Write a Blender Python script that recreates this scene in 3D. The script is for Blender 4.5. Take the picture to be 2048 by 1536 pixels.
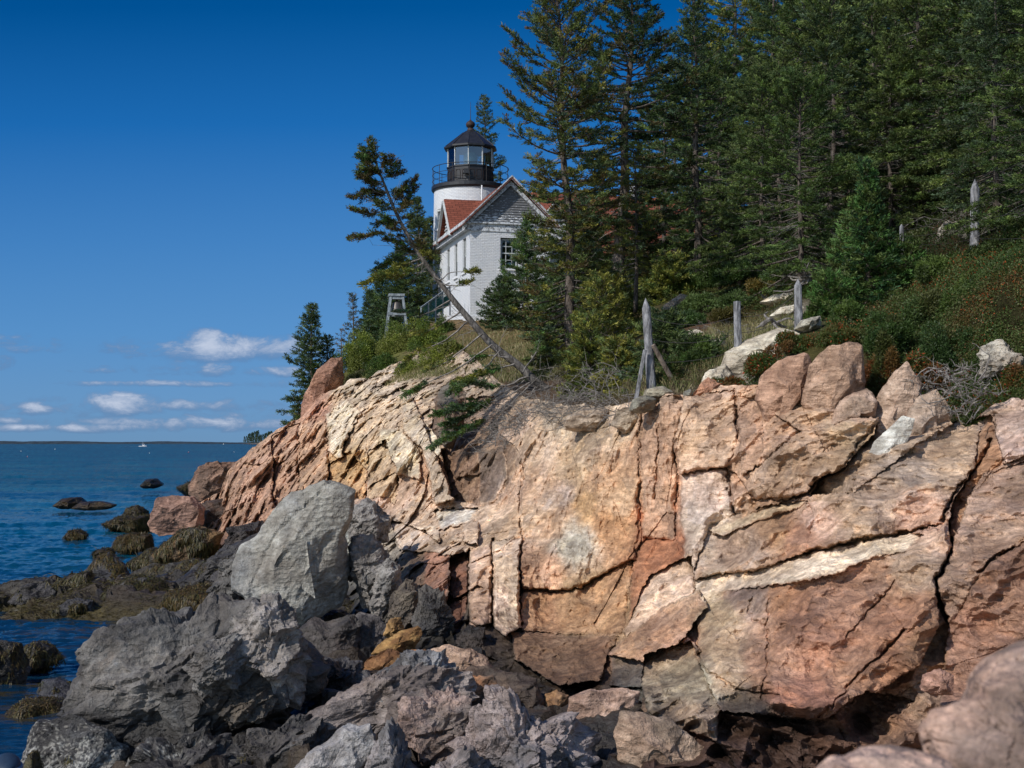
import bpy, math, random
import numpy as np
from mathutils import Vector
R = math.radians
SC = bpy.context.scene
COL = SC.collection
for o in list(bpy.data.objects): bpy.data.objects.remove(o)

# ---------------------------------------------------------------- camera, sky, sun, exposure
F, CX, HY, ZC = 2800.0, 1024.0, 886.0, 5.0     # focal length in photo pixels, centre column, horizon row, eye height
cam = bpy.data.objects.new('camera', bpy.data.cameras.new('camera')); COL.objects.link(cam)
cam.location = (0, 0, ZC); cam.rotation_euler = (R(90), 0, 0)
cam.data.sensor_width = 36; cam.data.lens = F/2048*36
cam.data.shift_y = (HY-768)/2048
cam.data.clip_start = 0.1; cam.data.clip_end = 60000
cam.data.dof.use_dof = True; cam.data.dof.focus_distance = 38; cam.data.dof.aperture_fstop = 6.0
SC.camera = cam
SUN = Vector((-0.62, -0.60, 0.66)).normalized()
EL, AZ = math.asin(SUN.z), math.atan2(SUN.x, SUN.y)
W = bpy.data.worlds.new('World'); SC.world = W; W.use_nodes = True
sl = bpy.data.lights.new('sun', 'SUN'); sl.energy = 3.9; sl.angle = R(0.53); sl.color = (1, .945, .88)
so = bpy.data.objects.new('sun', sl); COL.objects.link(so)
so.rotation_euler = SUN.to_track_quat('Z', 'Y').to_euler(); so.location = (-60, -50, 80)
SC.view_settings.view_transform = 'Standard'; SC.view_settings.look = 'None'
SC.view_settings.exposure = 0.0; SC.view_settings.gamma = 1
SC.render.engine = 'CYCLES'
SC.cycles.max_bounces = 6; SC.cycles.transparent_max_bounces = 8

def nodes(nt): nt.nodes.clear(); return nt.nodes, nt.links
class NT:
    """tiny node-graph writer"""
    def __init__(s, nt): s.nt = nt; s.n, s.l = nodes(nt)
    def add(s, t, _in=None, **kw):
        d = s.n.new(t)
        for k, v in kw.items(): setattr(d, k, v)
        for k, v in (_in or {}).items(): s.set(d, k, v)
        return d
    def set(s, d, k, v):
        i = d.inputs[k]
        if isinstance(v, bpy.types.NodeSocket): s.l.new(v, i)
        elif isinstance(v, bpy.types.Node): s.l.new(v.outputs[0], i)
        else:
            if isinstance(v, (tuple, list)) and len(v) == 3 and i.type == 'RGBA': v = (*v, 1)
            i.default_value = v
    def m(s, op, a, b=0.0, c=None, clamp=False):
        d = s.add('ShaderNodeMath', {0: a, 1: b}, operation=op, use_clamp=clamp)
        if c is not None: s.set(d, 2, c)
        return d.outputs[0]
    def v(s, op, a, b=(0, 0, 0)): return s.add('ShaderNodeVectorMath', {0: a, 1: b}, operation=op).outputs[0]
    def noise(s, vec, scale, detail=4, rough=.55, dist=0, out=0):
        return s.add('ShaderNodeTexNoise', {'Vector': vec, 'Scale': scale, 'Detail': detail, 'Roughness': rough, 'Distortion': dist}).outputs[out]
    def voro(s, vec, scale, feature='F1', out='Distance', rnd=1.0):
        d = s.add('ShaderNodeTexVoronoi', {'Vector': vec, 'Scale': scale, 'Randomness': rnd}, feature=feature)
        return d.outputs[out]
    def ss(s, x, a, b):
        return s.add('ShaderNodeMapRange', {'Value': x, 'From Min': a, 'From Max': b}, interpolation_type='SMOOTHSTEP').outputs[0]
    def mix(s, f, a, b, mode='MIX'):
        d = s.add('ShaderNodeMix', data_type='RGBA', blend_type=mode)
        for k, v in ((0, f), (6, a), (7, b)): s.set(d, k, v)
        return d.outputs[2]
    def bump(s, h, st, dist, n=None):
        d = s.add('ShaderNodeBump', {'Height': h, 'Strength': st, 'Distance': dist})
        if n is not None: s.set(d, 'Normal', n)
        return d.outputs[0]
    def obj(s): return s.add('ShaderNodeTexCoord').outputs['Object']
    def pos(s): return s.add('ShaderNodeNewGeometry').outputs['Position']
    def attr(s, name='Col'): return s.add('ShaderNodeAttribute', attribute_name=name).outputs[0]
    def sep(s, v): return s.add('ShaderNodeSeparateXYZ', {0: v}).outputs
    def comb(s, x, y, z): return s.add('ShaderNodeCombineXYZ', {0: x, 1: y, 2: z}).outputs[0]
    def scale(s, v, k): return s.add('ShaderNodeMapping', {'Vector': v, 'Scale': k}).outputs[0]
    def bsdf(s, col, rough, nrm=None, spec=.3, metal=0, **kw):
        d = s.add('ShaderNodeBsdfPrincipled', {'Base Color': col, 'Roughness': rough, 'Specular IOR Level': spec, 'Metallic': metal})
        if nrm is not None: s.set(d, 'Normal', nrm)
        for k, v in kw.items(): s.set(d, k.replace('_', ' '), v)
        return d.outputs[0]
    def out(s, sh): s.add('ShaderNodeOutputMaterial', {0: sh})
def mat(name):
    m = bpy.data.materials.new(name); m.use_nodes = True; return m, NT(m.node_tree)

def world():
    g = NT(W.node_tree)
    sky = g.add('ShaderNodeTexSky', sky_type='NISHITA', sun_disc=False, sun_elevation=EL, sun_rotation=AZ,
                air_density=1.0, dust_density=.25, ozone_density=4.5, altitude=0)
    d = g.add('ShaderNodeTexCoord').outputs['Generated']
    x, y, z = g.sep(d)
    ya = g.m('MAXIMUM', g.m('ABSOLUTE', y), .02)
    u = g.m('DIVIDE', x, ya); v = g.m('DIVIDE', z, ya)       # slope to the side and up: where a cloud hangs over the bay
    uv = g.comb(u, v, y)
    # polarised, deep blue away from the sun
    cr = g.add('ShaderNodeValToRGB', {0: g.m('DIVIDE', v, .6)}); el = cr.color_ramp.elements
    st = [(0, (112, 152, 190)), (.05, (108, 156, 202)), (.13, (92, 150, 206)), (.24, (70, 134, 198)), (.38, (30, 109, 182)), (.52, (1, 84, 152)), (.75, (0, 66, 138)), (1, (0, 58, 128))]
    while len(el) < len(st): el.new(.5)
    for e, (q, c) in zip(el, st): e.position = q; e.color = (*[((t/255+.055)/1.055)**2.4 if t > 10 else t/3294 for t in c], 1)
    ramp = g.mix(1.0, cr.outputs[0], (11.1, 11.1, 11.1, 1), 'MULTIPLY')
    ramp = g.mix(1.0, ramp, g.mix(g.ss(u, -.36, .3), (.9, .92, .94, 1), (1.1, 1.04, 1.03, 1)), 'MULTIPLY')
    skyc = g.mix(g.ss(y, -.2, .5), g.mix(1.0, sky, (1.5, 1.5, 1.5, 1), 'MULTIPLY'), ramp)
    n1 = g.noise(g.scale(uv, (1.0, 2.2, 0)), 30, 9, .70, .4)
    n2 = g.noise(g.scale(uv, (1.0, 2.4, 0)), 60, 5, .6)
    nn = g.m('ADD', g.m('MULTIPLY', n1, .8), g.m('MULTIPLY', n2, .25))
    def px(a, b): return (a-CX)/F, (HY-b)/F
    blobs = [(425, 700, 46, 34, 1.0), (360, 706, 70, 22, .75), (530, 700, 90, 24, .9), (470, 704, 60, 22, .85), (300, 695, 60, 18, .45), (435, 742, 26, 14, .85),
             (548, 745, 40, 12, .8), (325, 738, 55, 18, .5), (240, 812, 56, 24, 1.0), (285, 820, 30, 14, .7), (200, 822, 66, 18, .6), (68, 820, 26, 14, .8), (15, 842, 26, 8, .8),
             (90, 690, 34, 11, .4), (10, 685, 40, 16, .5), (445, 812, 60, 14, .5), (520, 805, 50, 9, .4), (90, 845, 80, 10, .45), (320, 768, 80, 7, .8), (210, 768, 60, 6, .75), (400, 770, 60, 6, .7), (200, 742, 40, 6, .6),
             (620, 840, 120, 22, .5), (760, 720, 80, 26, .6), (400, 850, 200, 14, .8), (150, 858, 160, 9, .8), (380, 812, 60, 12, .75), (60, 700, 60, 9, .6), (560, 770, 60, 10, .5), (130, 800, 60, 8, .4), (480, 835, 90, 9, .5), (-120, 720, 80, 30, .8), (-150, 820, 120, 24, .8), (215, 740, 34, 7, .35)]
    tot = None; white = None
    for (a, b, w, h, k) in blobs:
        cu, cv = px(a, b)
        du = g.m('DIVIDE', g.m('SUBTRACT', u, cu), w/F*2.1)
        dv = g.m('DIVIDE', g.m('SUBTRACT', v, cv), h/F*1.6)
        dvd = g.m('MULTIPLY', g.m('MINIMUM', dv, 0), .9)     # flatter below
        r2 = g.m('ADD', g.m('MULTIPLY', du, du), g.m('ADD', g.m('MULTIPLY', dv, dv), g.m('MULTIPLY', dvd, dvd)))
        f = g.m('MULTIPLY', g.m('SUBTRACT', 1.0, r2, clamp=True), k)
        wh = g.m('MULTIPLY', f, g.m('MULTIPLY_ADD', dv, .45, .62, clamp=True))
        tot = f if tot is None else g.m('MAXIMUM', tot, f)
        white = wh if white is None else g.m('MAXIMUM', white, wh)
    fr = g.m('GREATER_THAN', y, 0)
    dens = g.m('ADD', g.m('MULTIPLY', tot, .85), g.m('MULTIPLY', g.m('SUBTRACT', nn, .52), 2.6))
    a = g.m('MULTIPLY', g.ss(dens, .16, .66), g.m('MULTIPLY', g.ss(tot, .0, .16), fr))
    wm = g.ss(g.m('ADD', g.m('MULTIPLY', white, .9), g.m('MULTIPLY', g.m('SUBTRACT', nn, .5), 1.4)), .22, .80)
    cc = g.mix(wm, (1.25, 2.1, 3.9, 1), (6.2, 6.9, 8.4, 1))
    skyc = g.mix(g.m('MULTIPLY', a, g.m('MULTIPLY_ADD', wm, .50, .40)), skyc, cc)
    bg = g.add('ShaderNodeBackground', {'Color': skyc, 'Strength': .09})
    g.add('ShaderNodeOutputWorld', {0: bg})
world()

# ---------------------------------------------------------------- helpers
def P(px, py, Y): return np.array(((px-CX)*Y/F, Y, ZC+(HY-py)*Y/F))
def tag(o, label=None, cat=None, group=None, kind=None):
    for k, v in (('label', label), ('category', cat), ('group', group), ('kind', kind)):
        if v: o[k] = v
    return o
def empty(name, loc=(0, 0, 0), rz=0, **kw):
    o = bpy.data.objects.new(name, None); COL.objects.link(o); o.location = loc; o.rotation_euler = (0, 0, rz)
    return tag(o, **kw)
def copy_tree(o, parent=None):
    c = o.copy(); COL.objects.link(c); c.parent = parent
    for ch in list(o.children): copy_tree(ch, c)
    return c
def make_mesh(name, V, quads=None, tris=None, col=None, mats=None, smooth=False, parent=None):
    V = np.asarray(V, np.float32).reshape(-1, 3)
    me = bpy.data.meshes.new(name)
    loops = []; starts = []; n = 0
    for f, k in ((quads, 4), (tris, 3)):
        if f is None or len(f) == 0: continue
        f = np.asarray(f, np.int32).reshape(-1, k)
        loops.append(f.ravel()); starts.append(n+np.arange(len(f), dtype=np.int32)*k); n += f.size
    L = np.concatenate(loops); S = np.concatenate(starts)
    me.vertices.add(len(V)); me.vertices.foreach_set('co', V.ravel())
    me.loops.add(len(L)); me.loops.foreach_set('vertex_index', L)
    me.polygons.add(len(S)); me.polygons.foreach_set('loop_start', S)
    me.update(calc_edges=True); me.validate()
    if col is not None:
        a = me.attributes.new('Col', 'FLOAT_COLOR', 'POINT')
        c = np.ones((len(V), 4), np.float32); c[:, :np.shape(col)[1]] = col; a.data.foreach_set('color', c.ravel())
    me.polygons.foreach_set('use_smooth', np.full(len(me.polygons), smooth))
    for m in (mats if isinstance(mats, (list, tuple)) else [mats]): me.materials.append(m)
    o = bpy.data.objects.new(name, me); COL.objects.link(o); o.parent = parent
    return o
class MB:
    def __init__(s): s.V = []; s.Q = []; s.T = []; s.C = []; s.n = 0
    def put(s, V, Q=None, T=None, C=(1, 1, 1)):
        V = np.asarray(V, float).reshape(-1, 3); s.V.append(V)
        if Q is not None and len(Q): s.Q.append(np.asarray(Q)+s.n)
        if T is not None and len(T): s.T.append(np.asarray(T)+s.n)
        s.C.append(np.broadcast_to(np.asarray(C, float), (len(V), 3))); s.n += len(V)
    def box(s, lo, hi, C=(1, 1, 1)):
        a, b = np.array(lo, float), np.array(hi, float)
        V = [(x, y, z) for z in (a[2], b[2]) for x, y in ((a[0], a[1]), (b[0], a[1]), (b[0], b[1]), (a[0], b[1]))]
        s.put(V, [(0, 3, 2, 1), (4, 5, 6, 7), (0, 1, 5, 4), (1, 2, 6, 5), (2, 3, 7, 6), (3, 0, 4, 7)], C=C)
    def bar(s, p, q, w, h, up=(0, 0, 1), C=(1, 1, 1)):
        p, q = np.array(p, float), np.array(q, float); d = q-p; d /= np.linalg.norm(d)
        a = np.cross(d, up); a /= np.linalg.norm(a)+1e-9; b = np.cross(a, d)
        V = [e+a*sx*w/2+b*sy*h/2 for e in (p, q) for sx, sy in ((-1, -1), (1, -1), (1, 1), (-1, 1))]
        s.put(V, [(0, 3, 2, 1), (4, 5, 6, 7), (0, 1, 5, 4), (1, 2, 6, 5), (2, 3, 7, 6), (3, 0, 4, 7)], C=C)
    def tube(s, pts, rad, k=6, C=(1, 1, 1), cap=True):
        pts = np.asarray(pts, float); n = len(pts); rad = np.broadcast_to(np.asarray(rad, float), (n,))
        t = np.gradient(pts, axis=0); t /= np.linalg.norm(t, axis=1)[:, None]+1e-9
        ref = np.array((0.31, .95, 0.1)) if abs(t[0][2]) > .7 else np.array((0, 0, 1.))
        a = np.cross(t, ref); a /= np.linalg.norm(a, axis=1)[:, None]+1e-9; b = np.cross(t, a)
        an = np.arange(k)/k*2*np.pi
        V = pts[:, None]+rad[:, None, None]*(a[:, None]*np.cos(an)[None, :, None]+b[:, None]*np.sin(an)[None, :, None])
        i, j = np.meshgrid(np.arange(n-1), np.arange(k), indexing='ij')
        Q = np.stack([i*k+j, i*k+(j+1) % k, (i+1)*k+(j+1) % k, (i+1)*k+j], -1).reshape(-1, 4)
        V = V.reshape(-1, 3); T = []
        if cap:
            V = np.vstack([V, pts[0], pts[-1]]); m = n*k
            T = [(m, (q+1) % k, q) for q in range(k)]+[(m+1, (n-1)*k+q, (n-1)*k+(q+1) % k) for q in range(k)]
        s.put(V, Q, T, C)
    def lathe(s, prof, k=32, cx=0, cy=0, C=(1, 1, 1), rot=0):
        prof = np.asarray(prof, float); n = len(prof); an = rot+np.arange(k)/k*2*np.pi
        V = np.stack([cx+prof[:, 0:1]*np.cos(an), cy+prof[:, 0:1]*np.sin(an), np.broadcast_to(prof[:, 1:2], (n, k))], -1).reshape(-1, 3)
        i, j = np.meshgrid(np.arange(n-1), np.arange(k), indexing='ij')
        s.put(V, np.stack([i*k+j, i*k+(j+1) % k, (i+1)*k+(j+1) % k, (i+1)*k+j], -1).reshape(-1, 4), C=C)
    def leaves(s, c, d, L, Wd, C, rng):
        c = np.asarray(c); n = len(c); d = d/(np.linalg.norm(d, axis=1)[:, None]+1e-9)
        r = rng.normal(size=(n, 3)); sd = np.cross(d, r); sd /= np.linalg.norm(sd, axis=1)[:, None]+1e-9
        L = np.broadcast_to(L, (n,))[:, None]; Wd = np.broadcast_to(Wd, (n,))[:, None]
        V = np.stack([c, c+d*L*.5+sd*Wd*.5, c+d*L, c+d*L*.5-sd*Wd*.5], 1).reshape(-1, 3)
        C = np.repeat(np.broadcast_to(np.asarray(C, float), (n, 3)), 4, 0)
        s.put(V, np.arange(4*n).reshape(n, 4), C=C)
    def build(s, name, m, parent=None, smooth=False):
        return make_mesh(name, np.vstack(s.V), np.vstack(s.Q) if s.Q else None, np.vstack(s.T) if s.T else None,
                         np.vstack(s.C), m, smooth, parent)

# ---------------------------------------------------------------- numpy noise
def hsh(ix, iy, iz, seed):
    with np.errstate(over='ignore'):
        h = (ix.astype(np.int64)*374761393+iy.astype(np.int64)*668265263+iz.astype(np.int64)*2147483647+seed*1274126177) & 0xffffffff
        h = ((h ^ (h >> 13))*1274126177) & 0xffffffff; h = ((h ^ (h >> 16))*2246822519) & 0xffffffff
        h = (h ^ (h >> 15)) & 0xffffffff
    return h
def u01(h): return h.astype(np.float64)/4294967296.0
def vnoise(p, seed=0):
    i = np.floor(p); f = p-i; f = f*f*(3-2*f); i = i.astype(np.int64); r = 0
    for dx in (0, 1):
        for dy in (0, 1):
            for dz in (0, 1):
                w = (f[:, 0] if dx else 1-f[:, 0])*(f[:, 1] if dy else 1-f[:, 1])*(f[:, 2] if dz else 1-f[:, 2])
                r = r+w*u01(hsh(i[:, 0]+dx, i[:, 1]+dy, i[:, 2]+dz, seed))
    return r*2-1
def fbm(p, oct=4, seed=0, gain=.5):
    r = 0; a = 1; t = 0
    for k in range(oct): r = r+a*vnoise(p*2**k+k*17.3, seed+k); t += a; a *= gain
    return r/t
def worley(p, seed=0):
    i = np.floor(p).astype(np.int64); n = len(p)
    F1 = np.full(n, 9.); F2 = np.full(n, 9.); ID = np.zeros(n, np.int64); D = np.zeros((n, 3))
    for dx in (-1, 0, 1):
        for dy in (-1, 0, 1):
            for dz in (-1, 0, 1):
                c = i+np.array((dx, dy, dz)); h = hsh(c[:, 0], c[:, 1], c[:, 2], seed)
                o = np.stack([u01(h), u01((h*1597334677) & 0xffffffff), u01((h*3812015801) & 0xffffffff)], 1)*.9+.05
                v = p-(c+o); d = np.sqrt((v*v).sum(1))
                m = d < F1
                F2 = np.where(m, F1, np.minimum(F2, d)); F1 = np.where(m, d, F1); ID = np.where(m, h, ID); D = np.where(m[:, None], v, D)
    return F1, F2, ID, D
def rnd(ID, k): return u01((((ID ^ (ID >> 7))*(2654435761+2*k*40503+k)) & 0xffffffff) ^ ((ID*(7919*k+1)) & 0xffff))*2-1
def facets(p, size, seed, off=1., tilt=1., crack=.0, cw=.06):
    """broken-rock relief in units of one: every cell a tilted plane, cracks in between. p metres, size (3) metres"""
    q = p/np.asarray(size, float); F1, F2, ID, D = worley(q, seed)
    h = off*rnd(ID, 1)+tilt*(rnd(ID, 2)*D[:, 0]+rnd(ID, 3)*D[:, 1]+rnd(ID, 4)*D[:, 2])
    if crack: h = h-crack*np.clip(1-(F2-F1)/cw, 0, 1)
    return h
def scal(p, size, seed, a=.5, tilt=1.2, K=.9, r=0):
    """continuous relief of hollow-faced chips with sharp ridges between them (about -1..1)"""
    q = p/np.asarray(size, float); i = np.floor(q).astype(np.int64); h0 = np.full(len(q), 9.)
    for dx in (-1, 0, 1):
        for dy in (-1, 0, 1):
            for dz in (-1, 0, 1):
                c = i+np.array((dx, dy, dz)); h = hsh(c[:, 0], c[:, 1], c[:, 2], seed)
                o = np.stack([u01(h), u01((h*1597334677) & 0xffffffff), u01((h*3812015801) & 0xffffffff)], 1)*.8+.1
                v = q-(c+o); t = a*rnd(h, 1)+tilt*(rnd(h, 2)*v[:, 0]+rnd(h, 3)*v[:, 1]+rnd(h, 4)*v[:, 2])+K*1.6*np.maximum(0, np.sqrt((v*v).sum(1))-r)**2
                h0 = np.minimum(h0, t)
    return h0+.35
def chips(p, size, seed, a=.45, tilt=1.1):
    """flat faces that meet in creases, no jumps"""
    return scal(p, size, seed, a, tilt, 2.2, .30)
def rot(ax, az):
    ca, sa, cz, sz = math.cos(ax), math.sin(ax), math.cos(az), math.sin(az)   # tilt in the picture plane (about y), then about z
    A = np.array(((ca, 0, sa), (0, 1, 0), (-sa, 0, ca))); B = np.array(((cz, -sz, 0), (sz, cz, 0), (0, 0, 1)))
    return A@B
def inpoly(x, y, poly):
    r = np.zeros(x.shape, bool); n = len(poly)
    for k in range(n):
        x1, y1 = poly[k]; x2, y2 = poly[(k+1) % n]
        if y1 == y2: continue
        c = ((y1 > y) != (y2 > y)) & (x < (x2-x1)*(y-y1)/(y2-y1)+x1); r ^= c
    return r
def segdist(x, y, pl):
    d = np.full(x.shape, 1e9)
    for (x1, y1), (x2, y2) in zip(pl[:-1], pl[1:]):
        L = (x2-x1)**2+(y2-y1)**2+1e-9; t = np.clip(((x-x1)*(x2-x1)+(y-y1)*(y2-y1))/L, 0, 1)
        d = np.minimum(d, np.hypot(x-x1-t*(x2-x1), y-y1-t*(y2-y1)))
    return d
class TPS:
    """thin plate spline through scattered control points"""
    def __init__(s, pts, val, lam=1e-3):
        s.p = np.asarray(pts, float)/1000; n = len(s.p); d = np.linalg.norm(s.p[:, None]-s.p[None], axis=2)
        K = d*d*np.log(d+1e-9)+lam*np.eye(n); A = np.zeros((n+3, n+3)); A[:n, :n] = K
        Q = np.hstack([np.ones((n, 1)), s.p]); A[:n, n:] = Q; A[n:, :n] = Q.T
        s.w = np.linalg.solve(A, np.concatenate([val, np.zeros(3)]))
    def __call__(s, x, y):
        x = np.asarray(x, float)/1000; y = np.asarray(y, float)/1000; n = len(s.p)
        r = s.w[n]+s.w[n+1]*x+s.w[n+2]*y
        for k in range(n):
            d2 = (x-s.p[k, 0])**2+(y-s.p[k, 1])**2; r = r+s.w[k]*.5*d2*np.log(d2+1e-12)
        return r
def lin(c): # sRGB 0..255 -> linear
    c = np.asarray(c, float)/255; return np.where(c < .04045, c/12.92, ((c+.055)/1.055)**2.4)
# ---------------------------------------------------------------- materials
M = {}
def rock_mat(name, grain=(.5, .5, .5), layer=0.0, bumpk=1.0, warm=.32, strat=1.0):
    m, g = mat(name); p = g.pos(); c = g.attr()
    big = g.noise(p, .9, 5, .6); med = g.noise(p, 4.5, 5, .65); fine = g.noise(p, 38, 3, .7)
    st = g.noise(g.add('ShaderNodeMapping', {'Vector': p, 'Rotation': (0, R(28), 0), 'Scale': (1.1, 1.0, 5.5)}).outputs[0], 2.6, 6, .65, .4)
    c = g.mix(1.0, c, g.mix(g.ss(big, .33, .68), (.68, .64, .62, 1), (1.20, 1.20, 1.20, 1)), 'MULTIPLY')
    c = g.mix(1.0, c, g.mix(g.ss(st, .35, .66), tuple(1-(1-t)*strat for t in (.72, .69, .67))+(1,), tuple(1+(t-1)*strat for t in (1.12, 1.13, 1.14))+(1,)), 'MULTIPLY')
    rust = g.m('MULTIPLY', g.ss(g.noise(g.v('ADD', p, (13, 5, 2)), 1.35, 6, .68, .5), .58, .74), warm)
    c = g.mix(rust, c, g.mix(1.0, c, (1.12, .74, .44, 1), 'MULTIPLY'))
    pale = g.m('MULTIPLY', g.ss(g.noise(g.v('ADD', p, (31, 7, 12)), 1.5, 7, .7, .6), .55, .68), .60)
    c = g.mix(pale, c, g.mix(1.0, c, (1.34, 1.42, 1.50, 1), 'MULTIPLY'))
    c = g.mix(1.0, c, g.mix(g.ss(med, .36, .64), (.76, .75, .74, 1), (1.16, 1.16, 1.16, 1)), 'MULTIPLY')
    sp = g.ss(g.voro(p, 55), .1, .7)
    c = g.mix(.5, c, g.mix(1.0, c, g.mix(sp, (1.35, 1.3, 1.28, 1), (.72, .72, .72, 1)), 'MULTIPLY'))
    # thin cracks
    wp = g.v('ADD', p, g.v('MULTIPLY', g.noise(p, 3.0, 4, .6, out=1), (.35, .35, .35)))
    cr = g.voro(g.scale(wp, (1, 1, .6)), 1.9, 'DISTANCE_TO_EDGE')
    crk = g.m('SUBTRACT', 1.0, g.ss(cr, .0, .022))
    gate = g.ss(g.noise(p, 1.1, 3), .42, .6)
    h = g.m('ADD', g.m('MULTIPLY', med, .75), g.m('MULTIPLY', fine, .26))
    w2 = g.v('ADD', p, g.v('MULTIPLY', g.noise(p, 7.0, 3, .6, out=1), (.10, .10, .10)))
    v1 = g.voro(g.add('ShaderNodeMapping', {'Vector': w2, 'Rotation': (0, R(30), 0), 'Scale': (1, 1, 1.9)}).outputs[0], 5.0); v2 = g.voro(w2, 15)
    h = g.m('ADD', h, g.m('ADD', g.m('MULTIPLY', v1, .55), g.m('MULTIPLY', v2, .20)))
    c = g.mix(g.m('MULTIPLY', g.ss(v1, .55, .85), .35), c, g.mix(1.0, c, (.62, .58, .56, 1), 'MULTIPLY'))
    h = g.m('ADD', h, g.m('MULTIPLY', st, .5+layer))
    h = g.m('SUBTRACT', h, g.m('MULTIPLY', g.m('MULTIPLY', crk, gate), .16))
    lum = g.add('ShaderNodeRGBToBW', {0: c}).outputs[0]
    ro = g.m('MULTIPLY_ADD', g.ss(lum, .01, .12), .45, .42)
    g.out(g.bsdf(c, ro, g.bump(h, .9*bumpk, .085), .35)); M[name] = m
rock_mat('granite'); rock_mat('schist', strat=.45, layer=-.25, bumpk=1.2, warm=.25); rock_mat('weed_rock', layer=.2, warm=.3)

def leaf_mat(name, trans=.22, rough=.6, spec=.25):
    m, g = mat(name); c = g.attr(); i = g.add('ShaderNodeObjectInfo').outputs['Random']
    c = g.mix(1.0, c, g.mix(i, (.84, .92, .82, 1), (1.16, 1.08, 1.08, 1)), 'MULTIPLY')
    a = g.bsdf(c, rough, None, spec)
    t = g.add('ShaderNodeBsdfTranslucent', {0: g.mix(1.0, c, (1.1, 1.25, .6, 1), 'MULTIPLY')}).outputs[0]
    g.out(g.add('ShaderNodeMixShader', {0: trans, 1: a, 2: t}).outputs[0]); M[name] = m
leaf_mat('needles'); leaf_mat('leaf', .3, .5); leaf_mat('grass', .25, .7, .1); leaf_mat('seaweed', .10, .5, .35)
def bark(name, c1, c2, sc=1.0):
    m, g = mat(name); p = g.obj(); n = g.noise(g.scale(p, (1, 1, .25)), 14*sc, 5, .7); n2 = g.noise(p, 3, 4)
    c = g.mix(g.ss(n, .35, .65), c1, c2); c = g.mix(1.0, c, g.mix(n2, (.6, .6, .6, 1), (1.4, 1.4, 1.4, 1)), 'MULTIPLY')
    g.out(g.bsdf(c, .85, g.bump(n, .9, .05), .15)); M[name] = m
bark('bark', (.045, .035, .028), (.16, .135, .115)); bark('dead_wood', (.10, .09, .08), (.30, .275, .25)); bark('grey_bark', (.055, .05, .045), (.19, .175, .16)); bark('birch_bark', (.14, .12, .11), (.55, .52, .48))
bark('post_wood', (.09, .09, .095), (.31, .31, .32), 1.0); bark('brown_wood', (.11, .085, .065), (.26, .21, .17))
bark('grey_paint_wood', (.16, .19, .21), (.33, .37, .39))
def plain(name, c, rough=.6, metal=0, spec=.4, nz=.15, sc=6, **kw):
    m, g = mat(name); p = g.obj(); n = g.noise(p, sc, 5, .65)
    cc = g.mix(g.ss(n, .3, .7), tuple(q*(1-nz) for q in c), tuple(min(1, q*(1+nz)) for q in c))
    g.out(g.bsdf(cc, rough, g.bump(n, .2, .02), spec, metal, **kw)); M[name] = m
plain('black_metal', (.018, .018, .02), .42, 0, .5, .35, 5); plain('rail_metal', (.02, .018, .017), .6); plain('rust_black', (.035, .02, .016), .7, nz=.5)
plain('white_paint', (.74, .75, .76), .55, nz=.08); plain('window_frame', (.50, .53, .52), .6, nz=.2); plain('dark_frame', (.10, .11, .11), .6, nz=.3)
plain('bell_metal', (.12, .11, .10), .5, .6); plain('green_mesh', (.03, .16, .13), .5); plain('teal_panel', (.06, .22, .19), .6, nz=.3)
plain('wire', (.06, .055, .05), .6, .3); plain('boat_white', (.8, .8, .8), .4, nz=.03); plain('buoy_white', (.8, .78, .7), .5); plain('buoy_red', (.5, .06, .04), .5)
plain('shoe_blue', (.012, .03, .06), .7, sc=30); plain('shoe_sole', (.08, .12, .18), .6); plain('skin', (.42, .24, .18), .5)
plain('sign_red', (.55, .10, .08), .5); plain('sign_blue', (.05, .14, .35), .5); plain('interior', (.02, .022, .025), .8); plain('hazed_far_wood', (.020, .034, .045), .9, nz=.5, sc=.02)  # the far wood's blue tint paints in the distance haze
plain('far_field', (.30, .24, .15), .9); plain('lens_glass', (.25, .40, .38), .15, 0, .8)
plain('foam', (.75, .8, .82), .7)
def brick_white(name, cyl=0):
    m, g = mat(name); p = g.obj(); x, y, z = g.sep(p)
    if cyl: u = g.m('MULTIPLY', g.m('ARCTAN2', y, x), cyl)
    else:
        n = g.sep(g.add('ShaderNodeTexCoord').outputs['Normal'])
        u = g.m('ADD', g.m('MULTIPLY', x, g.m('ABSOLUTE', n[1])), g.m('MULTIPLY', y, g.m('ABSOLUTE', n[0])))
    uv = g.comb(u, z, 0)
    d = g.add('ShaderNodeTexBrick', {'Vector': g.v('ADD', uv, g.v('MULTIPLY', g.noise(p, 5, 3, out=1), (.02, .02, 0))), 'Scale': 1.0, 'Mortar Size': .012, 'Mortar Smooth': .6, 'Brick Width': .24, 'Row Height': .085})
    w = g.noise(p, 2.2, 6, .7); w2 = g.noise(p, 11, 4, .7)
    h = g.m('ADD', g.m('MULTIPLY', d.outputs['Fac'], -.6), g.m('MULTIPLY', w2, 1.0))
    chip = g.m('MULTIPLY', g.ss(g.noise(g.scale(p, (3, 3, 9)), 2.1, 5, .75), .63, .70), g.ss(w, .42, .58))
    c = g.mix(g.ss(w, .3, .7), (.70, .73, .76, 1), (.80, .81, .81, 1))
    c = g.mix(g.m('MULTIPLY', d.outputs['Fac'], .6), c, (.46, .48, .50, 1))
    c = g.mix(g.m('MULTIPLY', chip, .7), c, (.30, .27, .25, 1))
    run = g.m('MULTIPLY', g.ss(g.noise(g.scale(p, (5, 5, .5)), 1.6, 4, .6), .56, .75), .22)
    c = g.mix(run, c, (.45, .43, .38, 1))
    g.out(g.bsdf(c, .6, g.bump(h, 1.0, .045), .3)); M[name] = m
brick_white('brick_house'); brick_white('brick_tower', 2.2)
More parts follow.
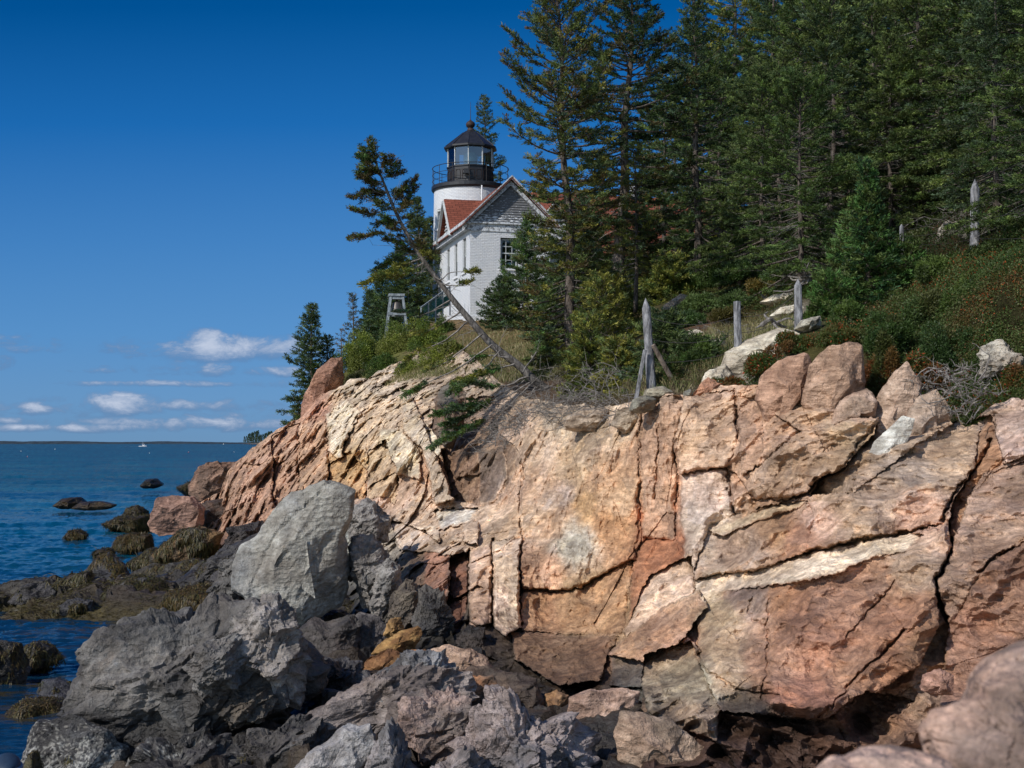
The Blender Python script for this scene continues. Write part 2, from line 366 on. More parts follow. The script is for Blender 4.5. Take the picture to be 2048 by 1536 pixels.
def shingle(name, base, k=1.0):
    m, g = mat(name); p = g.obj(); x, y, z = g.sep(p)
    n = g.sep(g.add('ShaderNodeTexCoord').outputs['Normal'])
    u = g.m('ADD', g.m('MULTIPLY', x, g.m('ABSOLUTE', n[1])), g.m('MULTIPLY', y, g.m('ABSOLUTE', n[0])))
    d = g.add('ShaderNodeTexBrick', {'Vector': g.comb(u, z, 0), 'Color1': (.8, .8, .8, 1), 'Color2': (1.25, 1.25, 1.25, 1), 'Mortar': (.35, .35, .35, 1), 'Scale': 1.0, 'Mortar Size': .012, 'Brick Width': .3, 'Row Height': .13, 'Bias': 0.0})
    c = g.mix(1.0, (*base, 1), d.outputs['Color'], 'MULTIPLY')
    c = g.mix(1.0, c, g.mix(g.noise(p, 3, 5), (.7, .7, .7, 1), (1.3, 1.3, 1.3, 1)), 'MULTIPLY')
    g.out(g.bsdf(c, .85, g.bump(d.outputs['Fac'], -.6, .03), .2)); M[name] = m
shingle('red_shingle', (.215, .068, .042))
def weathered():
    m, g = mat('weathered_board'); p = g.obj()
    n = g.noise(g.scale(p, (2.2, 2.2, 9)), 1.7, 6, .75, .3); lo = g.sep(p)[2]
    gr = g.noise(g.scale(p, (1.5, 1.5, 20)), 4, 4, .7)
    c = g.mix(gr, (.075, .075, .078, 1), (.23, .235, .24, 1))
    f = g.ss(g.m('ADD', n, g.m('MULTIPLY', g.ss(lo, 7.6, 6.2), .10)), .585, .61)
    g.out(g.bsdf(g.mix(f, c, (.70, .72, .74, 1)), .75, g.bump(g.m('ADD', gr, f), .5, .02), .2)); M['weathered_board'] = m
    m, g = mat('flaking_trim'); p = g.obj(); n = g.noise(g.scale(p, (2, 2, 2)), 3.5, 6, .75, .3)
    c = g.mix(g.ss(n, .44, .52), (.20, .205, .21, 1), (.62, .65, .67, 1))
    g.out(g.bsdf(c, .7, g.bump(n, .4, .02), .25)); M['flaking_trim'] = m
weathered()
def glass(name, tint, rough=.03, alpha=.0):
    m, g = mat(name)
    gl = g.add('ShaderNodeBsdfGlossy', {'Color': (.9, .95, 1, 1), 'Roughness': rough}).outputs[0]
    tr = g.add('ShaderNodeBsdfTransparent', {0: tint}).outputs[0]
    lw = g.add('ShaderNodeFresnel', {0: 1.5}).outputs[0]
    g.out(g.add('ShaderNodeMixShader', {0: g.m('MULTIPLY_ADD', lw, 1.0, .12, clamp=True), 1: tr, 2: gl}).outputs[0]); M[name] = m
glass('lantern_glass', (.62, .70, .70, 1)); glass('window_glass', (.5, .55, .6, 1))
def water():
    m, g = mat('sea_water'); p = g.pos(); x, y, z = g.sep(p)
    dist = g.m('DIVIDE', y, 100.0)
    wv = g.noise(g.scale(p, (.55, 1.0, 1)), 1.05, 6, .62, .2); w2 = g.noise(g.scale(p, (.45, 1.1, 1)), .22, 4, .55); w3 = g.noise(g.scale(p, (.3, 1, 1)), .035, 3, .5)
    h = g.m('ADD', g.m('ADD', g.m('MULTIPLY', wv, .35), g.m('MULTIPLY', w2, .9)), g.m('MULTIPLY', w3, 3.0))
    nb = g.bump(h, .5, .25)
    big = g.ss(g.noise(g.scale(p, (.012, .06, 1)), 1.0, 5, .6), .35, .65)
    shal = g.ss(y, 75, 32)
    c = g.mix(big, (.001, .038, .082, 1), (.002, .066, .108, 1))
    c = g.mix(shal, c, (.003, .022, .05, 1))
    # weed lying just under the surface by the rocks
    wd = g.m('MULTIPLY', g.ss(g.noise(g.scale(p, (.5, 1.1, 1)), .55, 7, .72, .6), .50, .60), g.m('MULTIPLY', g.ss(g.m('ADD', x, g.m('MULTIPLY', y, .12)), -13.0, -6.5), g.ss(y, 62, 45)))
    c = g.mix(g.m('MULTIPLY', wd, .85), c, (.045, .032, .008, 1))
    df = g.add('ShaderNodeBsdfDiffuse', {0: c, 'Normal': nb}).outputs[0]
    gl = g.add('ShaderNodeBsdfGlossy', {0: (1, 1, 1, 1), 'Roughness': g.m('MULTIPLY_ADD', g.ss(y, 40, 600), .14, .07), 'Normal': nb}).outputs[0]
    fz = g.add('ShaderNodeFresnel', {0: 1.33, 'Normal': nb}).outputs[0]
    fz = g.m('MINIMUM', g.m('MULTIPLY', fz, .8), g.m('MULTIPLY_ADD', g.ss(y, 60, 200), -.22, .44))      # steep little waves keep the sea from mirroring the low sky
    g.out(g.add('ShaderNodeMixShader', {0: fz, 1: df, 2: gl}).outputs[0]); M['sea_water'] = m
water()
def ground():
    m, g = mat('ground'); p = g.pos(); c = g.attr()
    n = g.noise(p, 1.6, 7, .7); f = g.noise(p, 16, 5, .75)
    c = g.mix(1.0, c, g.mix(g.ss(n, .3, .7), (.62, .64, .6, 1), (1.3, 1.25, 1.2, 1)), 'MULTIPLY')
    c = g.mix(1.0, c, g.mix(g.ss(f, .3, .7), (.55, .55, .55, 1), (1.4, 1.4, 1.4, 1)), 'MULTIPLY')
    g.out(g.bsdf(c, .95, g.bump(g.m('ADD', n, f), .8, .12), .05)); M['ground'] = m
ground()

# ---------------------------------------------------------------- the sea
def sea():
    py = np.concatenate([np.linspace(4200, 1600, 14), np.arange(1595, 892, -1.25), np.arange(892, 887.3, -.5), [887.15, 887.0]])
    Y = ZC*F/(py-HY); pxs = np.concatenate([np.linspace(-9000, -300, 40), np.arange(-290, 1060, 2.6), np.linspace(1070, 9000, 50)])
    X = (pxs[None]-CX)*Y[:, None]/F; YY = np.repeat(Y[:, None], len(pxs), 1); n = len(pxs); p = np.stack([X.ravel(), YY.ravel(), 0*X.ravel()], 1)
    q = p@rot(0, R(12)); am = np.clip((Y-14)/25, .35, 1)[:, None].repeat(n, 1).ravel()
    z = am*(.040*fbm(q*(.75, 1.5, 1), 2, 401)+.030*fbm(q*(1.9, 3.6, 1), 2, 402)+.10*fbm(q*(.10, .22, 1), 2, 403)+.012*fbm(q*(5, 9, 1), 1, 404))*2.3
    z = z*np.clip(1+(p[:, 1]-60)/300, 1, 6)
    V = np.stack([p[:, 0], p[:, 1], z], 1)
    i, j = np.meshgrid(np.arange(len(Y)-1), np.arange(n-1), indexing='ij')
    Q = np.stack([i*n+j, i*n+j+1, (i+1)*n+j+1, (i+1)*n+j], -1).reshape(-1, 4)
    tag(make_mesh('sea', V, Q, mats=M['sea_water'], smooth=True), kind='structure')
    # far shore, a low wooded line 7 km off
    xs = np.linspace(-3200, 2400, 260); rng = np.random.default_rng(5)
    px = CX+xs*F/7000.
    top = 8+7*np.exp(-((px-130)/120)**2)+5*np.exp(-((px-330)/90)**2)+8*np.exp(-((px+40)/60)**2)-3*np.exp(-((px-220)/60)**2)
    q = np.stack([xs/60, xs*0, xs*0], 1); top = top+1.2*fbm(q, 4, 3)+rng.uniform(-.5, .5, len(xs))
    V = []; 
    for k in range(len(xs)): V += [(xs[k], 6900, -1), (xs[k], 6950, top[k]*.6), (xs[k], 7050, top[k]), (xs[k], 7400, -1)]
    n = len(xs); Q = [(a*4+b, (a+1)*4+b, (a+1)*4+b+1, a*4+b+1) for a in range(n-1) for b in range(3)]
    tag(make_mesh('far_shore', V, Q, mats=M['hazed_far_wood'], smooth=False), kind='structure')
sea()

# ---------------------------------------------------------------- the cliff
BRINK = [(380, 1010), (440, 985), (456, 945), (470, 928), (500, 903), (530, 880), (548, 862), (575, 848), (603, 835), (640, 790), (690, 772), (700, 757), (745, 752), (800, 722), (850, 700), (900, 690), (950, 715), (1000, 770),
         (1060, 795), (1130, 812), (1240, 812), (1265, 800), (1330, 786), (1400, 790), (1440, 770), (1480, 770), (1520, 768), (1600, 745), (1700, 745), (1750, 800), (1800, 815), (1860, 800), (1905, 850), (1960, 833), (1990, 808), (2048, 795), (2250, 770)]
BASE = [(380, 1060), (455, 1110), (520, 1130), (700, 1330), (900, 1400), (1000, 1450), (1200, 1520), (1400, 1580), (1600, 1640), (2250, 1660)]
YC = [(380, 1010, 70), (380, 1060, 66), (455, 1080, 60), (455, 940, 66), (560, 850, 66), (560, 1000, 57), (650, 740, 68), (650, 900, 57), (640, 1000, 51), (640, 1150, 44),
      (750, 760, 60), (750, 900, 50), (750, 1000, 45.5), (750, 1150, 38.5), (750, 1300, 31), (870, 695, 63), (870, 780, 52), (870, 850, 46), (870, 1000, 41), (870, 1150, 34), (870, 1380, 26),
      (950, 700, 55), (990, 790, 45), (960, 900, 40.5), (990, 1000, 37), (980, 1150, 31.5), (980, 1400, 25), (1060, 800, 40), (1100, 850, 36), (1100, 950, 34), (1100, 1100, 31.5), (1100, 1250, 29.5), (1100, 1310, 27), (1100, 1470, 22.5),
      (1250, 810, 32.5), (1310, 795, 30.4), (1370, 795, 29.8), (1250, 1000, 30.5), (1250, 1200, 28), (1250, 1330, 25), (1250, 1500, 21), (1450, 770, 30), (1450, 850, 28.6), (1450, 1000, 27.2), (1450, 1130, 26), (1450, 1250, 23.5), (1450, 1480, 20), (1450, 1600, 18.5),
      (1600, 740, 28.3), (1600, 900, 25.8), (1600, 1070, 24.3), (1600, 1180, 22.5), (1600, 1450, 20), (1600, 1640, 18.5), (1800, 800, 27), (1800, 950, 24), (1800, 1060, 22.8), (1800, 1150, 21.5), (1800, 1450, 18.8), (1800, 1640, 17.3),
      (2048, 800, 25), (2048, 1000, 21.8), (2048, 1200, 20), (2048, 1450, 17.5), (2250, 1000, 20), (2250, 1640, 15)]
_t = TPS([(a, b) for a, b, c in YC], np.log([c for a, b, c in YC]))
def cliffY(px, py): return np.exp(_t(px, py))
# blocks of the face: outline, step (metres, minus = stands forward), how its face turns (metres back per 100 px to the right / downward), local blend colour
BL = [
 # right hand side, layered slabs that dip to the left
 ([(1760, 1075), (1820, 1060), (1893, 1050), (1905, 1090), (1868, 1165), (1880, 1250), (1840, 1330), (1750, 1390), (1690, 1440), (1560, 1435), (1440, 1420), (1400, 1330), (1390, 1230), (1395, 1185), (1450, 1172), (1512, 1176), (1604, 1160), (1680, 1142), (1742, 1116), (1810, 1102)], -.55, -.10, -.12, None),
 ([(1380, 1168), (1394, 1160), (1440, 1148), (1512, 1142), (1609, 1106), (1716, 1080), (1819, 1062), (1850, 1070), (1810, 1104), (1742, 1118), (1680, 1144), (1604, 1162), (1512, 1178), (1450, 1184), (1400, 1190)], -.18, -.50, -1.9, (252, 222, 196)),
 ([(1700, 985), (1760, 945), (1830, 890), (1900, 850), (1983, 828), (1960, 870), (1950, 935), (1905, 990), (1890, 1040), (1850, 1060), (1720, 1082), (1600, 1108), (1500, 1140), (1505, 1080), (1512, 1002), (1620, 990)], .02, .10, -.16, None),
 ([(1983, 828), (2010, 930), (1965, 950), (1935, 1000), (1905, 1090), (1893, 1050), (1905, 1000), (1950, 935), (1958, 870)], .75, -.5, .2, (190, 130, 80)),
 ([(1990, 830), (2048, 820), (2250, 800), (2250, 905), (2048, 912), (2010, 925), (1995, 880)], -.15, .25, -.1, (200, 165, 155)),
 ([(1965, 950), (2048, 922), (2250, 905), (2250, 1070), (2048, 1075), (1975, 1130), (1900, 1250), (1870, 1170), (1905, 1095), (1935, 1000)], -.10, .10, -.12, (190, 150, 130)),
 ([(1975, 1130), (2048, 1080), (2250, 1070), (2250, 1700), (1900, 1700), (1880, 1420), (1900, 1250)], -.45, .10, -.10, (178, 128, 105)),
 # slabs in the middle of the right hand side
 ([(1540, 912), (1590, 868), (1700, 838), (1757, 836), (1745, 870), (1690, 932), (1640, 955), (1610, 985), (1512, 1000), (1480, 960)], -.55, -.20, .10, None),
 ([(1640, 955), (1690, 932), (1745, 870), (1757, 838), (1765, 870), (1720, 925), (1700, 985), (1620, 990)], .15, -.8, -.2, (160, 130, 110)),
 ([(1475, 790), (1520, 800), (1560, 835), (1600, 862), (1545, 910), (1480, 955), (1477, 875)], -.1, .3, -.3, (205, 158, 130)),
 ([(1455, 935), (1480, 960), (1510, 1000), (1505, 1080), (1470, 1030)], .12, .25, -.1, None),
 ([(1360, 950), (1455, 935), (1470, 1030), (1415, 1052), (1400, 1110), (1385, 1160), (1365, 1100)], -.12, .45, -.15, (225, 195, 180)),
 ([(1415, 1052), (1470, 1030), (1530, 1010), (1615, 1005), (1628, 1030), (1614, 1105), (1512, 1140), (1440, 1146), (1385, 1163), (1400, 1110)], -.12, -.15, -.2, None),
 ([(1415, 1060), (1470, 1036), (1560, 1005), (1615, 1000), (1590, 1020), (1500, 1045), (1440, 1072)], -.20, -.45, -1.5, (225, 195, 160)),
 ([(1370, 790), (1470, 780), (1475, 880), (1455, 933), (1360, 948), (1350, 880)], -.18, .22, -.25, (214, 172, 142)),
 ([(1280, 800), (1370, 790), (1350, 880), (1355, 980), (1350, 1080), (1285, 1075)], .10, .35, -.15, (214, 168, 138)),
 # the tall smooth wall
 ([(1045, 830), (1100, 900), (1275, 830), (1282, 1080), (1268, 1120), (1222, 1138), (1168, 1175), (1130, 1180), (1043, 1180), (1040, 1027)], -.30, .12, -.12, None),
 ([(1043, 1180), (1130, 1182), (1168, 1178), (1222, 1142), (1268, 1124), (1255, 1200), (1245, 1270), (1042, 1265)], -.05, .15, -.10, (205, 150, 105)),
 ([(1285, 1075), (1350, 1080), (1370, 1130), (1340, 1180), (1290, 1240), (1250, 1270), (1268, 1124)], -.30, .35, -.25, (205, 130, 85)),
 ([(1300, 1150), (1385, 1110), (1395, 1185), (1340, 1250), (1260, 1290), (1245, 1262)], -.25, .40, -.5, (235, 195, 170)),
 ([(1250, 1275), (1330, 1215), (1400, 1180), (1415, 1215), (1370, 1270), (1320, 1330), (1240, 1330), (1215, 1310)], -.9, -.10, -.55, (215, 160, 125)),
 ([(1220, 1310), (1320, 1332), (1372, 1272), (1400, 1300), (1350, 1380), (1220, 1370)], -.55, .1, .2, (120, 105, 98)),
 ([(1020, 1265), (1240, 1275), (1215, 1310), (1200, 1360), (1120, 1370), (1030, 1320)], -.55, .15, -.9, (175, 128, 95)),
 # columns left of the smooth wall
 ([(985, 1085), (1040, 1075), (1042, 1255), (1010, 1275), (985, 1250)], -.9, .35, -.12, (235, 200, 175)),
 ([(940, 1090), (985, 1085), (982, 1245), (940, 1255), (935, 1180)], -.45, .5, -.1, (220, 175, 150)),
 ([(905, 1100), (940, 1090), (936, 1210), (912, 1290), (890, 1200)], .9, -.4, .1, (150, 90, 65)),
 ([(850, 1080), (905, 1095), (895, 1200), (870, 1230), (845, 1170)], -.35, -.5, -.1, (190, 130, 105)),
 ([(1005, 1010), (1040, 1000), (1042, 1075), (990, 1083), (985, 1045)], -.3, .5, -.4, (225, 185, 155)),
 ([(925, 1040), (958, 1042), (955, 1088), (925, 1082)], -.6, .4, -.6, (240, 205, 180)),
 ([(820, 1050), (880, 1048), (880, 1085), (830, 1088)], -.4, .3, -.8, (235, 205, 180)),
 ([(780, 1040), (850, 1060), (880, 1090), (985, 1088), (900, 1110), (800, 1100)], -.2, .0, -1.4, (225, 195, 175)),
 ([(870, 1020), (960, 1015), (940, 1045), (880, 1060)], .0, .0, -2.0, (228, 222, 218)),
 # the dark hollow below the fallen tree
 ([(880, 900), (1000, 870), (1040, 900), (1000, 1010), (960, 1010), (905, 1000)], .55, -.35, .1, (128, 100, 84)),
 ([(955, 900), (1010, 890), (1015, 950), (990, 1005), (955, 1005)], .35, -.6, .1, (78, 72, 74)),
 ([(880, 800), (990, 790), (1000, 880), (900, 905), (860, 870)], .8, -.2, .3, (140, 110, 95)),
 # slab standing on edge
 ([(800, 775), (818, 785), (860, 870), (905, 1000), (870, 1010), (845, 900), (805, 860)], -.9, -.45, -.1, (222, 200, 178)),
 ([(850, 840), (875, 870), (885, 920), (862, 905)], -.3, .8, -.2, (240, 225, 205)),
 # left of the edge slab
 ([(760, 860), (800, 855), (840, 905), (840, 960), (770, 945), (755, 900)], -.5, .3, -.6, (235, 212, 185)),
 ([(735, 905), (770, 880), (800, 960), (790, 1010), (735, 1000)], .2, .6, -.3, (225, 190, 150)),
 ([(650, 830), (690, 790), (720, 830), (690, 880), (680, 920), (655, 900)], -.7, .5, -.5, (238, 215, 190)),
 ([(600, 845), (650, 838), (655, 930), (660, 990), (640, 1060), (600, 1030)], -.5, .25, -.2, (212, 165, 132)),
 ([(655, 930), (700, 900), (735, 940), (735, 1000), (680, 1010), (655, 985)], .5, .5, -.2, (215, 165, 105)),
 ([(545, 870), (600, 845), (600, 1030), (560, 1060), (545, 980)], .1, .4, -.2, (204, 156, 128)),
 ([(456, 945), (500, 905), (545, 872), (545, 980), (560, 1062), (510, 1075), (470, 1070), (458, 1010)], -.9, .2, -.15, (198, 150, 124)),
 ([(690, 1000), (780, 995), (780, 1050), (740, 1080), (690, 1040)], -.3, .2, -.8, (215, 178, 160)),
 # hollow at the foot
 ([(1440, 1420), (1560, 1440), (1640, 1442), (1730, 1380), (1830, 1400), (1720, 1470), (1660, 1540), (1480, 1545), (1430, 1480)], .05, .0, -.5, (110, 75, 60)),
 ([(1290, 1310), (1380, 1280), (1400, 1330), (1440, 1420), (1430, 1480), (1300, 1440), (1280, 1370)], -.35, .3, -.35, (175, 150, 125)),
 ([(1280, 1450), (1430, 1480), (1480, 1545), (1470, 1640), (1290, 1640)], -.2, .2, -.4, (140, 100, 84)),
]
CR = [([(1370, 945), (1455, 935), (1462, 1000), (1470, 1028)], 3, .30), ([(1510, 1000), (1560, 1002), (1614, 986), (1635, 957), (1688, 933), (1755, 841)], 3.5, .45),
      ([(1614, 1105), (1697, 1086), (1800, 1066), (1879, 1053), (1901, 1000), (1958, 928), (1983, 880)], 4, .8), 
      ([(1890, 1045), (1905, 1092), (1870, 1160), (1876, 1200), (1895, 1240)], 4, .8), ([(1473, 780), (1477, 875)], 3.5, .6), ([(1280, 805), (1281, 883), (1277, 1073), (1262, 1180)], 2.5, .3),
      ([(1043, 1180), (1120, 1181), (1168, 1176), (1223, 1140), (1268, 1122)], 3, .4), ([(1050, 840), (1042, 1027), (1041, 1254)], 3.5, .6), ([(985, 1080), (984, 1250)], 4, .9), ([(938, 1100), (937, 1250)], 3, .6),
      ([(1535, 1200), (1536, 1340), (1522, 1400)], 2, .18), ([(1810, 1260), (1760, 1310), (1700, 1370), (1640, 1432)], 3, .4), ([(2060, 1078), (1990, 1115), (1955, 1150)], 3, .5), ([(1352, 880), (1356, 980), (1350, 1080)], 2.5, .3),
      ([(600, 845), (602, 1030)], 3, .6), ([(545, 872), (547, 985), (560, 1060)], 3, .5), ([(500, 905), (503, 1070)], 2.2, .3), ([(655, 900), (660, 1000)], 3, .6), ([(735, 860), (737, 1000)], 3, .5), ([(1310, 800), (1316, 900), (1312, 1000)], 2, .2),
      ([(1520, 1165), (1495, 1215), (1505, 1240), (1535, 1252)], 2, .15), ([(1690, 1280), (1750, 1210), (1790, 1160)], 2, .2), ([(1400, 1330), (1480, 1385), (1560, 1390)], 2.5, .3)]
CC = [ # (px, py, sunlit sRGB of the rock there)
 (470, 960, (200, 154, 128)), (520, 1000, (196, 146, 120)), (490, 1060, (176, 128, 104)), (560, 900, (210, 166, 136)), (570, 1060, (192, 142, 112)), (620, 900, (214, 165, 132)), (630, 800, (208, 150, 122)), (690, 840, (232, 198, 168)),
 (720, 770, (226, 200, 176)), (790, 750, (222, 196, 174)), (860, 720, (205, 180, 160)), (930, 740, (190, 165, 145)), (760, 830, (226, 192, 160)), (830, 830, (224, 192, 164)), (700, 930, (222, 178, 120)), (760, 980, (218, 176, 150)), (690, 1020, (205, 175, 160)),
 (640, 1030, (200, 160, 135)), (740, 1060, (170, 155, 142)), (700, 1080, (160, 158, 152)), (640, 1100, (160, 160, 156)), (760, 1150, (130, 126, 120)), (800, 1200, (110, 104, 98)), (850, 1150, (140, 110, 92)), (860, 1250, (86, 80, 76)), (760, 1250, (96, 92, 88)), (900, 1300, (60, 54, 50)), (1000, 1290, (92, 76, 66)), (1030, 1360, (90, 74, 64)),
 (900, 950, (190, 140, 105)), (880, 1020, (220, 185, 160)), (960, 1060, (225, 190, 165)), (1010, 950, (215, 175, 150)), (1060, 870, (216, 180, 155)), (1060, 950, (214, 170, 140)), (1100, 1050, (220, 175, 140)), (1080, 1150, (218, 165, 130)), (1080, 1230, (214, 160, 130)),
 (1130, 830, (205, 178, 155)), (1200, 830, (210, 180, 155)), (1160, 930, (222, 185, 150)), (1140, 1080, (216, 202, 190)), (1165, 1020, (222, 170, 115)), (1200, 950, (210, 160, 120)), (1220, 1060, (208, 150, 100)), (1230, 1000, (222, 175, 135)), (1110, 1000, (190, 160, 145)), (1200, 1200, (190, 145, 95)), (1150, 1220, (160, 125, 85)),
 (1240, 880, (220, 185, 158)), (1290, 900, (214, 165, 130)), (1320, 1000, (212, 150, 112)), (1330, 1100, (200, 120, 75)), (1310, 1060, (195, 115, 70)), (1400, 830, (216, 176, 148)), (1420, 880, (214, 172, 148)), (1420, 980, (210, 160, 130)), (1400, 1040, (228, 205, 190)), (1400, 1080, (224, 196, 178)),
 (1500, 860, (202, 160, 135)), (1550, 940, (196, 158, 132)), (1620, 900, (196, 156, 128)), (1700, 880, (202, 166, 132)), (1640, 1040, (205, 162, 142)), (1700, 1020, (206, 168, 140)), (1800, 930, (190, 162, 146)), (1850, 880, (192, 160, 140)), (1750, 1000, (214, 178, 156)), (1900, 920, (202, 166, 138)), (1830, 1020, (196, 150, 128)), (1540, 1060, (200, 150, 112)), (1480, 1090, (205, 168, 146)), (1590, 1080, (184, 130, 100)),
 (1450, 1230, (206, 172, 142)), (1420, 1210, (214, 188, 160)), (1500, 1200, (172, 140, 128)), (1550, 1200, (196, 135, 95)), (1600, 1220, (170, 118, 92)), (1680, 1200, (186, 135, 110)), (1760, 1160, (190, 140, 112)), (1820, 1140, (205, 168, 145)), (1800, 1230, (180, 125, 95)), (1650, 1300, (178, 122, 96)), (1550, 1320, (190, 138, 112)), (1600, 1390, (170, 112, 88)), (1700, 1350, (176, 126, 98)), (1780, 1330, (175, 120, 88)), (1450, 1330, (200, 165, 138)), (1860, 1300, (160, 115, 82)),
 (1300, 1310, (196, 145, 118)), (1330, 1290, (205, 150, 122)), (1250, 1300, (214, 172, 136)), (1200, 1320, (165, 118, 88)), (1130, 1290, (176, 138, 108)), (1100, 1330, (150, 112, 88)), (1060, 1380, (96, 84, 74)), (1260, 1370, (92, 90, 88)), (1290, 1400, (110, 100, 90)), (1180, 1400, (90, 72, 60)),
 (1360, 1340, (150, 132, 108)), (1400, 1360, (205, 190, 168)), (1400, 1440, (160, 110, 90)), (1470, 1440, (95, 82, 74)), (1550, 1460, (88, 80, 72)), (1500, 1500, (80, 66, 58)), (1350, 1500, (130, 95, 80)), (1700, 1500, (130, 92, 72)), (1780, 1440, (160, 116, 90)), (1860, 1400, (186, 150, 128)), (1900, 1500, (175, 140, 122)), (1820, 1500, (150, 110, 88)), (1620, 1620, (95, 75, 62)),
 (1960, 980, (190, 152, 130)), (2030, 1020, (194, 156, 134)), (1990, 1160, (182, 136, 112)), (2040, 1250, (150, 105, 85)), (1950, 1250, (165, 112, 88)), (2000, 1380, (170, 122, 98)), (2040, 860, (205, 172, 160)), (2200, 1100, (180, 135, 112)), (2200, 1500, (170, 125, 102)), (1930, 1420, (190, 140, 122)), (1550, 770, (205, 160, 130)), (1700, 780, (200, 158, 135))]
def crv(pts, x):
    a = np.array(pts, float); return np.interp(x, a[:, 0], a[:, 1])
_cp = np.array([(a, b) for a, b, c in CC], float); _cv = np.array([lin(c) for a, b, c in CC])
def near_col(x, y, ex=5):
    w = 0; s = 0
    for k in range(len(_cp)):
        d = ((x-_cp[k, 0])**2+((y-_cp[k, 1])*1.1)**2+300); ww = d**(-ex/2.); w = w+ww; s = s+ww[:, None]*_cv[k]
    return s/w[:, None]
DETAIL = 1.0
def cliff():
    step = 1.55/DETAIL
    nx = int((2250-380)/step); nv = int(760/(step*1.12))
    pxs = np.linspace(380, 2250, nx); j = np.linspace(0, 1, nv)
    jag = 5*vnoise(np.stack([pxs/23, pxs*0, pxs*0], 1), 8)+2.5*vnoise(np.stack([pxs/7, pxs*0, pxs*0], 1), 9)
    top = crv(BRINK, pxs)+jag*.8; base = crv(BASE, pxs)
    PX = np.repeat(pxs[None], nv, 0); PY = top[None]+(base-top)[None]*j[:, None]
    x = PX.ravel(); y = PY.ravel(); Y = cliffY(x, y)
    p0 = np.stack([(x-CX)*Y/F, Y*.55, ZC+(HY-y)*Y/F], 1)
    # outlines wander a little
    s = 1/45.; q = np.stack([x*s, y*s, 0*x], 1)
    wx = x+4*fbm(q, 2, 21)+2.5*vnoise(q*7, 23); wy = y+4*fbm(q+50, 2, 22)+2.5*vnoise(q*7+9, 24)
    dY = np.zeros(len(x)); colw = np.zeros(len(x)); colb = np.zeros((len(x), 3)); inb = np.zeros(len(x))
    edge = np.full(len(x), 99.)
    for poly, off, a, b, c in BL:
        P0 = np.array(poly, float); lo, hi = P0.min(0)-14, P0.max(0)+14
        bb = np.nonzero((wx > lo[0]) & (wx < hi[0]) & (wy > lo[1]) & (wy < hi[1]))[0]
        if len(bb) == 0: continue
        m = inpoly(wx[bb], wy[bb], poly); ii = bb[m]
        cx, cy = P0.mean(0); ys = cliffY(cx, cy)/26.
        d = segdist(wx[ii], wy[ii], poly+[poly[0]])
        k = np.clip(d/9, 0, 1)
        dY[ii] = (off+a*(wx[ii]-cx)/100+b*(wy[ii]-cy)/100)*(.55+.45*ys)+.10*ys*(1-k)**2
        inb[ii] = 1
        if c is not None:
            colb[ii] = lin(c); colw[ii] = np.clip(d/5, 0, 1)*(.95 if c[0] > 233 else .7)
    for pl, w, d in CR:
        ds = segdist(wx+3*vnoise(q*4, 31), wy+3*vnoise(q*4+9, 32), pl); ys = 1
        dY += .6*d*np.clip(1-ds/(w*1.3), 0, 1)**.7
    # joints: upright on the left, leaning to the right hand side
    left = np.clip((1050-x)/160, 0, 1); right = np.clip((x-1330)/150, 0, 1); mid = 1-np.maximum(left, right)
    rubble = np.clip((905-y)/90, 0, 1)*np.clip((x-640)/40, 0, 1)*np.clip((1010-x)/60, 0, 1)
    grey = np.clip((y-1000-(x-640)*.35)/60, 0, 1)*np.clip((1010-x)/70, 0, 1)
    pw = p0+np.stack([fbm(p0*.9, 4, 41), fbm(p0*.9+7, 4, 42), fbm(p0*.9+13, 4, 43)], 1)*.16
    pl_ = pw@rot(R(8), .3); pr = pw@rot(R(-32), .35); pm = pw@rot(R(4), .2)
    fL = facets(pl_, (1.3, 1.6, 2.6), 1, .30, .25, .04)+.62*chips(pl_, (1.2, 1.4, 2.2), 41)+.36*chips(pl_, (.46, .55, .8), 2)+.3*facets(pl_, (.40, .5, .75), 17, .12, .2, .02)+.13*chips(pl_, (.19, .24, .28), 3)
    fR = facets(pr, (3.2, 2.4, 1.3), 4, .04, .10, .03)+.46*chips(pr, (2.4, 2.0, 1.25), 5)+.34*chips(pr, (.95, .8, .50), 18)+.15*chips(pr, (.36, .34, .20), 6)+.06*chips(pw, (.14, .14, .1), 16)
    fM = facets(pm, (1.5, 1.5, 4.5), 7, .05, .08, .03)+.34*chips(pm, (1.3, 1.5, 3.4), 8)+.22*chips(pm, (.46, .7, 1.5), 19)+.10*chips(pm, (.17, .3, .5), 9)+.05*chips(pw, (.11, .13, .15), 16)
    fB = facets(pw@rot(R(-20), .2), (.60, .6, .38), 10, .16, .2, .04)+.40*chips(pw@rot(R(-20), .2), (.62, .7, .44), 44)+.17*chips(pw, (.24, .28, .18), 11)
    fG = facets(pw@rot(R(8), .3), (.75, .9, 1.7), 12, .22, .3, .15)+.50*chips(pw@rot(R(8), .3), (.8, .9, 1.5), 45)+.26*chips(pw@rot(R(12), .3), (.35, .4, .5), 13)+.10*chips(pw@rot(R(-30), .3), (.16, .2, .12), 14)
    f = fL*left+fR*right+fM*mid
    f = f*(1-np.maximum(rubble, grey))+fB*rubble*(1-grey)+fG*grey
    low = np.clip((y-1350-(x-1300)*.02)/80, 0, 1)*np.clip((x-1000)/80, 0, 1)*np.clip((1950-x)/150, 0, 1)
    f = f+low*(.75*chips(pw@rot(R(20), .1), (.7, .6, .42), 15)+.28*chips(pw, (.25, .2, .16), 25)+.3*facets(pw@rot(R(20), .1), (.45, .5, .3), 26, .2, .2, .1))
    f = f+.28*fbm(p0*.55, 4, 51)+.05*fbm(p0*5, 5, 52, .6)+.016*fbm(p0*22, 2, 53)
    dY = dY-f*(.60+.40*np.clip(Y/26., 1, 2.4))
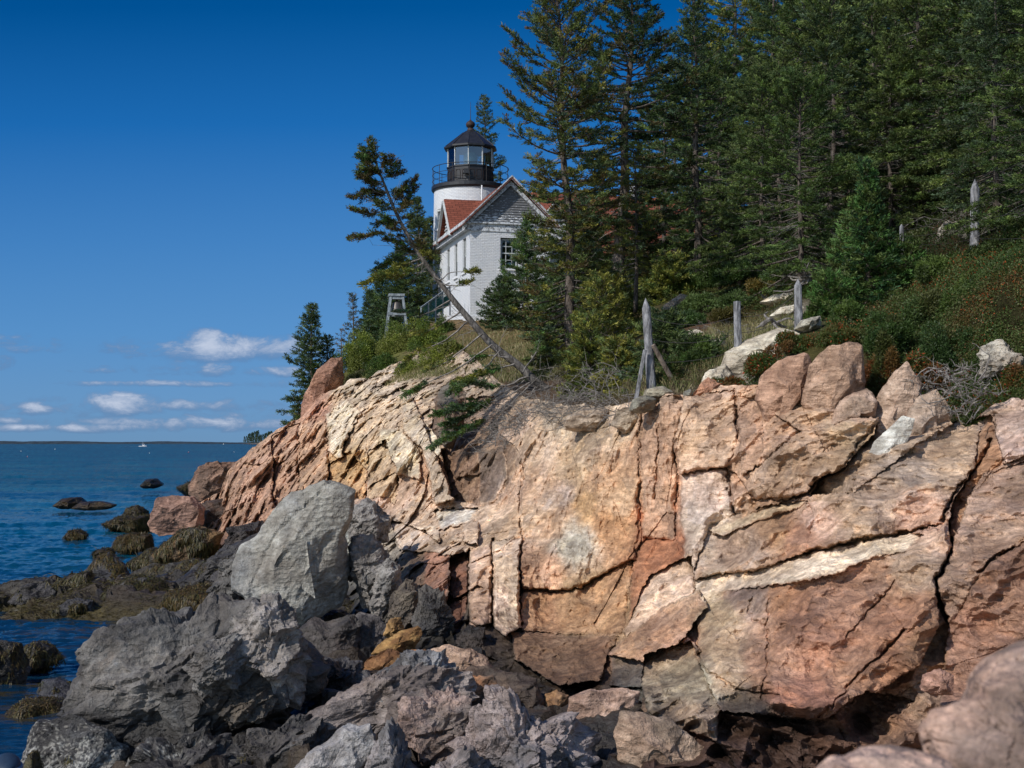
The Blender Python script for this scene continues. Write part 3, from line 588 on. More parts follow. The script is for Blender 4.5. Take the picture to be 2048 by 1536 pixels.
    Y2 = Y+dY
    V = np.stack([(x-CX)*Y2/F, Y2, ZC+(HY-y)*Y2/F], 1)
    # colour: patches follow the rock's own stains
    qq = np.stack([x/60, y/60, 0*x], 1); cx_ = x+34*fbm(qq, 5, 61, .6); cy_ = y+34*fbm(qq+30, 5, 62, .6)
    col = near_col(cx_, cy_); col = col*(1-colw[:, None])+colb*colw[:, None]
    # some broken planes are fresher / more iron stained
    _, _, ID, _ = worley(pw/np.array((.8, .8, .8)), 71); t = rnd(ID, 5)
    _, _, ID2, _ = worley(pw/np.array((.28, .3, .28)), 72); t2 = rnd(ID2, 5)
    col = col*(1+.15*t+.13*t2)[:, None]*np.stack([1+.03*t2, 1+0*t, 1-.07*t2+.04*t], 1)
    # tide-dark foot of the cliff
    zz = V[:, 2]; wet = np.clip((1.25+.35*fbm(p0*.8, 4, 81)-zz)/.5, 0, 1)*np.clip((1700-x)/250, 0, 1)
    col = col*(1-wet[:, None]*.66)
    g_ = col.mean(1)[:, None]; col = (col*.78+g_*.22)*np.array((1.07, 1.11, 1.0))
    # sheet behind the brink so that the cliff is solid from the side
    V = V.reshape(nv, nx, 3); C = col.reshape(nv, nx, 3)
    b1 = V[0]+np.array((.2, 1.6, -.25)); b2 = V[0]+np.array((.6, 6., -2.4)); b3 = V[0]+np.array((1.5, 12., -9.))
    V = np.concatenate([b3[None], b2[None], b1[None], V], 0); C = np.concatenate([C[:1]]*3+[C], 0); nv += 3
    i, k = np.meshgrid(np.arange(nv-1), np.arange(nx-1), indexing='ij')
    Q = np.stack([i*nx+k, (i+1)*nx+k, (i+1)*nx+k+1, i*nx+k+1], -1).reshape(-1, 4)
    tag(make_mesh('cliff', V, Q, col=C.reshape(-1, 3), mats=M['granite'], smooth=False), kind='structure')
cliff()
# ---------------------------------------------------------------- the slope above the cliff
HC = [(380, 1010, 72), (456, 945, 68), (560, 850, 70), (640, 775, 70), (690, 770, 68), (700, 735, 72), (750, 745, 64), (750, 690, 76), (800, 715, 64), (870, 690, 66), (880, 650, 77), (950, 700, 60), (940, 636, 78), (1000, 640, 76), (1000, 700, 58), (1000, 765, 47), (1060, 790, 41), (1080, 640, 70),
      (1060, 610, 80), (1150, 745, 42), (1130, 690, 52), (1130, 620, 68), (1150, 570, 84), (1240, 806, 34.5), (1240, 700, 42), (1250, 620, 55), (1250, 560, 75), (1300, 776, 31.2), (1330, 700, 36), (1350, 620, 46), (1380, 560, 60), (1400, 520, 75), (1400, 788, 30.5), (1480, 738, 31), (1440, 700, 33.5), (1480, 660, 37), (1530, 600, 42),
      (1530, 762, 28.8), (1600, 735, 28.4), (1600, 682, 30), (1600, 620, 34), (1620, 560, 41), (1600, 500, 55), (1700, 738, 28), (1700, 660, 30), (1700, 600, 34), (1750, 520, 41), (1720, 450, 56), (1800, 805, 27.2), (1820, 720, 28), (1850, 620, 30), (1850, 540, 33), (1860, 460, 39), (1860, 400, 50),
      (1905, 840, 26), (1950, 800, 26.2), (1950, 680, 27), (1950, 545, 28.5), (1960, 450, 34), (1990, 380, 42), (2048, 785, 25.2), (2048, 650, 26.3), (2048, 500, 28), (2250, 760, 24), (2250, 500, 27), (2250, 300, 36), (1500, 430, 85), (1700, 350, 80), (1900, 300, 70), (2100, 220, 60), (1350, 470, 95), (1250, 500, 98)]
_h = TPS([(a, b) for a, b, c in HC], np.log([c for a, b, c in HC]), 2e-3)
HTOP = [(380, 1000), (456, 940), (600, 830), (650, 770), (690, 745), (720, 700), (760, 682), (800, 668), (850, 648), (900, 640), (1000, 634), (1060, 606), (1150, 560), (1250, 500), (1350, 460), (1500, 410), (1700, 330), (1900, 270), (2100, 200), (2250, 180)]
def hillY(px, py): return np.clip(np.exp(_h(px, py)), 15, 140)
def hillP(px, py):
    Y = float(hillY(np.array([px]), np.array([py]))[0]); return P(px, py, Y)
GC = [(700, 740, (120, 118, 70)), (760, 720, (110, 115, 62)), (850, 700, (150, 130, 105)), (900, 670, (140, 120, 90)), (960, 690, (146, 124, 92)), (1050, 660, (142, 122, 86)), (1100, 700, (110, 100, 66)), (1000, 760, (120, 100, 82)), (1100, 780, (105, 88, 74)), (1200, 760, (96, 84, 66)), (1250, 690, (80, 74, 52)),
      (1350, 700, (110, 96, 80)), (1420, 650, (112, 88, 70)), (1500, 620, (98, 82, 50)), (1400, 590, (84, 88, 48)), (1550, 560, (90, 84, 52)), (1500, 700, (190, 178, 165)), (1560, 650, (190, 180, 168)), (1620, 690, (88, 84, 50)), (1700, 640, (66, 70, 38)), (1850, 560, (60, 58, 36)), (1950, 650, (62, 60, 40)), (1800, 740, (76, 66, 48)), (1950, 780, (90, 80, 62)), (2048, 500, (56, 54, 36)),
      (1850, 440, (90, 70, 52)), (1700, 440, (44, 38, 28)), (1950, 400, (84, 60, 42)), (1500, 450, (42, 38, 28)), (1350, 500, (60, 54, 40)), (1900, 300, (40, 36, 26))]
def hillside():
    nx, nv = 420, 260
    pxs = np.linspace(625, 2250, nx); j = np.linspace(0, 1, nv)
    top = crv(HTOP, pxs); bot = crv(BRINK, pxs)+6; bot = np.maximum(bot, top+10)
    PX = np.repeat(pxs[None], nv, 0); PY = top+(bot-top)*j[:, None]
    x, y = PX.ravel(), PY.ravel(); Y = hillY(x, y); jb = np.clip((j-.80)/.2, 0, 1)[:, None]; by = (cliffY(pxs, crv(BRINK, pxs))*1.012+.1)[None]
    Y = np.maximum(Y.reshape(nv, nx), by*jb+Y.reshape(nv, nx)*(1-jb)).ravel()
    p = np.stack([(x-CX)*Y/F, Y, ZC+(HY-y)*Y/F], 1)
    Y = Y*(1-.010*fbm(p*.5, 4, 5)-.006*fbm(p*2.2, 3, 6))
    V = np.stack([(x-CX)*Y/F, Y, ZC+(HY-y)*Y/F], 1)
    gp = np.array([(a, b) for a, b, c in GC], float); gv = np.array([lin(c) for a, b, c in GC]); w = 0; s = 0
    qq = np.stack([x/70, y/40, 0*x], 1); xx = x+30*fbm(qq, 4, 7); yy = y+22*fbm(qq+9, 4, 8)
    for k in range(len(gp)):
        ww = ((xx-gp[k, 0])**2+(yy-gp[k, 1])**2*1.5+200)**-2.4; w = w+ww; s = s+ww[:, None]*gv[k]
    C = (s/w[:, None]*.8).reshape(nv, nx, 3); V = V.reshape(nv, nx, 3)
    # crest runs on behind, level by the house and rising in the wood
    back = []
    for t in (8, 25, 60, 120):
        b = V[0].copy(); b[:, 1] += t; rise = np.clip((pxs-1150)/700, 0, 1)*.33; b[:, 0] *= b[:, 1]/V[0][:, 1]
        b[:, 2] += rise*t-.02*t*(pxs < 1150)-np.clip((760-pxs)/100, 0, 1)*t*.8; back.append(b)
    V = np.concatenate([np.array(back[::-1]), V, (V[-1]+np.array((0, 2.0, -2.5)))[None]], 0); C = np.concatenate([C[:1]]*4+[C, C[-1:]], 0); n = V.shape[0]
    i, k = np.meshgrid(np.arange(n-1), np.arange(nx-1), indexing='ij')
    Q = np.stack([i*nx+k, (i+1)*nx+k, (i+1)*nx+k+1, i*nx+k+1], -1).reshape(-1, 4)
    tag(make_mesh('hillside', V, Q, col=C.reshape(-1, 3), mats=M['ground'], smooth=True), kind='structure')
hillside()

# ---------------------------------------------------------------- the foreshore under the boulders
SHX = [(10, 3), (17, -4.5), (21.5, -6.3), (26, -6.6), (31, -6.8), (38.8, -8.8), (40.0, -14), (41.5, -16), (46, -16.5), (49, -13.0), (60, -13.5), (80, -17)]
def shore():
    Y0 = np.concatenate([np.linspace(12, 45, 300), np.linspace(45.3, 85, 120)]); U = np.linspace(-4, 24, 260)
    a = np.array(SHX, float); xs = np.interp(Y0, a[:, 0], a[:, 1])
    X = xs[:, None]+U[None]; YY = np.repeat(Y0[:, None], len(U), 1); p = np.stack([X.ravel(), YY.ravel(), 0*X.ravel()], 1)
    d = U[None]+0*X; z = np.where(d < 0, d*.25, np.minimum(d*.20, .55+d*.02)).ravel()
    pw = p+.5*np.stack([fbm(p*.8, 3, 1), fbm(p*.8+5, 3, 2), 0*z], 1)
    z = z+facets(pw, (1.4, 1.4, 9), 301, .28, .3, .3)+.4*facets(pw, (.5, .5, 9), 302, .2, .3, .2)+.1*fbm(p*2, 4, 303)-.05
    col = np.where((rnd(worley(pw/1.1, 304)[2], 3) > .1)[:, None], np.array((.040, .036, .032)), np.array((.058, .044, .030)))
    weed = np.clip((fbm(p*.6, 4, 305)+.25)*4, 0, 1)*np.clip((YY.ravel()-33)/6, 0, 1)*np.clip((.6-z)/.3, 0, 1)
    col = col*(1-weed[:, None])+np.array((.06, .045, .010))*weed[:, None]
    V = np.stack([X.ravel(), YY.ravel(), z], 1); n = len(U)
    i, k = np.meshgrid(np.arange(len(Y0)-1), np.arange(n-1), indexing='ij')
    Q = np.stack([i*n+k, i*n+k+1, (i+1)*n+k+1, (i+1)*n+k], -1).reshape(-1, 4)
    o = make_mesh('shore', V, Q, col=col, mats=M['weed_rock']); tag(o, kind='structure')
    # loose wrack strewn over the low shelf
    rng = np.random.default_rng(8); g = np.nonzero((V[:, 1] > 34) & (V[:, 1] < 58) & (V[:, 2] > -.05) & (V[:, 2] < .8) & (fbm(V*.7, 3, 306) > -.25) & (V[:, 0] < -4))[0]; i = rng.choice(g, 26000)
    c0 = V[i]+rng.normal(size=(len(i), 3))*(.08, .08, .02); an = rng.random(len(i))*6.28; dd = np.stack([np.cos(an), np.sin(an)-.4, rng.normal(size=len(i))*.25], 1)
    m = MB(); m.leaves(c0+(0, 0, .03), dd, rng.uniform(.08, .26, len(i)), rng.uniform(.012, .028, len(i)), np.array((.060, .048, .014))*rng.uniform(.4, 1.7, (len(i), 1)), rng)
    tag(m.build('strewn_wrack', M['seaweed']), kind='stuff')
shore()

# ---------------------------------------------------------------- boulders
def ico(n):
    import bmesh
    bm = bmesh.new(); bmesh.ops.create_icosphere(bm, subdivisions=n, radius=1)
    V = np.array([v.co for v in bm.verts]); T = np.array([[v.index for v in f.verts] for f in bm.faces]); bm.free(); return V, T
ICO = {}
def rock(outline, Y, T, c1, c2=None, style='block', seed=0, name='boulder', label='', cat='rock', group=None, sub=6, m='schist', weed=0, rough=1.0, wet=None, tilt=None, skew=0, barn=None):
    """closed boulder whose outline, seen from the path, is the given one; T = half depth in metres"""
    if sub not in ICO: ICO[sub] = ico(sub)
    U, tri = ICO[sub]; rng = np.random.default_rng(seed+11); o = np.array(outline, float)
    if Y == 'h': q_ = o.mean(0); Y = float(hillY(q_[:1], q_[1:])[0])*.99-T*.45
    c = np.array([(o[:, 0].min()+o[:, 0].max())/2, (o[:, 1].min()+o[:, 1].max())/2])*.4+o.mean(0)*.6
    p = U.copy()
    for k in range(9 if style == 'block' else 5):       # cleave flat faces off the front and back
        n = rng.normal(size=3); n[1] = -abs(n[1])-.55 if k % 3 else abs(n[1])+.5; n /= np.linalg.norm(n)
        if tilt is not None and k == 0: n = np.array(tilt, float); n /= np.linalg.norm(n)
        cc = rng.uniform(.36, .66) if style == 'block' else rng.uniform(.60, .85)
        if tilt is not None and k == 0: cc = .34 if style == 'block' else .62
        e = p@n-cc
        p = p-np.clip(e, 0, None)[:, None]*n
    an = np.arctan2(-U[:, 2], U[:, 0]); rho = np.hypot(p[:, 0], p[:, 2]); r0 = np.hypot(U[:, 0], U[:, 2])+1e-6
    # radius of the outline along each bearing
    N = 720; ang = np.arange(N)/N*2*np.pi-np.pi; rad = np.zeros(N)
    for (x1, y1), (x2, y2) in zip(o, np.roll(o, -1, 0)):
        dx, dy = np.cos(ang), np.sin(ang); ex, ey = x2-x1, y2-y1; den = dx*ey-dy*ex
        with np.errstate(divide='ignore', invalid='ignore'):
            t = ((x1-c[0])*ey-(y1-c[1])*ex)/den; s = ((x1-c[0])*dy-(y1-c[1])*dx)/den
        ok = (np.abs(den) > 1e-9) & (t > 0) & (s >= 0) & (s <= 1); rad = np.where(ok & (t > rad), t, rad)
    Rr = np.interp(an, ang, rad, period=2*np.pi)
    fac = rho/r0; fac = 1-(1-fac)*np.clip((1-r0)/.30, 0, 1); rr = Rr*r0**.9*fac
    px = c[0]+rr*np.cos(an); py = c[1]+rr*np.sin(an)
    y = Y+T*p[:, 1]+skew*(px-c[0])/100
    V = np.stack([(px-CX)*Y/F, y, ZC+(HY-py)*Y/F], 1)
    ctr = P(c[0], c[1], Y); sz = rad.mean()*Y/F
    d = V-ctr; ln = np.linalg.norm(d, axis=1)[:, None]+1e-6; d = d/ln
    q = V+seed*7.7; qw = q+.25*sz*np.stack([fbm(q/sz, 3, 1), fbm(q/sz+3, 3, 2), fbm(q/sz+5, 3, 3)], 1)*.35
    ql = qw@rot(R(-30+rng.uniform(-25, 25)), rng.uniform(-.4, .4))
    k = rough
    if style == 'block': h = facets(ql, (sz*1.1, sz, sz*.6), seed+1, .02, .05, .02)+.12*chips(ql, (sz*.8, sz*.7, sz*.5), seed+2)+.05*chips(ql, (sz*.3, sz*.3, sz*.2), seed+3)+.016*chips(ql, (sz*.11, sz*.11, sz*.08), seed+4)+.012*fbm(q*8/sz, 4, 5)
    elif style == 'jag': h = facets(ql, (sz*.9, sz*.7, sz*.40), seed+1, .06, .12, .05)+.24*chips(ql, (sz*.75, sz*.7, sz*.42), seed+2)+.10*chips(ql, (sz*.30, sz*.30, sz*.18), seed+3)+facets(ql, (sz*.24, sz*.28, sz*.12), seed+5, .02, .05, .015)+.035*chips(ql, (sz*.10, sz*.11, sz*.07), seed+4)+.012*fbm(q*9/sz, 3, 5)
    else: h = .10*fbm(q*1.2/sz, 3, 4)+.07*fbm(q*4/sz, 4, 5)+facets(ql, (sz*.5, sz*.5, sz*.4), seed+2, .02, .04, .02)
    V = V+d*(h*k*sz)[:, None]
    c1 = lin(c1)*.95; c2 = lin(c2)*.95 if c2 is not None else c1*.75
    if m == 'schist': c1, c2 = c1*.94, c2*.90
    if m == 'granite': c1, c2 = [(q*.80+q.mean()*.20)*np.array((1.0, 1.04, .95)) for q in (c1, c2)]
    b = np.clip(fbm(q*1.3/sz, 5, 9)*2.6+.5, 0, 1)[:, None]; col = c1*(1-b)+c2*b
    col = col*(1+.10*rnd(worley(qw/(sz*.35), seed+6)[2], 2))[:, None]
    if wet is not None:
        f = np.clip((wet+.25*fbm(q*1.2, 4, 12)-V[:, 2])/.35, 0, 1)[:, None]; col = col*(1-.68*f)
    if barn is not None:
        k_ = (vnoise(V*42, 5) > .30+.5*np.clip((V[:, 2]-barn)/.3, -.4, 3)-.5*fbm(V*2.2, 3, 8))[:, None]; col = np.where(k_ & (V[:, 2] < barn+.5)[:, None], np.array((.34, .34, .31))*(.6+.5*rng.random((len(V), 1))), col)
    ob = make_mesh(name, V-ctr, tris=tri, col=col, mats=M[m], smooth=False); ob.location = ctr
    tag(ob, label, cat, group)
    if weed: seaweed(ob, V, tri, weed, seed, sz)
    return ob
def seaweed(ob, V, tri, amount, seed, sz, zmax=None, L0=None):
    """wrack hanging down the rock in strands"""
    rng = np.random.default_rng(seed+5); a, b, c = V[tri[:, 0]], V[tri[:, 1]], V[tri[:, 2]]
    nn = np.cross(b-a, c-a); ar = np.linalg.norm(nn, axis=1); nrm = nn/(ar[:, None]+1e-9)
    cen = (a+b+c)/3; keep = (fbm(cen*1.4/sz+seed, 3, 77) > .35-amount*.75) & (nrm[:, 1] < .45)
    if keep.sum() < 5: return
    kY = min(1, V[:, 1].mean()/48)**1.6
    w = ar*keep; w = w/w.sum(); n = int(7000*amount*min(4, max(.5, sz)))
    idx = rng.choice(len(w), n, p=w); P0 = cen[idx]+nrm[idx]*.015; N = nrm[idx]
    dn = np.array((0, 0, -1.))-(-N[:, 2])[:, None]*N+rng.normal(size=(n, 3))*(.28+.4*(1-kY)); dn /= np.linalg.norm(dn, axis=1)[:, None]
    L = kY*rng.uniform(.08, .24, n)*(L0 or 1); sd = np.cross(dn, N); sd /= np.linalg.norm(sd, axis=1)[:, None]+1e-9
    wd = (kY**.5)*rng.uniform(.008, .018, n)*(L0 or 1); base = np.array((.060, .048, .014)); C = base*rng.uniform(.35, 1.7, (n, 1))*np.stack([rng.uniform(.8, 1.25, n), rng.uniform(.85, 1.1, n), np.ones(n)], 1)
    rows = []
    for t in (0, .33, .66, 1):
        pt = P0+dn*(L*t)[:, None]+N*(.012*kY*math.sin(t*3.14)+.006)+np.array((0, 0, -.05*t*t)); ww = (wd*(1-.6*t))[:, None]
        rows += [pt-sd*ww, pt+sd*ww]
    VV = np.stack(rows, 1).reshape(-1, 3)-np.array(ob.location)
    b0 = np.arange(n)[:, None]*8; Q = np.concatenate([b0+np.array((2*k, 2*k+1, 2*k+3, 2*k+2)) for k in range(3)], 0)
    make_mesh('seaweed', VV-0, Q, col=np.repeat(C, 8, 0), mats=M['seaweed'], parent=ob)['kind'] = 'stuff'
_k = None
GR, GD, PK, OR, DK, LG = (150, 148, 143), (112, 110, 106), (196, 160, 140), (176, 126, 70), (74, 70, 66), (178, 176, 168)
WD = (66, 60, 46)
rock([(482, 1130), (492, 1092), (520, 1058), (560, 1015), (615, 985), (672, 975), (700, 995), (696, 1040), (680, 1075), (690, 1120), (692, 1175), (672, 1212), (620, 1246), (560, 1236), (505, 1202), (480, 1170)], 33.5, 1.5, (172, 170, 160), (150, 152, 150), seed=1, sub=7, wet=.75, tilt=(-.25, -.9, .3), rough=.75,
     label='huge smooth pale grey boulder leaning on the cliff, dark hollow under it')
rock([(420, 1200), (455, 1130), (480, 1105), (500, 1090), (510, 1130), (490, 1180), (500, 1215), (470, 1230)], 35, .9, (120, 118, 114), (90, 88, 84), seed=2, style='jag', label='grey rock wedged against the left edge of the huge pale grey boulder', wet=1.0)
rock([(168, 1420), (185, 1350), (200, 1310), (232, 1272), (262, 1250), (320, 1240), (400, 1252), (470, 1250), (520, 1240), (590, 1290), (604, 1350), (580, 1400), (545, 1430), (470, 1470), (462, 1540), (430, 1600), (190, 1600), (172, 1500)], 23.2, 1.35, (128, 125, 120), (96, 95, 93), seed=3, barn=-.35, style='jag', sub=7, wet=.9, rough=.85, tilt=(-.35, -.8, .5),
     label='biggest dark grey boulder in the left foreground, cracked and rough with a shaded right side')
rock([(478, 1245), (505, 1215), (540, 1200), (572, 1225), (592, 1280), (604, 1340), (590, 1380), (560, 1390), (530, 1350), (490, 1330), (470, 1290)], 22.8, .8, (158, 152, 146), (120, 118, 114), seed=4, style='jag', label='jagged grey knob rising at the right end of the biggest foreground boulder')
rock([(385, 1330), (420, 1290), (470, 1280), (480, 1320), (475, 1370), (430, 1385), (395, 1370)], 22.0, .5, (138, 136, 132), (110, 110, 108), seed=5, style='jag', label='squarish grey block standing out of the front of the biggest foreground boulder', wet=-.5)
rock([(445, 1420), (480, 1390), (530, 1380), (548, 1400), (520, 1440), (470, 1450)], 22.2, .45, (120, 112, 100), (90, 86, 80), seed=6, style='jag', label='small brownish block under the right edge of the biggest foreground boulder')
rock([(50, 1640), (60, 1500), (82, 1445), (150, 1432), (210, 1455), (250, 1490), (270, 1560), (260, 1640)], 22, .9, (88, 88, 88), (64, 62, 60), seed=7, barn=0.45, style='block', sub=6, weed=.12, rough=.8, label='flat-topped dark barnacled rock in the bottom left corner')
rock([(250, 1640), (262, 1540), (300, 1500), (360, 1510), (420, 1495), (470, 1520), (480, 1640)], 20.5, .8, (84, 82, 80), (60, 58, 54), seed=8, barn=0.35, style='jag', weed=.1, label='low dark barnacled rock at the foot of the biggest foreground boulder')
rock([(460, 1640), (470, 1530), (520, 1480), (580, 1450), (640, 1440), (650, 1500), (620, 1560), (600, 1640)], 20.8, .8, (96, 92, 88), (72, 70, 68), seed=9, style='jag', label='dark layered rock between the biggest foreground boulder and the pale pointed slab')
rock([(600, 1500), (622, 1440), (690, 1395), (740, 1370), (800, 1345), (860, 1340), (915, 1355), (925, 1395), (890, 1440), (800, 1470), (720, 1490)], 21.5, .9, (158, 146, 138), (120, 112, 108), seed=10, style='jag', sub=6, label='broad pinkish grey jagged rock in the middle of the bottom foreground')
rock([(735, 1385), (770, 1345), (820, 1320), (860, 1318), (900, 1340), (918, 1385), (905, 1410), (850, 1400), (790, 1405)], 21.6, .7, (150, 150, 150), (112, 112, 114), seed=11, style='jag', label='grey crumpled rock in front of the pink rounded slab')
rock([(790, 1450), (805, 1400), (850, 1388), (900, 1398), (948, 1435), (965, 1490), (930, 1545), (860, 1560), (810, 1520)], 19.6, .7, (172, 150, 138), (128, 118, 112), seed=12, style='jag', label='pinkish striped rounded rock at the bottom, left of the tallest jagged crag')
rock([(930, 1620), (950, 1490), (975, 1440), (1000, 1405), (1020, 1396), (1060, 1432), (1110, 1460), (1150, 1520), (1175, 1600), (1160, 1660), (940, 1660)], 18.6, .9, (170, 156, 150), (124, 120, 120), seed=13, style='jag', sub=7, rough=1.1, label='tallest jagged grey and pink crag at the bottom centre')
rock([(575, 1640), (590, 1540), (640, 1495), (700, 1465), (740, 1446), (750, 1480), (730, 1530), (745, 1640)], 18.2, .7, (178, 176, 174), (140, 140, 140), seed=14, style='block', label='pale grey pointed slab at the bottom left of centre')
rock([(725, 1640), (745, 1540), (765, 1475), (782, 1448), (800, 1480), (812, 1530), (850, 1560), (860, 1640)], 18.0, .6, (150, 144, 142), (112, 110, 110), seed=15, style='jag', label='small grey pyramid-shaped rock at the bottom, beside the pale pointed slab')
rock([(850, 1640), (870, 1560), (910, 1520), (940, 1500), (960, 1540), (950, 1640)], 17.6, .6, (160, 150, 146), (124, 118, 116), seed=16, style='jag', label='little grey ridge of rock at the bottom edge, left of the tallest crag')
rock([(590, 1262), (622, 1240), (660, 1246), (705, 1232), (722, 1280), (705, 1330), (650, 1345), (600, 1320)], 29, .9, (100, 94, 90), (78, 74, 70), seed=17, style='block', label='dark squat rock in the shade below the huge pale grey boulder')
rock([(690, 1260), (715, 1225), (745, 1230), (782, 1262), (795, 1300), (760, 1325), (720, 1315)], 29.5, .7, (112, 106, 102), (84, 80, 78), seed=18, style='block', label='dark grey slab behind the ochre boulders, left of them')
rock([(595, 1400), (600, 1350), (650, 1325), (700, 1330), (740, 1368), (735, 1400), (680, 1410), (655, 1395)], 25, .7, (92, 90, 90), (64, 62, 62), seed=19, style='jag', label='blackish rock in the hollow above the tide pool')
rock([(742, 1308), (770, 1278), (835, 1254), (842, 1272), (822, 1298), (795, 1308)], 26.8, .45, (184, 138, 72), (150, 104, 50), seed=20, sub=5, m='granite', label='sharp-edged ochre boulder on top of the ochre pile')
rock([(718, 1345), (735, 1318), (775, 1300), (825, 1318), (800, 1350), (750, 1358)], 26, .45, (178, 124, 72), (146, 96, 52), seed=21, sub=5, m='granite', label='broad orange brown slab at the bottom of the ochre pile')
rock([(766, 1272), (778, 1240), (802, 1234), (806, 1262), (790, 1278)], 27.6, .3, (186, 140, 78), (150, 110, 60), seed=22, sub=5, m='granite', label='small upright ochre rock at the back of the ochre pile')
rock([(815, 1345), (822, 1302), (850, 1300), (868, 1322), (850, 1348)], 25.6, .35, (180, 122, 76), (150, 100, 60), seed=23, sub=5, m='granite', label='rust brown rock at the right of the ochre pile')
rock([(775, 1330), (800, 1310), (835, 1315), (830, 1335), (800, 1342)], 25.5, .25, (160, 112, 60), seed=24, sub=5, m='granite', label='smallest rust coloured stone in front of the ochre pile')
rock([(855, 1302), (890, 1293), (935, 1297), (968, 1315), (992, 1345), (985, 1362), (930, 1352), (885, 1335)], 24.6, .55, (204, 164, 140), (170, 136, 118), seed=25, m='granite', label='rounded pink granite slab above the crumpled grey rock')
rock([(905, 1365), (945, 1345), (990, 1348), (1060, 1362), (1085, 1400), (1088, 1440), (1030, 1450), (960, 1440), (925, 1410)], 23.2, .7, (120, 96, 82), (92, 76, 68), seed=26, m='granite', tilt=(-.2, -.7, .7), label='large brown sloping slab right of the crumpled grey rock')
rock([(915, 1372), (940, 1350), (985, 1352), (992, 1385), (985, 1410), (940, 1420), (925, 1400)], 22.4, .35, (178, 120, 80), (96, 78, 68), seed=27, m='granite', sub=5, label='brown block with an orange top on the large sloping slab')
rock([(1088, 1425), (1092, 1392), (1115, 1382), (1135, 1392), (1136, 1425), (1112, 1440)], 23, .3, (170, 122, 78), (120, 86, 60), seed=28, m='granite', sub=5, label='small orange brown rock left of the pink cube-shaped boulder')
rock([(1132, 1442), (1138, 1396), (1180, 1384), (1240, 1382), (1280, 1386), (1278, 1415), (1258, 1448), (1225, 1466), (1180, 1460)], 21.6, .55, (214, 172, 152), (186, 148, 132), seed=29, m='granite', rough=.6, tilt=(-.15, -.97, .1), label='cube-shaped pink granite boulder with a dark flat top')
rock([(1236, 1480), (1244, 1428), (1280, 1428), (1335, 1446), (1392, 1482), (1440, 1530), (1420, 1620), (1250, 1620)], 18.8, .6, (208, 172, 150), (176, 150, 132), seed=30, m='granite', rough=.7, sub=6, tilt=(-.1, -.75, .65), label='long pink and cream slab sloping down at the bottom edge, right of centre')
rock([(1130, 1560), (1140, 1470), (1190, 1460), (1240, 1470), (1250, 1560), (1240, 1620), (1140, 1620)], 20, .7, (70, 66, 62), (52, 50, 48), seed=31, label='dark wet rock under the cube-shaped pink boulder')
rock([(1040, 1430), (1080, 1415), (1130, 1440), (1135, 1480), (1080, 1480)], 22, .5, (84, 78, 70), (60, 56, 52), seed=32, sub=5, label='low dark rock between the brown slab and the cube-shaped pink boulder')
rock([(1275, 1450), (1285, 1395), (1330, 1390), (1345, 1420), (1320, 1462)], 21.5, .5, (128, 100, 84), (90, 76, 68), seed=33, sub=5, m='granite', label='brown rock just right of the cube-shaped pink boulder')
rock([(700, 1035), (715, 1012), (748, 1008), (772, 1040), (768, 1078), (730, 1092), (702, 1075)], 36.5, .8, (160, 156, 150), (128, 124, 120), seed=101, style='jag', rough=.7, label='fractured grey block touching the upper right of the huge pale grey boulder')
rock([(700, 1100), (712, 1075), (745, 1072), (772, 1105), (768, 1160), (745, 1212), (722, 1200), (702, 1140)], 34.2, .7, (164, 160, 154), (126, 124, 120), seed=102, style='jag', rough=.7, label='upright light grey rock rib just right of the huge pale grey boulder')
rock([(742, 1215), (755, 1150), (778, 1120), (798, 1135), (796, 1175), (778, 1215), (758, 1232)], 33, .6, (158, 154, 148), (118, 116, 112), seed=103, style='jag', rough=.7, label='second upright grey rock rib from the huge pale grey boulder')
rock([(772, 1262), (785, 1205), (812, 1160), (835, 1180), (832, 1235), (805, 1265)], 31, .6, (122, 112, 98), (92, 84, 76), seed=104, style='jag', rough=.7, label='brownish grey rib behind the ochre pile')
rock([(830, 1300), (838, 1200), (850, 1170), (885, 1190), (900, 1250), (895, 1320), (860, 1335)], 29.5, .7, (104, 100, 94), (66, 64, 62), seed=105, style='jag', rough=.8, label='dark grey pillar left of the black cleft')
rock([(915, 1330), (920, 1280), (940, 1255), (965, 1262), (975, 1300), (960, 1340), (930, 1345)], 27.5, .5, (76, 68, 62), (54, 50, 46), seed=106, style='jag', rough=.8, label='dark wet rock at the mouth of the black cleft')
# left shore
rock([(302, 1062), (306, 1020), (316, 998), (340, 993), (385, 995), (405, 1018), (402, 1048), (375, 1062), (330, 1070)], 62, 1.5, (190, 142, 124), (150, 112, 100), seed=34, m='granite', wet=.7, rough=.7, label='pink rounded boulder standing at the water on the far left shore')
rock([(300, 1122), (325, 1092), (360, 1066), (400, 1058), (440, 1068), (432, 1095), (390, 1128), (340, 1135)], 50, 1.1, (140, 105, 66), (70, 64, 56), seed=35, m='granite', weed=.35, wet=.5, label='tan rock with wrack on its lower side in front of the pink rounded boulder')
rock([(380, 985), (385, 945), (400, 932), (440, 930), (475, 925), (480, 960), (470, 1000), (400, 1000)], 75, 2, (176, 132, 110), (120, 92, 78), seed=36, m='granite', wet=1.2, label='low brown ledge running out behind the left end of the cliff')
rock([(395, 1050), (405, 1010), (440, 1000), (470, 1005), (470, 1060), (430, 1075)], 64, 1.5, (140, 100, 80), (80, 64, 56), seed=37, m='granite', wet=1.6, label='dark brown rock at the left foot of the cliff behind the pink rounded boulder')
rock([(355, 975), (380, 962), (420, 960), (445, 972), (420, 990), (370, 990)], 92, 1.8, WD, (50, 44, 30), seed=38, style='lump', m='weed_rock', weed=.5, sub=5, label='wrack-covered low rock beside the brown ledge')
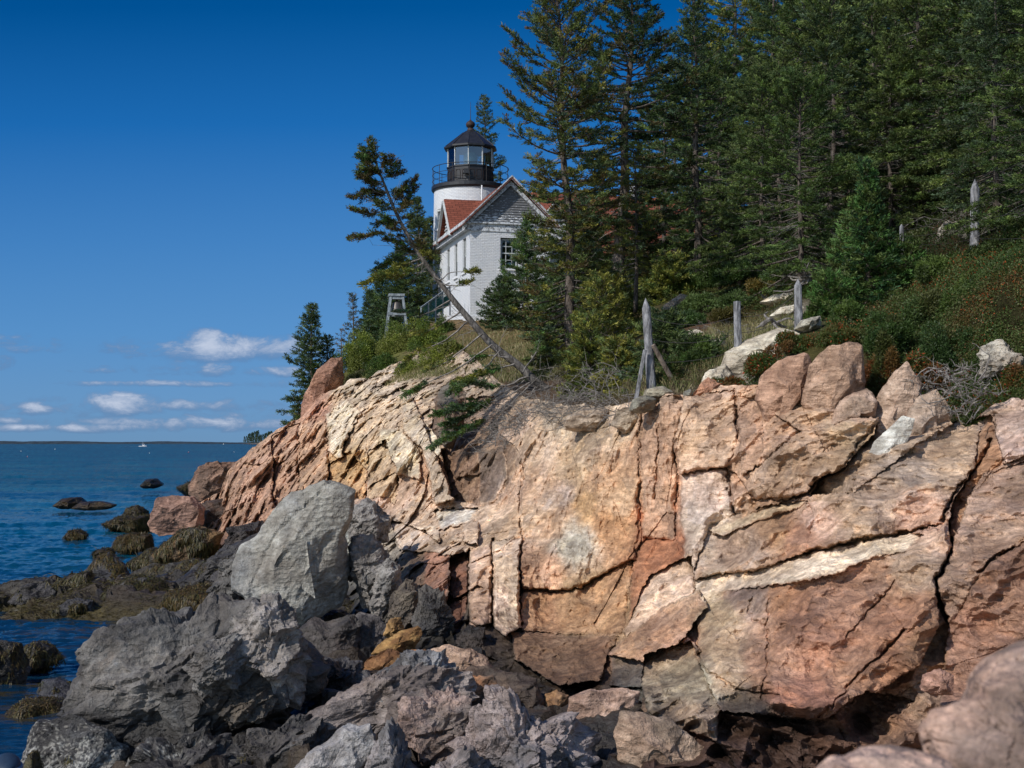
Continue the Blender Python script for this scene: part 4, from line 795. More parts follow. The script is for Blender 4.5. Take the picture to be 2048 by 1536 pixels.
rock([(282, 972), (295, 958), (312, 957), (328, 970), (310, 977), (290, 977)], 140, 2, WD, (46, 42, 34), seed=39, style='lump', m='weed_rock', sub=4, label='farthest dark rock standing alone in the sea')
rock([(108, 1012), (128, 997), (158, 994), (170, 1004), (160, 1016), (125, 1018)], 106, 2, (72, 58, 34), (50, 44, 30), seed=40, style='lump', m='weed_rock', sub=5, label='taller brown weedy islet of the pair out in the sea')
rock([(140, 1018), (160, 1004), (205, 1002), (236, 1010), (215, 1019), (170, 1021)], 104, 2, (70, 56, 34), (50, 44, 30), seed=41, style='lump', m='weed_rock', sub=5, label='long flat brown weedy islet of the pair out in the sea')
rock([(240, 1040), (252, 1018), (275, 1010), (290, 1022), (300, 1045), (270, 1052)], 84, 1.6, (96, 90, 80), (60, 52, 36), seed=42, style='block', m='weed_rock', weed=.4, sub=5, label='dark humped rock in the shallows left of the pink rounded boulder')
rock([(205, 1048), (235, 1034), (300, 1030), (305, 1058), (260, 1062), (220, 1058)], 80, 1.8, (76, 60, 30), (56, 46, 26), seed=43, style='lump', m='weed_rock', weed=.6, sub=5, label='flat olive wrack bed below the dark humped rock')
rock([(130, 1075), (138, 1062), (160, 1060), (176, 1070), (170, 1080), (142, 1081)], 71.5, .8, (84, 74, 50), (56, 48, 34), seed=44, style='lump', m='weed_rock', weed=.4, sub=5, label='small lone weedy rock in the water nearer than the islets')
rock([(226, 1095), (235, 1074), (265, 1066), (300, 1070), (305, 1095), (270, 1104), (240, 1103)], 64, 1.2, (70, 58, 32), (50, 44, 26), seed=45, style='lump', m='weed_rock', weed=.8, sub=5, label='rounded mound of olive wrack left of the tan rock')
rock([(186, 1108), (200, 1098), (222, 1097), (230, 1108), (210, 1114)], 61, .7, (72, 60, 34), (50, 44, 28), seed=46, style='lump', m='weed_rock', weed=.4, sub=4, label='tiny weedy rock awash behind the sloping black slab')
rock([(130, 1190), (160, 1155), (192, 1112), (215, 1106), (238, 1128), (262, 1160), (240, 1195), (180, 1200)], 47, 1.1, (80, 80, 82), (58, 58, 58), seed=47, m='weed_rock', weed=.22, wet=None, tilt=(-.6, -.6, .5), rough=.7, label='black slab sloping to the left on the wrack-covered ledge')
rock([(-60, 1215), (-20, 1172), (40, 1158), (95, 1160), (130, 1190), (120, 1225), (40, 1240)], 44, 1.2, (78, 76, 70), (56, 48, 34), seed=48, style='block', m='weed_rock', weed=.6, label='low dark rock with wrack at the left edge of the picture')
rock([(80, 1190), (140, 1150), (185, 1140), (200, 1180), (180, 1225), (110, 1232)], 43, 1.0, (74, 70, 64), (58, 50, 34), seed=49, style='lump', m='weed_rock', weed=.7, label='weedy hump between the left edge rock and the sloping black slab')
rock([(180, 1230), (210, 1180), (270, 1150), (330, 1160), (370, 1200), (330, 1240), (240, 1248)], 41.5, 1.2, (72, 62, 40), (56, 50, 32), seed=50, style='lump', m='weed_rock', weed=1.1, label='wide wrack-draped rock right of the sloping black slab')
rock([(300, 1245), (340, 1185), (400, 1170), (460, 1185), (490, 1215), (480, 1260), (380, 1262)], 38.5, 1.1, (74, 60, 34), (58, 50, 30), seed=51, style='lump', m='weed_rock', weed=1.3, label='thick curtain of golden wrack just above the biggest foreground boulder')
rock([(330, 1215), (360, 1160), (430, 1112), (480, 1082), (530, 1068), (560, 1075), (520, 1115), (470, 1150), (440, 1195), (380, 1222)], 42.5, 1.2, (86, 84, 82), (62, 60, 60), seed=52, style='jag', m='schist', rough=.6, weed=.12, label='long black rock rising towards the huge pale grey boulder')
rock([(255, 1180), (300, 1140), (380, 1120), (420, 1130), (370, 1180), (300, 1205)], 46, 1.1, (80, 78, 74), (60, 56, 46), seed=53, style='block', m='weed_rock', weed=.4, label='dark broken rock behind the wide wrack-draped rock')
rock([(250, 1130), (300, 1095), (340, 1110), (380, 1125), (300, 1150)], 53, 1.2, (72, 64, 44), (56, 50, 34), seed=54, style='lump', m='weed_rock', weed=.6, sub=5, label='weedy low rock in front of the tan rock, left of the long black rock')
rock([(455, 1095), (470, 1060), (500, 1052), (545, 1062), (560, 1085), (500, 1100)], 52, 1.2, (92, 86, 82), (66, 62, 60), seed=55, style='jag', label='dark grey rock at the foot of the red cliff face')
rock([(-60, 1372), (-50, 1300), (0, 1285), (35, 1292), (55, 1320), (50, 1368), (0, 1380)], 29, .8, (64, 64, 66), (48, 46, 40), seed=56, style='block', m='weed_rock', weed=.25, label='black rock at the left edge standing in dark water')
rock([(40, 1340), (50, 1295), (80, 1282), (110, 1292), (128, 1318), (95, 1335), (60, 1345)], 31, .7, (70, 66, 56), (50, 46, 34), seed=57, style='lump', m='weed_rock', weed=.5, label='weedy rounded rock just right of the left edge black rock')
rock([(75, 1385), (85, 1360), (115, 1358), (150, 1372), (175, 1395), (150, 1418), (110, 1400)], 27.4, .6, (80, 80, 84), (60, 60, 60), seed=58, style='lump', m='weed_rock', weed=.12, label='smooth wet grey rock in the weedy shallows left of the biggest foreground boulder')
rock([(10, 1430), (50, 1395), (110, 1400), (160, 1425), (140, 1450), (60, 1455)], 26, .7, (66, 54, 24), (50, 42, 22), seed=59, style='lump', m='weed_rock', weed=1.0, label='mat of golden brown wrack below the smooth wet grey rock')
rock([(60, 1640), (45, 1560), (50, 1520), (70, 1500), (80, 1560), (90, 1640)], 20.5, .4, (90, 86, 60), (60, 54, 34), seed=60, style='lump', m='weed_rock', weed=.4, sub=5, label='wrack hanging on the left side of the flat-topped barnacled rock')
for i_, (o_, y_, l_) in enumerate([([(20, 1205), (50, 1172), (95, 1165), (118, 1195), (80, 1215)], 42, 'angular black block on the wrack shelf near the left edge'), ([(215, 1210), (240, 1168), (290, 1158), (300, 1190), (255, 1218)], 41, 'angular dark block on the wrack shelf behind the golden curtain'),
        ([(350, 1178), (380, 1140), (430, 1135), (440, 1165), (400, 1188)], 43.5, 'angular dark block below the tan rock'), ([(110, 1222), (135, 1200), (180, 1202), (190, 1225), (150, 1236)], 40.3, 'low reddish dark slab at the water edge of the wrack shelf'), ([(420, 1160), (450, 1120), (490, 1130), (485, 1170), (450, 1185)], 40, 'dark block leaning on the long black rock')]):
    rock(o_, y_, .8, (92, 90, 90), (64, 62, 60), seed=131+i_, style='block', m='schist', weed=.25, label=l_)
# blocks on the brink
K = dict(m='granite')
rock([(1518, 800), (1528, 750), (1560, 722), (1612, 706), (1628, 725), (1620, 830), (1600, 870), (1540, 870)], 26.9, .9, (212, 162, 134), (190, 142, 116), seed=61, rough=.45, tilt=(-.5, -.8, .2), label='left one of the two big rounded pink blocks on the cliff edge', **K)
rock([(1608, 806), (1618, 730), (1658, 692), (1700, 685), (1726, 692), (1734, 745), (1730, 800), (1700, 840), (1630, 860)], 26.4, .9, (204, 162, 138), (184, 144, 120), seed=62, rough=.45, tilt=(-.2, -.95, .2), label='right one of the two big rounded pink blocks on the cliff edge, with striped face', **K)
rock([(1660, 850), (1685, 802), (1732, 776), (1752, 800), (1748, 840), (1700, 866)], 25.9, .7, (196, 158, 138), (170, 140, 122), seed=63, rough=.5, sub=5, label='small pink block wedged below the striped rounded block', **K)
rock([(1736, 885), (1758, 800), (1788, 745), (1812, 724), (1842, 768), (1846, 820), (1810, 870), (1765, 895)], 25.9, .7, (204, 170, 150), (186, 150, 132), seed=64, rough=.4, tilt=(-.6, -.75, .1), label='pointed pyramid-shaped pink block beside the red-leaved shrub', **K)
rock([(1798, 920), (1810, 840), (1832, 800), (1868, 780), (1896, 822), (1900, 880), (1870, 920), (1825, 935)], 25.5, .7, (200, 170, 152), (172, 146, 132), seed=65, rough=.5, label='upright pinkish grey block right of the pointed block', **K)
rock([(1716, 948), (1735, 912), (1768, 868), (1806, 832), (1832, 836), (1812, 900), (1782, 940), (1745, 958)], 24.6, .35, (228, 222, 218), (205, 198, 194), seed=66, rough=.35, sub=5, tilt=(-.75, -.6, .35), label='white leaning rock face in the gap between the slabs', **K)
rock([(600, 845), (604, 805), (622, 770), (636, 738), (664, 720), (684, 717), (688, 748), (676, 800), (656, 842), (625, 862)], 65, 1.6, (206, 150, 122), (178, 126, 104), seed=67, rough=.6, label='tall red rock pillar on the skyline beside the left spruce', **K)
rock([(1258, 822), (1264, 800), (1290, 790), (1312, 798), (1308, 820), (1282, 828)], 30.0, .5, (150, 144, 132), (128, 122, 112), seed=68, sub=5, style='lump', label='rounded grey stone at the left of the pile below the pointed post', **K)
rock([(1282, 800), (1292, 778), (1325, 772), (1346, 784), (1338, 800), (1300, 806)], 30.5, .6, (172, 160, 142), (150, 140, 124), seed=69, sub=5, style='lump', label='broad greyish stone on top of the pile at the foot of the pointed post', **K)
rock([(1316, 822), (1322, 798), (1345, 788), (1362, 800), (1356, 820), (1335, 826)], 29.9, .5, (196, 160, 138), seed=70, sub=5, label='pinkish angular stone at the right of the pile below the pointed post', **K)
rock([(1364, 800), (1368, 783), (1380, 778), (1386, 790), (1380, 800)], 29.9, .3, (150, 146, 138), seed=71, sub=4, style='lump', label='small round grey stone right of the post pile', **K)
rock([(1384, 795), (1400, 770), (1418, 756), (1440, 768), (1425, 790), (1400, 800)], 29.8, .5, (210, 150, 118), (184, 128, 100), seed=72, sub=5, label='reddish loose stone between the pile and the blunt post', **K)
rock([(1395, 815), (1405, 795), (1440, 788), (1455, 805), (1440, 822)], 29.2, .4, (200, 156, 130), seed=111, sub=5, label='flat pink stone on the brink below the reddish loose stone', **K)
rock([(1225, 850), (1232, 822), (1262, 818), (1290, 832), (1285, 858), (1250, 862)], 31.2, .5, (196, 172, 150), (170, 150, 134), seed=112, sub=5, label='blocky cream stone on the brink under the post pile, left side', **K)
rock([(1130, 858), (1138, 832), (1170, 818), (1220, 820), (1228, 850), (1190, 865)], 33.2, .8, (206, 180, 160), (180, 156, 138), seed=113, sub=5, label='broad pale pink ledge block below the dead brush', **K)
rock([(1290, 845), (1300, 822), (1340, 818), (1350, 840), (1325, 855)], 30.2, .4, (190, 150, 126), seed=114, sub=5, label='pink brown stone on the brink under the post pile, right side', **K)
rock([(1060, 722), (1064, 710), (1074, 708), (1078, 718), (1072, 724)], 'h', .25, (210, 200, 185), seed=73, sub=4, label='small whitish stone lying on the grass slope', **K)
rock([(1318, 640), (1330, 612), (1360, 590), (1374, 592), (1370, 612), (1340, 632)], 'h', .5, (200, 170, 145), (180, 160, 138), seed=74, sub=5, label='pinkish boulder half hidden above the pointed post', **K)
# pale outcrops on the slope
WO = ((238, 224, 206), (208, 194, 178))
rock([(1440, 745), (1452, 705), (1500, 680), (1560, 655), (1600, 668), (1590, 710), (1540, 735), (1480, 760)], 'h', 1.2, *WO, seed=75, rough=.55, name='rock_outcrop', cat='outcrop', tilt=(-.1, -.6, .8), label='largest white granite outcrop, below the driftwood and behind the blunt post', **K)
rock([(1518, 606), (1545, 590), (1595, 583), (1600, 600), (1585, 612), (1545, 612)], 'h', .9, *WO, seed=76, rough=.5, sub=5, name='rock_outcrop', cat='outcrop', label='flat white outcrop left of the weathered tall post', **K)
rock([(1352, 678), (1365, 664), (1395, 658), (1408, 664), (1398, 678), (1370, 684)], 'h', .6, *WO, seed=77, rough=.5, sub=5, name='rock_outcrop', cat='outcrop', label='small white outcrop between the pointed post and the blunt post', **K)
rock([(1400, 700), (1420, 686), (1452, 674), (1450, 700), (1420, 708)], 'h', .5, *WO, seed=78, rough=.6, sub=5, name='rock_outcrop', cat='outcrop', label='cracked white outcrop just left of the blunt post', **K)
rock([(1540, 632), (1560, 616), (1600, 608), (1612, 622), (1590, 636), (1560, 640)], 'h', .5, *WO, seed=121, rough=.5, sub=5, name='rock_outcrop', cat='outcrop', label='white ledge between the flat outcrop and the driftwood', **K)
rock([(1400, 772), (1412, 745), (1450, 728), (1462, 748), (1450, 775), (1420, 782)], 'h', .6, *WO, seed=122, rough=.6, sub=5, name='rock_outcrop', cat='outcrop', label='pale outcrop immediately left of the foot of the blunt post', **K)
rock([(1590, 658), (1605, 640), (1640, 632), (1645, 652), (1620, 668)], 'h', .6, (190, 182, 170), seed=79, rough=.6, sub=5, name='rock_outcrop', cat='outcrop', label='white ledge right at the foot of the weathered tall post', **K)
rock([(1598, 560), (1605, 542), (1628, 536), (1640, 552), (1625, 566)], 'h', .6, (184, 170, 158), seed=80, rough=.6, sub=5, name='rock_outcrop', cat='outcrop', label='grey white rock at the top of the weathered tall post', **K)
rock([(1328, 530), (1334, 518), (1368, 516), (1375, 524), (1350, 534)], 'h', .9, *WO, seed=81, rough=.5, sub=4, name='rock_outcrop', cat='outcrop', label='white ledge below the spruces behind the slender tree', **K)
rock([(1448, 470), (1452, 450), (1468, 443), (1478, 452), (1470, 472)], 'h', .8, (150, 146, 140), seed=82, sub=4, label='grey boulder under the forest edge', **K)
rock([(1872, 485), (1878, 458), (1895, 442), (1912, 450), (1908, 480), (1890, 492)], 'h', .6, (190, 180, 172), (150, 140, 134), seed=83, sub=5, label='pale pointed boulder left of the tallest right-hand post', **K)
rock([(1650, 520), (1655, 498), (1668, 488), (1678, 502), (1670, 520)], 'h', .5, (190, 184, 176), seed=84, sub=4, label='pale stone behind the bright green young spruce', **K)
rock([(1965, 730), (1972, 695), (2000, 685), (2030, 710), (2044, 740), (2020, 756), (1985, 748)], 26, .5, (196, 184, 174), (150, 140, 132), seed=85, style='jag', sub=5, label='broken pale rock among the shrubs at the right edge', **K)
rock([(1948, 700), (1955, 672), (1985, 668), (1990, 695), (1970, 704)], 27, .4, (200, 176, 160), seed=86, sub=5, label='pinkish stone in the shrubs above the broken pale rock', **K)
rock([(1920, 470), (1935, 440), (1985, 435), (2020, 462), (2000, 480), (1950, 482)], 'h', .9, (120, 112, 106), (90, 84, 78), seed=87, sub=5, label='grey shaded boulder right of the tallest right-hand post', **K)
rock([(868, 860), (872, 800), (885, 775), (912, 764), (930, 790), (925, 850), (905, 890), (880, 885)], 42.5, .9, (120, 112, 108), (150, 116, 96), seed=88, sub=6, m='granite', label='dark stained boulder below the fallen tree boughs')
# blurred rocks close to the lens, bottom right
N1 = ((216, 172, 156), (150, 124, 116))
rock([(1880, 1740), (1862, 1580), (1845, 1460), (1860, 1420), (1905, 1405), (1935, 1390), (1950, 1350), (2000, 1318), (2060, 1302), (2230, 1290), (2230, 1740)], 2.9, .25, *N1, seed=89, style='lump', label='blurred pink grey rock close to the camera in the bottom right corner', **K)
rock([(1580, 1720), (1620, 1560), (1670, 1520), (1700, 1526), (1740, 1504), (1800, 1500), (1900, 1520), (2000, 1720)], 2.7, .2, *N1, seed=90, style='lump', sub=5, label='blurred low rock at the bottom edge left of the corner rock', **K)
# tide pool
rock([(1845, 1380), (1850, 1352), (1880, 1340), (1905, 1350), (1900, 1385), (1870, 1392)], 17.6, .3, (205, 150, 130), (180, 130, 112), seed=91, sub=5, label='salmon pink loose stone at the foot of the cliff by the blurred corner rock', **K)
mp = MB(); q = P(620, 1402, 23.6); an = np.linspace(0, 2*np.pi, 24, endpoint=False)
mp.put(np.vstack([[q], [q+np.array((.2*math.cos(a)*(1+.3*math.sin(3*a)), .55*math.sin(a), 0)) for a in an]]), T=[(0, 1+k, 1+(k+1) % 24) for k in range(24)])
tag(mp.build('tide_pool', M['sea_water']), kind='structure')
# ---------------------------------------------------------------- lighthouse, in the frame of its entry building
A0 = R(14); HB = P(940, 0, 76.0); HBASE = 10.6
def house_root(name, **kw): return empty(name, (HB[0], HB[1], HBASE), A0, **kw)
def prism(mb, poly, axis, a, b, C=(1, 1, 1)):
    """closed extrusion of a 2D outline; axis 'y': outline in x,z; axis 'x': outline in y,z"""
    n = len(poly); V = []
    for t in (a, b):
        for (u, z) in poly: V.append((u, t, z) if axis == 'y' else (t, u, z))
    Q = [(i, (i+1) % n, n+(i+1) % n, n+i) for i in range(n)]
    T = [(0, i+1, i) for i in range(1, n-1)]+[(n, n+i, n+i+1) for i in range(1, n-1)]
    mb.put(V, Q, T, C)
def wall_with_holes(mb, axis, at, th, u0, u1, z0, z1, holes):
    """upright wall slab with real openings; axis 'y': runs along x at y = at; axis 'x': runs along y at x = at"""
    us = sorted({u0, u1, *[h[0] for h in holes], *[h[1] for h in holes]}); zs = sorted({z0, z1, *[h[2] for h in holes], *[h[3] for h in holes]})
    for a, b in zip(us[:-1], us[1:]):
        run = None
        for c, d in list(zip(zs[:-1], zs[1:]))+[(z1, z1)]:
            solid = d > c and not any(h[0] <= a and b <= h[1] and h[2] <= c and d <= h[3] for h in holes)
            if solid: run = (run[0], d) if run else (c, d)
            elif run:
                lo, hi = ((a, at, run[0]), (b, at+th, run[1])) if axis == 'y' else ((at, a, run[0]), (at+th, b, run[1]))
                mb.box(lo, hi); run = None
def window(parent, axis, at, u0, u1, z0, z1, cols, rows, face=-1, sill=True):
    """sash window set into its opening"""
    def bx(mb, a, b, c, d, y0, y1): mb.box((a, min(y0, y1), c), (b, max(y0, y1), d)) if axis == 'y' else mb.box((min(y0, y1), a, c), (max(y0, y1), b, d))
    f = MB(); t = .07; y0, y1 = at+.10, at+.20
    bx(f, u0, u0+t, z0, z1, y0, y1); bx(f, u1-t, u1, z0, z1, y0, y1); bx(f, u0+t, u1-t, z1-t, z1, y0, y1); bx(f, u0+t, u1-t, z0, z0+t, y0, y1)
    w = f.build('window', M['dark_frame'], parent)
    s = MB(); zm = (z0+z1)/2; t2 = .055
    for (a, b, yy) in ((zm-.03, z1-t, at+.13), (z0+t, zm+.03, at+.165)):
        bx(s, u0+t, u0+t+t2, a, b, yy, yy+.03); bx(s, u1-t-t2, u1-t, a, b, yy, yy+.03); bx(s, u0+t+t2, u1-t-t2, a, a+.06, yy, yy+.03); bx(s, u0+t+t2, u1-t-t2, b-.06, b, yy, yy+.03)
        for k in range(1, cols): uu = u0+(u1-u0)*k/cols; bx(s, uu-.014, uu+.014, a+.06, b-.06, yy+.002, yy+.026)
        for k in range(1, rows): zz = a+(b-a)*k/rows; bx(s, u0+t+t2, u1-t-t2, zz-.014, zz+.014, yy+.004, yy+.024)
    s.build('sash', M['window_frame'], w)
    g = MB(); bx(g, u0+t, u1-t, z0+t, z1-t, at+.205, at+.212); g.build('pane', M['window_glass'], w)
    b = MB(); bx(b, u0, u1, z0, z1, at+.5, at+.52); b.build('unlit_room_sheet', M['interior'], w)  # near-black sheet behind the pane, painted darkness of the unlit room
    if sill: k = MB(); bx(k, u0-.1, u1+.1, z0-.12, z0, at-.08, at+.10); k.build('sill', M['white_paint'], w)

def brick_house():
    r = house_root('brick_house', label='white painted brick entry building with flaking grey gable, joined to the tower', cat='house')
    Wd, L, ez, rz = 4.5, 9.0, 6.35, 8.93            # width, length, eave height, ridge height above its base
    m = MB()
    hz = [(1.70, 2.72, 3.95, 5.62)]
    wall_with_holes(m, 'y', 0, .3, .3, Wd-.3, 0, ez, hz)
    side = [(1.0, 1.95, 3.85, 5.72), (3.35, 4.2, 3.85, 5.72), (5.55, 6.4, 3.85, 5.72)]
    wall_with_holes(m, 'x', 0, .3, 0, L, 0, ez, side); wall_with_holes(m, 'x', Wd-.3, .3, 0, L, 0, ez, [])
    m.box((-.1, -.1, -1.5), (Wd+.1, 0-.003, 1.3)); m.box((-.1, 0, -1.5), (-.003, L, 1.3)); m.box((.3, L-.3, 0), (Wd-.3, L, ez))
    m.build('wall', M['brick_house'], r)
    m = MB(); m.box((-.35, -.18, -2.2), (2.0, -.103, .45)); m.box((-.38, -.18, -2.2), (-.103, 3.0, .6)); m.build('foundation', M['brick_house'], r)
    window(r, 'y', 0, *hz[0], 3, 2)
    for h in side: window(r, 'x', 0, *h, 2, 2)
    # gable of weathered clapboards, flaking
    g = MB(); mid = Wd/2; sl = .955
    z = ez+.02; k = 0
    while z < rz-.5:
        z2 = z+.135; hw = (rz-.22-z)/sl-.02
        if hw > .08: g.put([(mid-hw, .02, z), (mid+hw, .02, z), (mid+hw-.12, .06, z2), (mid-hw+.12, .06, z2), (mid-hw, .12, z), (mid+hw, .12, z), (mid+hw-.12, .12, z2), (mid-hw+.12, .12, z2)],
                             [(0, 1, 2, 3), (4, 7, 6, 5), (0, 4, 5, 1), (3, 2, 6, 7), (0, 3, 7, 4), (1, 5, 6, 2)])
        z = z2
    g.build('gable', M['weathered_board'], r)
    t = MB()                                            # frieze, cornice, rake boards
    t.box((-.02, -.05, ez-.42), (Wd+.02, -.004, ez-.02)); t.box((-.12, -.16, ez-.02), (Wd+.12, .02, ez+.06)); t.box((-.30, -.04, ez-.36), (-.004, L, ez-.04))
    for sg in (-1, 1):
        for (o, w_, y0, y1) in ((.0, .16, -.42, -.30), (.20, .26, -.16, -.02), (-.04, .07, -.46, -.42)):
            xe = mid+sg*(mid+.42); ze = rz-(mid+.42)*sl-o
            t.put([(mid, y0, rz-o), (xe, y0, ze), (xe, y0, ze-w_), (mid, y0, rz-o-w_), (mid, y1, rz-o), (xe, y1, ze), (xe, y1, ze-w_), (mid, y1, rz-o-w_)],
                  [(0, 1, 2, 3), (4, 7, 6, 5), (0, 4, 5, 1), (3, 2, 6, 7), (0, 3, 7, 4), (1, 5, 6, 2)])
    t.build('trim', M['flaking_trim'], r)
    # eave boards along the side (seen from below)
    e = MB(); xe = -.42; ze = rz-(mid+.42)*sl
    e.box((xe-.04, -.42, ze-.14), (xe, L, ze+.03)); e.box((xe, -.30, ze-.10), (-.02, L, ze-.06)); e.build('eave_board', M['flaking_trim'], r)
    rf = MB()
    for sg in (-1, 1):
        xe = mid+sg*(mid+.46); zt = rz-(mid+.46)*sl-.16
        rf.put([(mid, -.44, rz-.14), (xe, -.44, zt), (xe, L, zt), (mid, L, rz-.14), (mid, -.44, rz-.06), (xe, -.44, zt+.06), (xe, L, zt+.06), (mid, L, rz-.06)],
               [(0, 3, 2, 1), (4, 5, 6, 7), (0, 1, 5, 4), (1, 2, 6, 5), (2, 3, 7, 6), (3, 0, 4, 7)])
    rf.build('roof', M['red_shingle'], r)
    # cross gable over the side windows
    y0, y1, yz = 3.3, 7.0, 8.35; ym = (y0+y1)/2
    d = MB(); prism(d, [(y0+.15, ez-.1), (y1-.15, ez-.1), (ym, yz-.15)], 'x', -.10, 1.2); dd = d.build('cross_gable', M['weathered_board'], r)
    lv = MB()
    for k in range(9):
        z = ez+.05+k*.2; hw = (yz-.3-z)/(yz-ez+.1)*(y1-y0)/2
        if hw > .1: lv.box((-.17, ym-hw, z), (-.103, ym+hw, z+.07))
    lv.build('louvre', M['flaking_trim'], dd)
    d = MB()
    for s_, a in ((-1, y0-.12), (1, y1+.12)):
        d.put([(-.42, ym, yz+.06), (-.42, a, ez-.22), (1.9, a, ez-.22), (2.0, ym, yz+.06), (-.42, ym, yz+.15), (-.42, a, ez-.13), (1.9, a, ez-.13), (2.0, ym, yz+.15)],
              [(0, 3, 2, 1), (4, 5, 6, 7), (0, 1, 5, 4), (1, 2, 6, 5), (2, 3, 7, 6), (3, 0, 4, 7)])
    d.build('cross_gable_roof', M['red_shingle'], r)
    d = MB()
    for a in (y0-.12, y1+.12): d.bar((-.45, ym, yz+.02), (-.45, a, ez-.24), .05, .16, up=(1, 0, 0))
    d.build('bargeboard', M['window_frame'], r)
brick_house()
def tower():
    cx, cy = (941-CX)*86/F, 86.0; b = 9.5
    r = empty('lighthouse_tower', (cx, cy, b), 0, label='round white painted brick lighthouse tower with black lantern room and gallery', cat='lighthouse')
    z = lambda py: ZC+(HY-py)*86/F-b
    zt = z(386); k = 72; hole = []
    m = MB(); prof = [(2.42, -1), (2.40, 1.0), (2.30, zt*.55), (2.24, zt)]
    # shell with two real window openings near its left side
    nz = 60; zs = np.linspace(-1, zt, nz); rad = np.interp(zs, [q[1] for q in prof], [q[0] for q in prof]); an = np.arange(k)/k*2*np.pi
    V = np.stack([rad[:, None]*np.cos(an), rad[:, None]*np.sin(an), np.repeat(zs[:, None], k, 1)], -1).reshape(-1, 3); Q = []
    wa = math.atan2(-.62, -.80); wins = [(z(464), z(426)), (z(603), z(572))]
    def inwin(i, j):
        a = (an[j]+math.pi/k); dd = abs((a-wa+math.pi) % (2*math.pi)-math.pi)
        return dd < .15 and any(lo-.05 <= zs[i] and zs[i+1] <= hi+.12 for lo, hi in wins)
    for i in range(nz-1):
        for j in range(k):
            if not inwin(i, j): Q.append((i*k+j, i*k+(j+1) % k, (i+1)*k+(j+1) % k, (i+1)*k+j))
    m.put(V, Q); w = m.build('tower_wall', M['brick_tower'], r, smooth=True)
    for lo, hi in wins:
        f = MB(); ca, sa = math.cos(wa), math.sin(wa); t = np.array((-sa, ca, 0)); n = np.array((ca, sa, 0))
        def bb(mb, u0, u1, z0, z1, d0, d1):
            V = [n*d+t*u+np.array((0, 0, zz)) for zz in (z0, z1) for d, u in ((d0, u0), (d0, u1), (d1, u1), (d1, u0))]
            mb.put(V, [(0, 3, 2, 1), (4, 5, 6, 7), (0, 1, 5, 4), (1, 2, 6, 5), (2, 3, 7, 6), (3, 0, 4, 7)])
        q = 2.0
        bb(f, -.42, -.34, lo, hi, q, 2.24); bb(f, .34, .42, lo, hi, q, 2.24); bb(f, -.34, .34, hi-.1, hi, q, 2.24); bb(f, -.34, .34, lo, lo+.1, q, 2.24); bb(f, -.34, .34, (lo+hi)/2-.03, (lo+hi)/2+.03, q+.05, q+.1); bb(f, -.02, .02, lo+.1, hi-.1, q+.055, q+.095)
        wo = f.build('window', M['window_frame'], r); g = MB(); bb(g, -.42, .42, lo-.1, hi+.15, q-.02, q); g.build('pane', M['window_glass'], wo)
        g = MB(); bb(g, -.7, .7, lo-.2, hi+.2, q-.5, q-.45); g.build('unlit_room_sheet', M['interior'], wo)  # dark sheet inside the shell, its colour stands in for tower gloom
        g = MB(); bb(g, -.5, .5, lo-.12, lo, q, 2.38); g.build('sill', M['white_paint'], wo)
    g = MB(); g.lathe([(0, zt+.001), (2.20, zt), (2.34, zt+.04), (2.40, zt+.12), (2.40, zt+.30), (2.36, zt+.34), (0, zt+.341)], 48); g.build('gallery', M['black_metal'], r)
    zg = zt+.34; zr = z(339)
    rl = MB(); npst = 14
    for i in range(npst):
        a = (i+.5)/npst*2*math.pi; rl.tube([(2.34*math.cos(a), 2.34*math.sin(a), zg-.2), (2.34*math.cos(a), 2.34*math.sin(a), zr)], .018, 6)
    for zz, rr in ((zr, .022), (zr-.42, .014), (zr-.8, .014)):
        ring = [(2.34*math.cos(a), 2.34*math.sin(a), zz) for a in np.linspace(0, 2*np.pi, 61)]; rl.tube(ring, rr, 6, cap=False)
    rl.build('railing', M['rail_metal'], r)
    # lantern room: ten sided
    R0 = 1.44; N = 10; rot0 = -math.pi/2+math.pi/N+.25; zp = z(337); ze = z(300)
    lr = MB(); lr.lathe([(0, zg+.002), (R0+.05, zg+.002), (R0+.05, zg+.12), (R0, zg+.16), (R0, zp-.10), (R0+.06, zp-.08), (R0+.06, zp), (0, zp+.001)], N, rot=rot0)
    lo = lr.build('lantern_room', M['black_metal'], r)
    pn = MB()
    for i in range(N):                                   # arched raised panels
        for h in (-.22, .22):
            a = rot0+(i+.5)*2*math.pi/N; ap = R0*math.cos(math.pi/N); n = np.array((math.cos(a), math.sin(a), 0)); t = np.array((-n[1], n[0], 0))
            arc = [(-.15, zg+.3), (-.15, zp-.42)]+[(-.15*math.cos(q), zp-.42+.15*math.sin(q)) for q in np.linspace(.3, math.pi-.3, 6)]+[(.15, zp-.42), (.15, zg+.3), (-.15, zg+.3)]
            pn.tube([n*(ap+.012)+t*(u+h)+np.array((0, 0, zz)) for u, zz in arc], .016, 4)
    pn.build('panel_moulding', M['rust_black'], lo)
    gl = MB(); gl.lathe([(R0-.04, zp), (R0-.04, ze)], N, rot=rot0); gl.build('glazing', M['lantern_glass'], lo)
    bars = MB()
    for i in range(N):
        a = rot0+i*2*math.pi/N; bars.bar(((R0-.02)*math.cos(a), (R0-.02)*math.sin(a), zp), ((R0-.02)*math.cos(a), (R0-.02)*math.sin(a), ze), .05, .06, up=(math.cos(a), math.sin(a), 0))
    bars.build('glazing_bar', M['window_frame'], lo)
    ln = MB(); ln.lathe([(0, zp), (.32, zp), (.34, zp+.1), (.42, zp+.3), (.45, zp+.55), (.42, zp+.8), (.30, zp+.98), (0, zp+1.0)], 20); ln.build('lens', M['lens_glass'], lo, smooth=True)
    rf = MB(); zk = z(262)
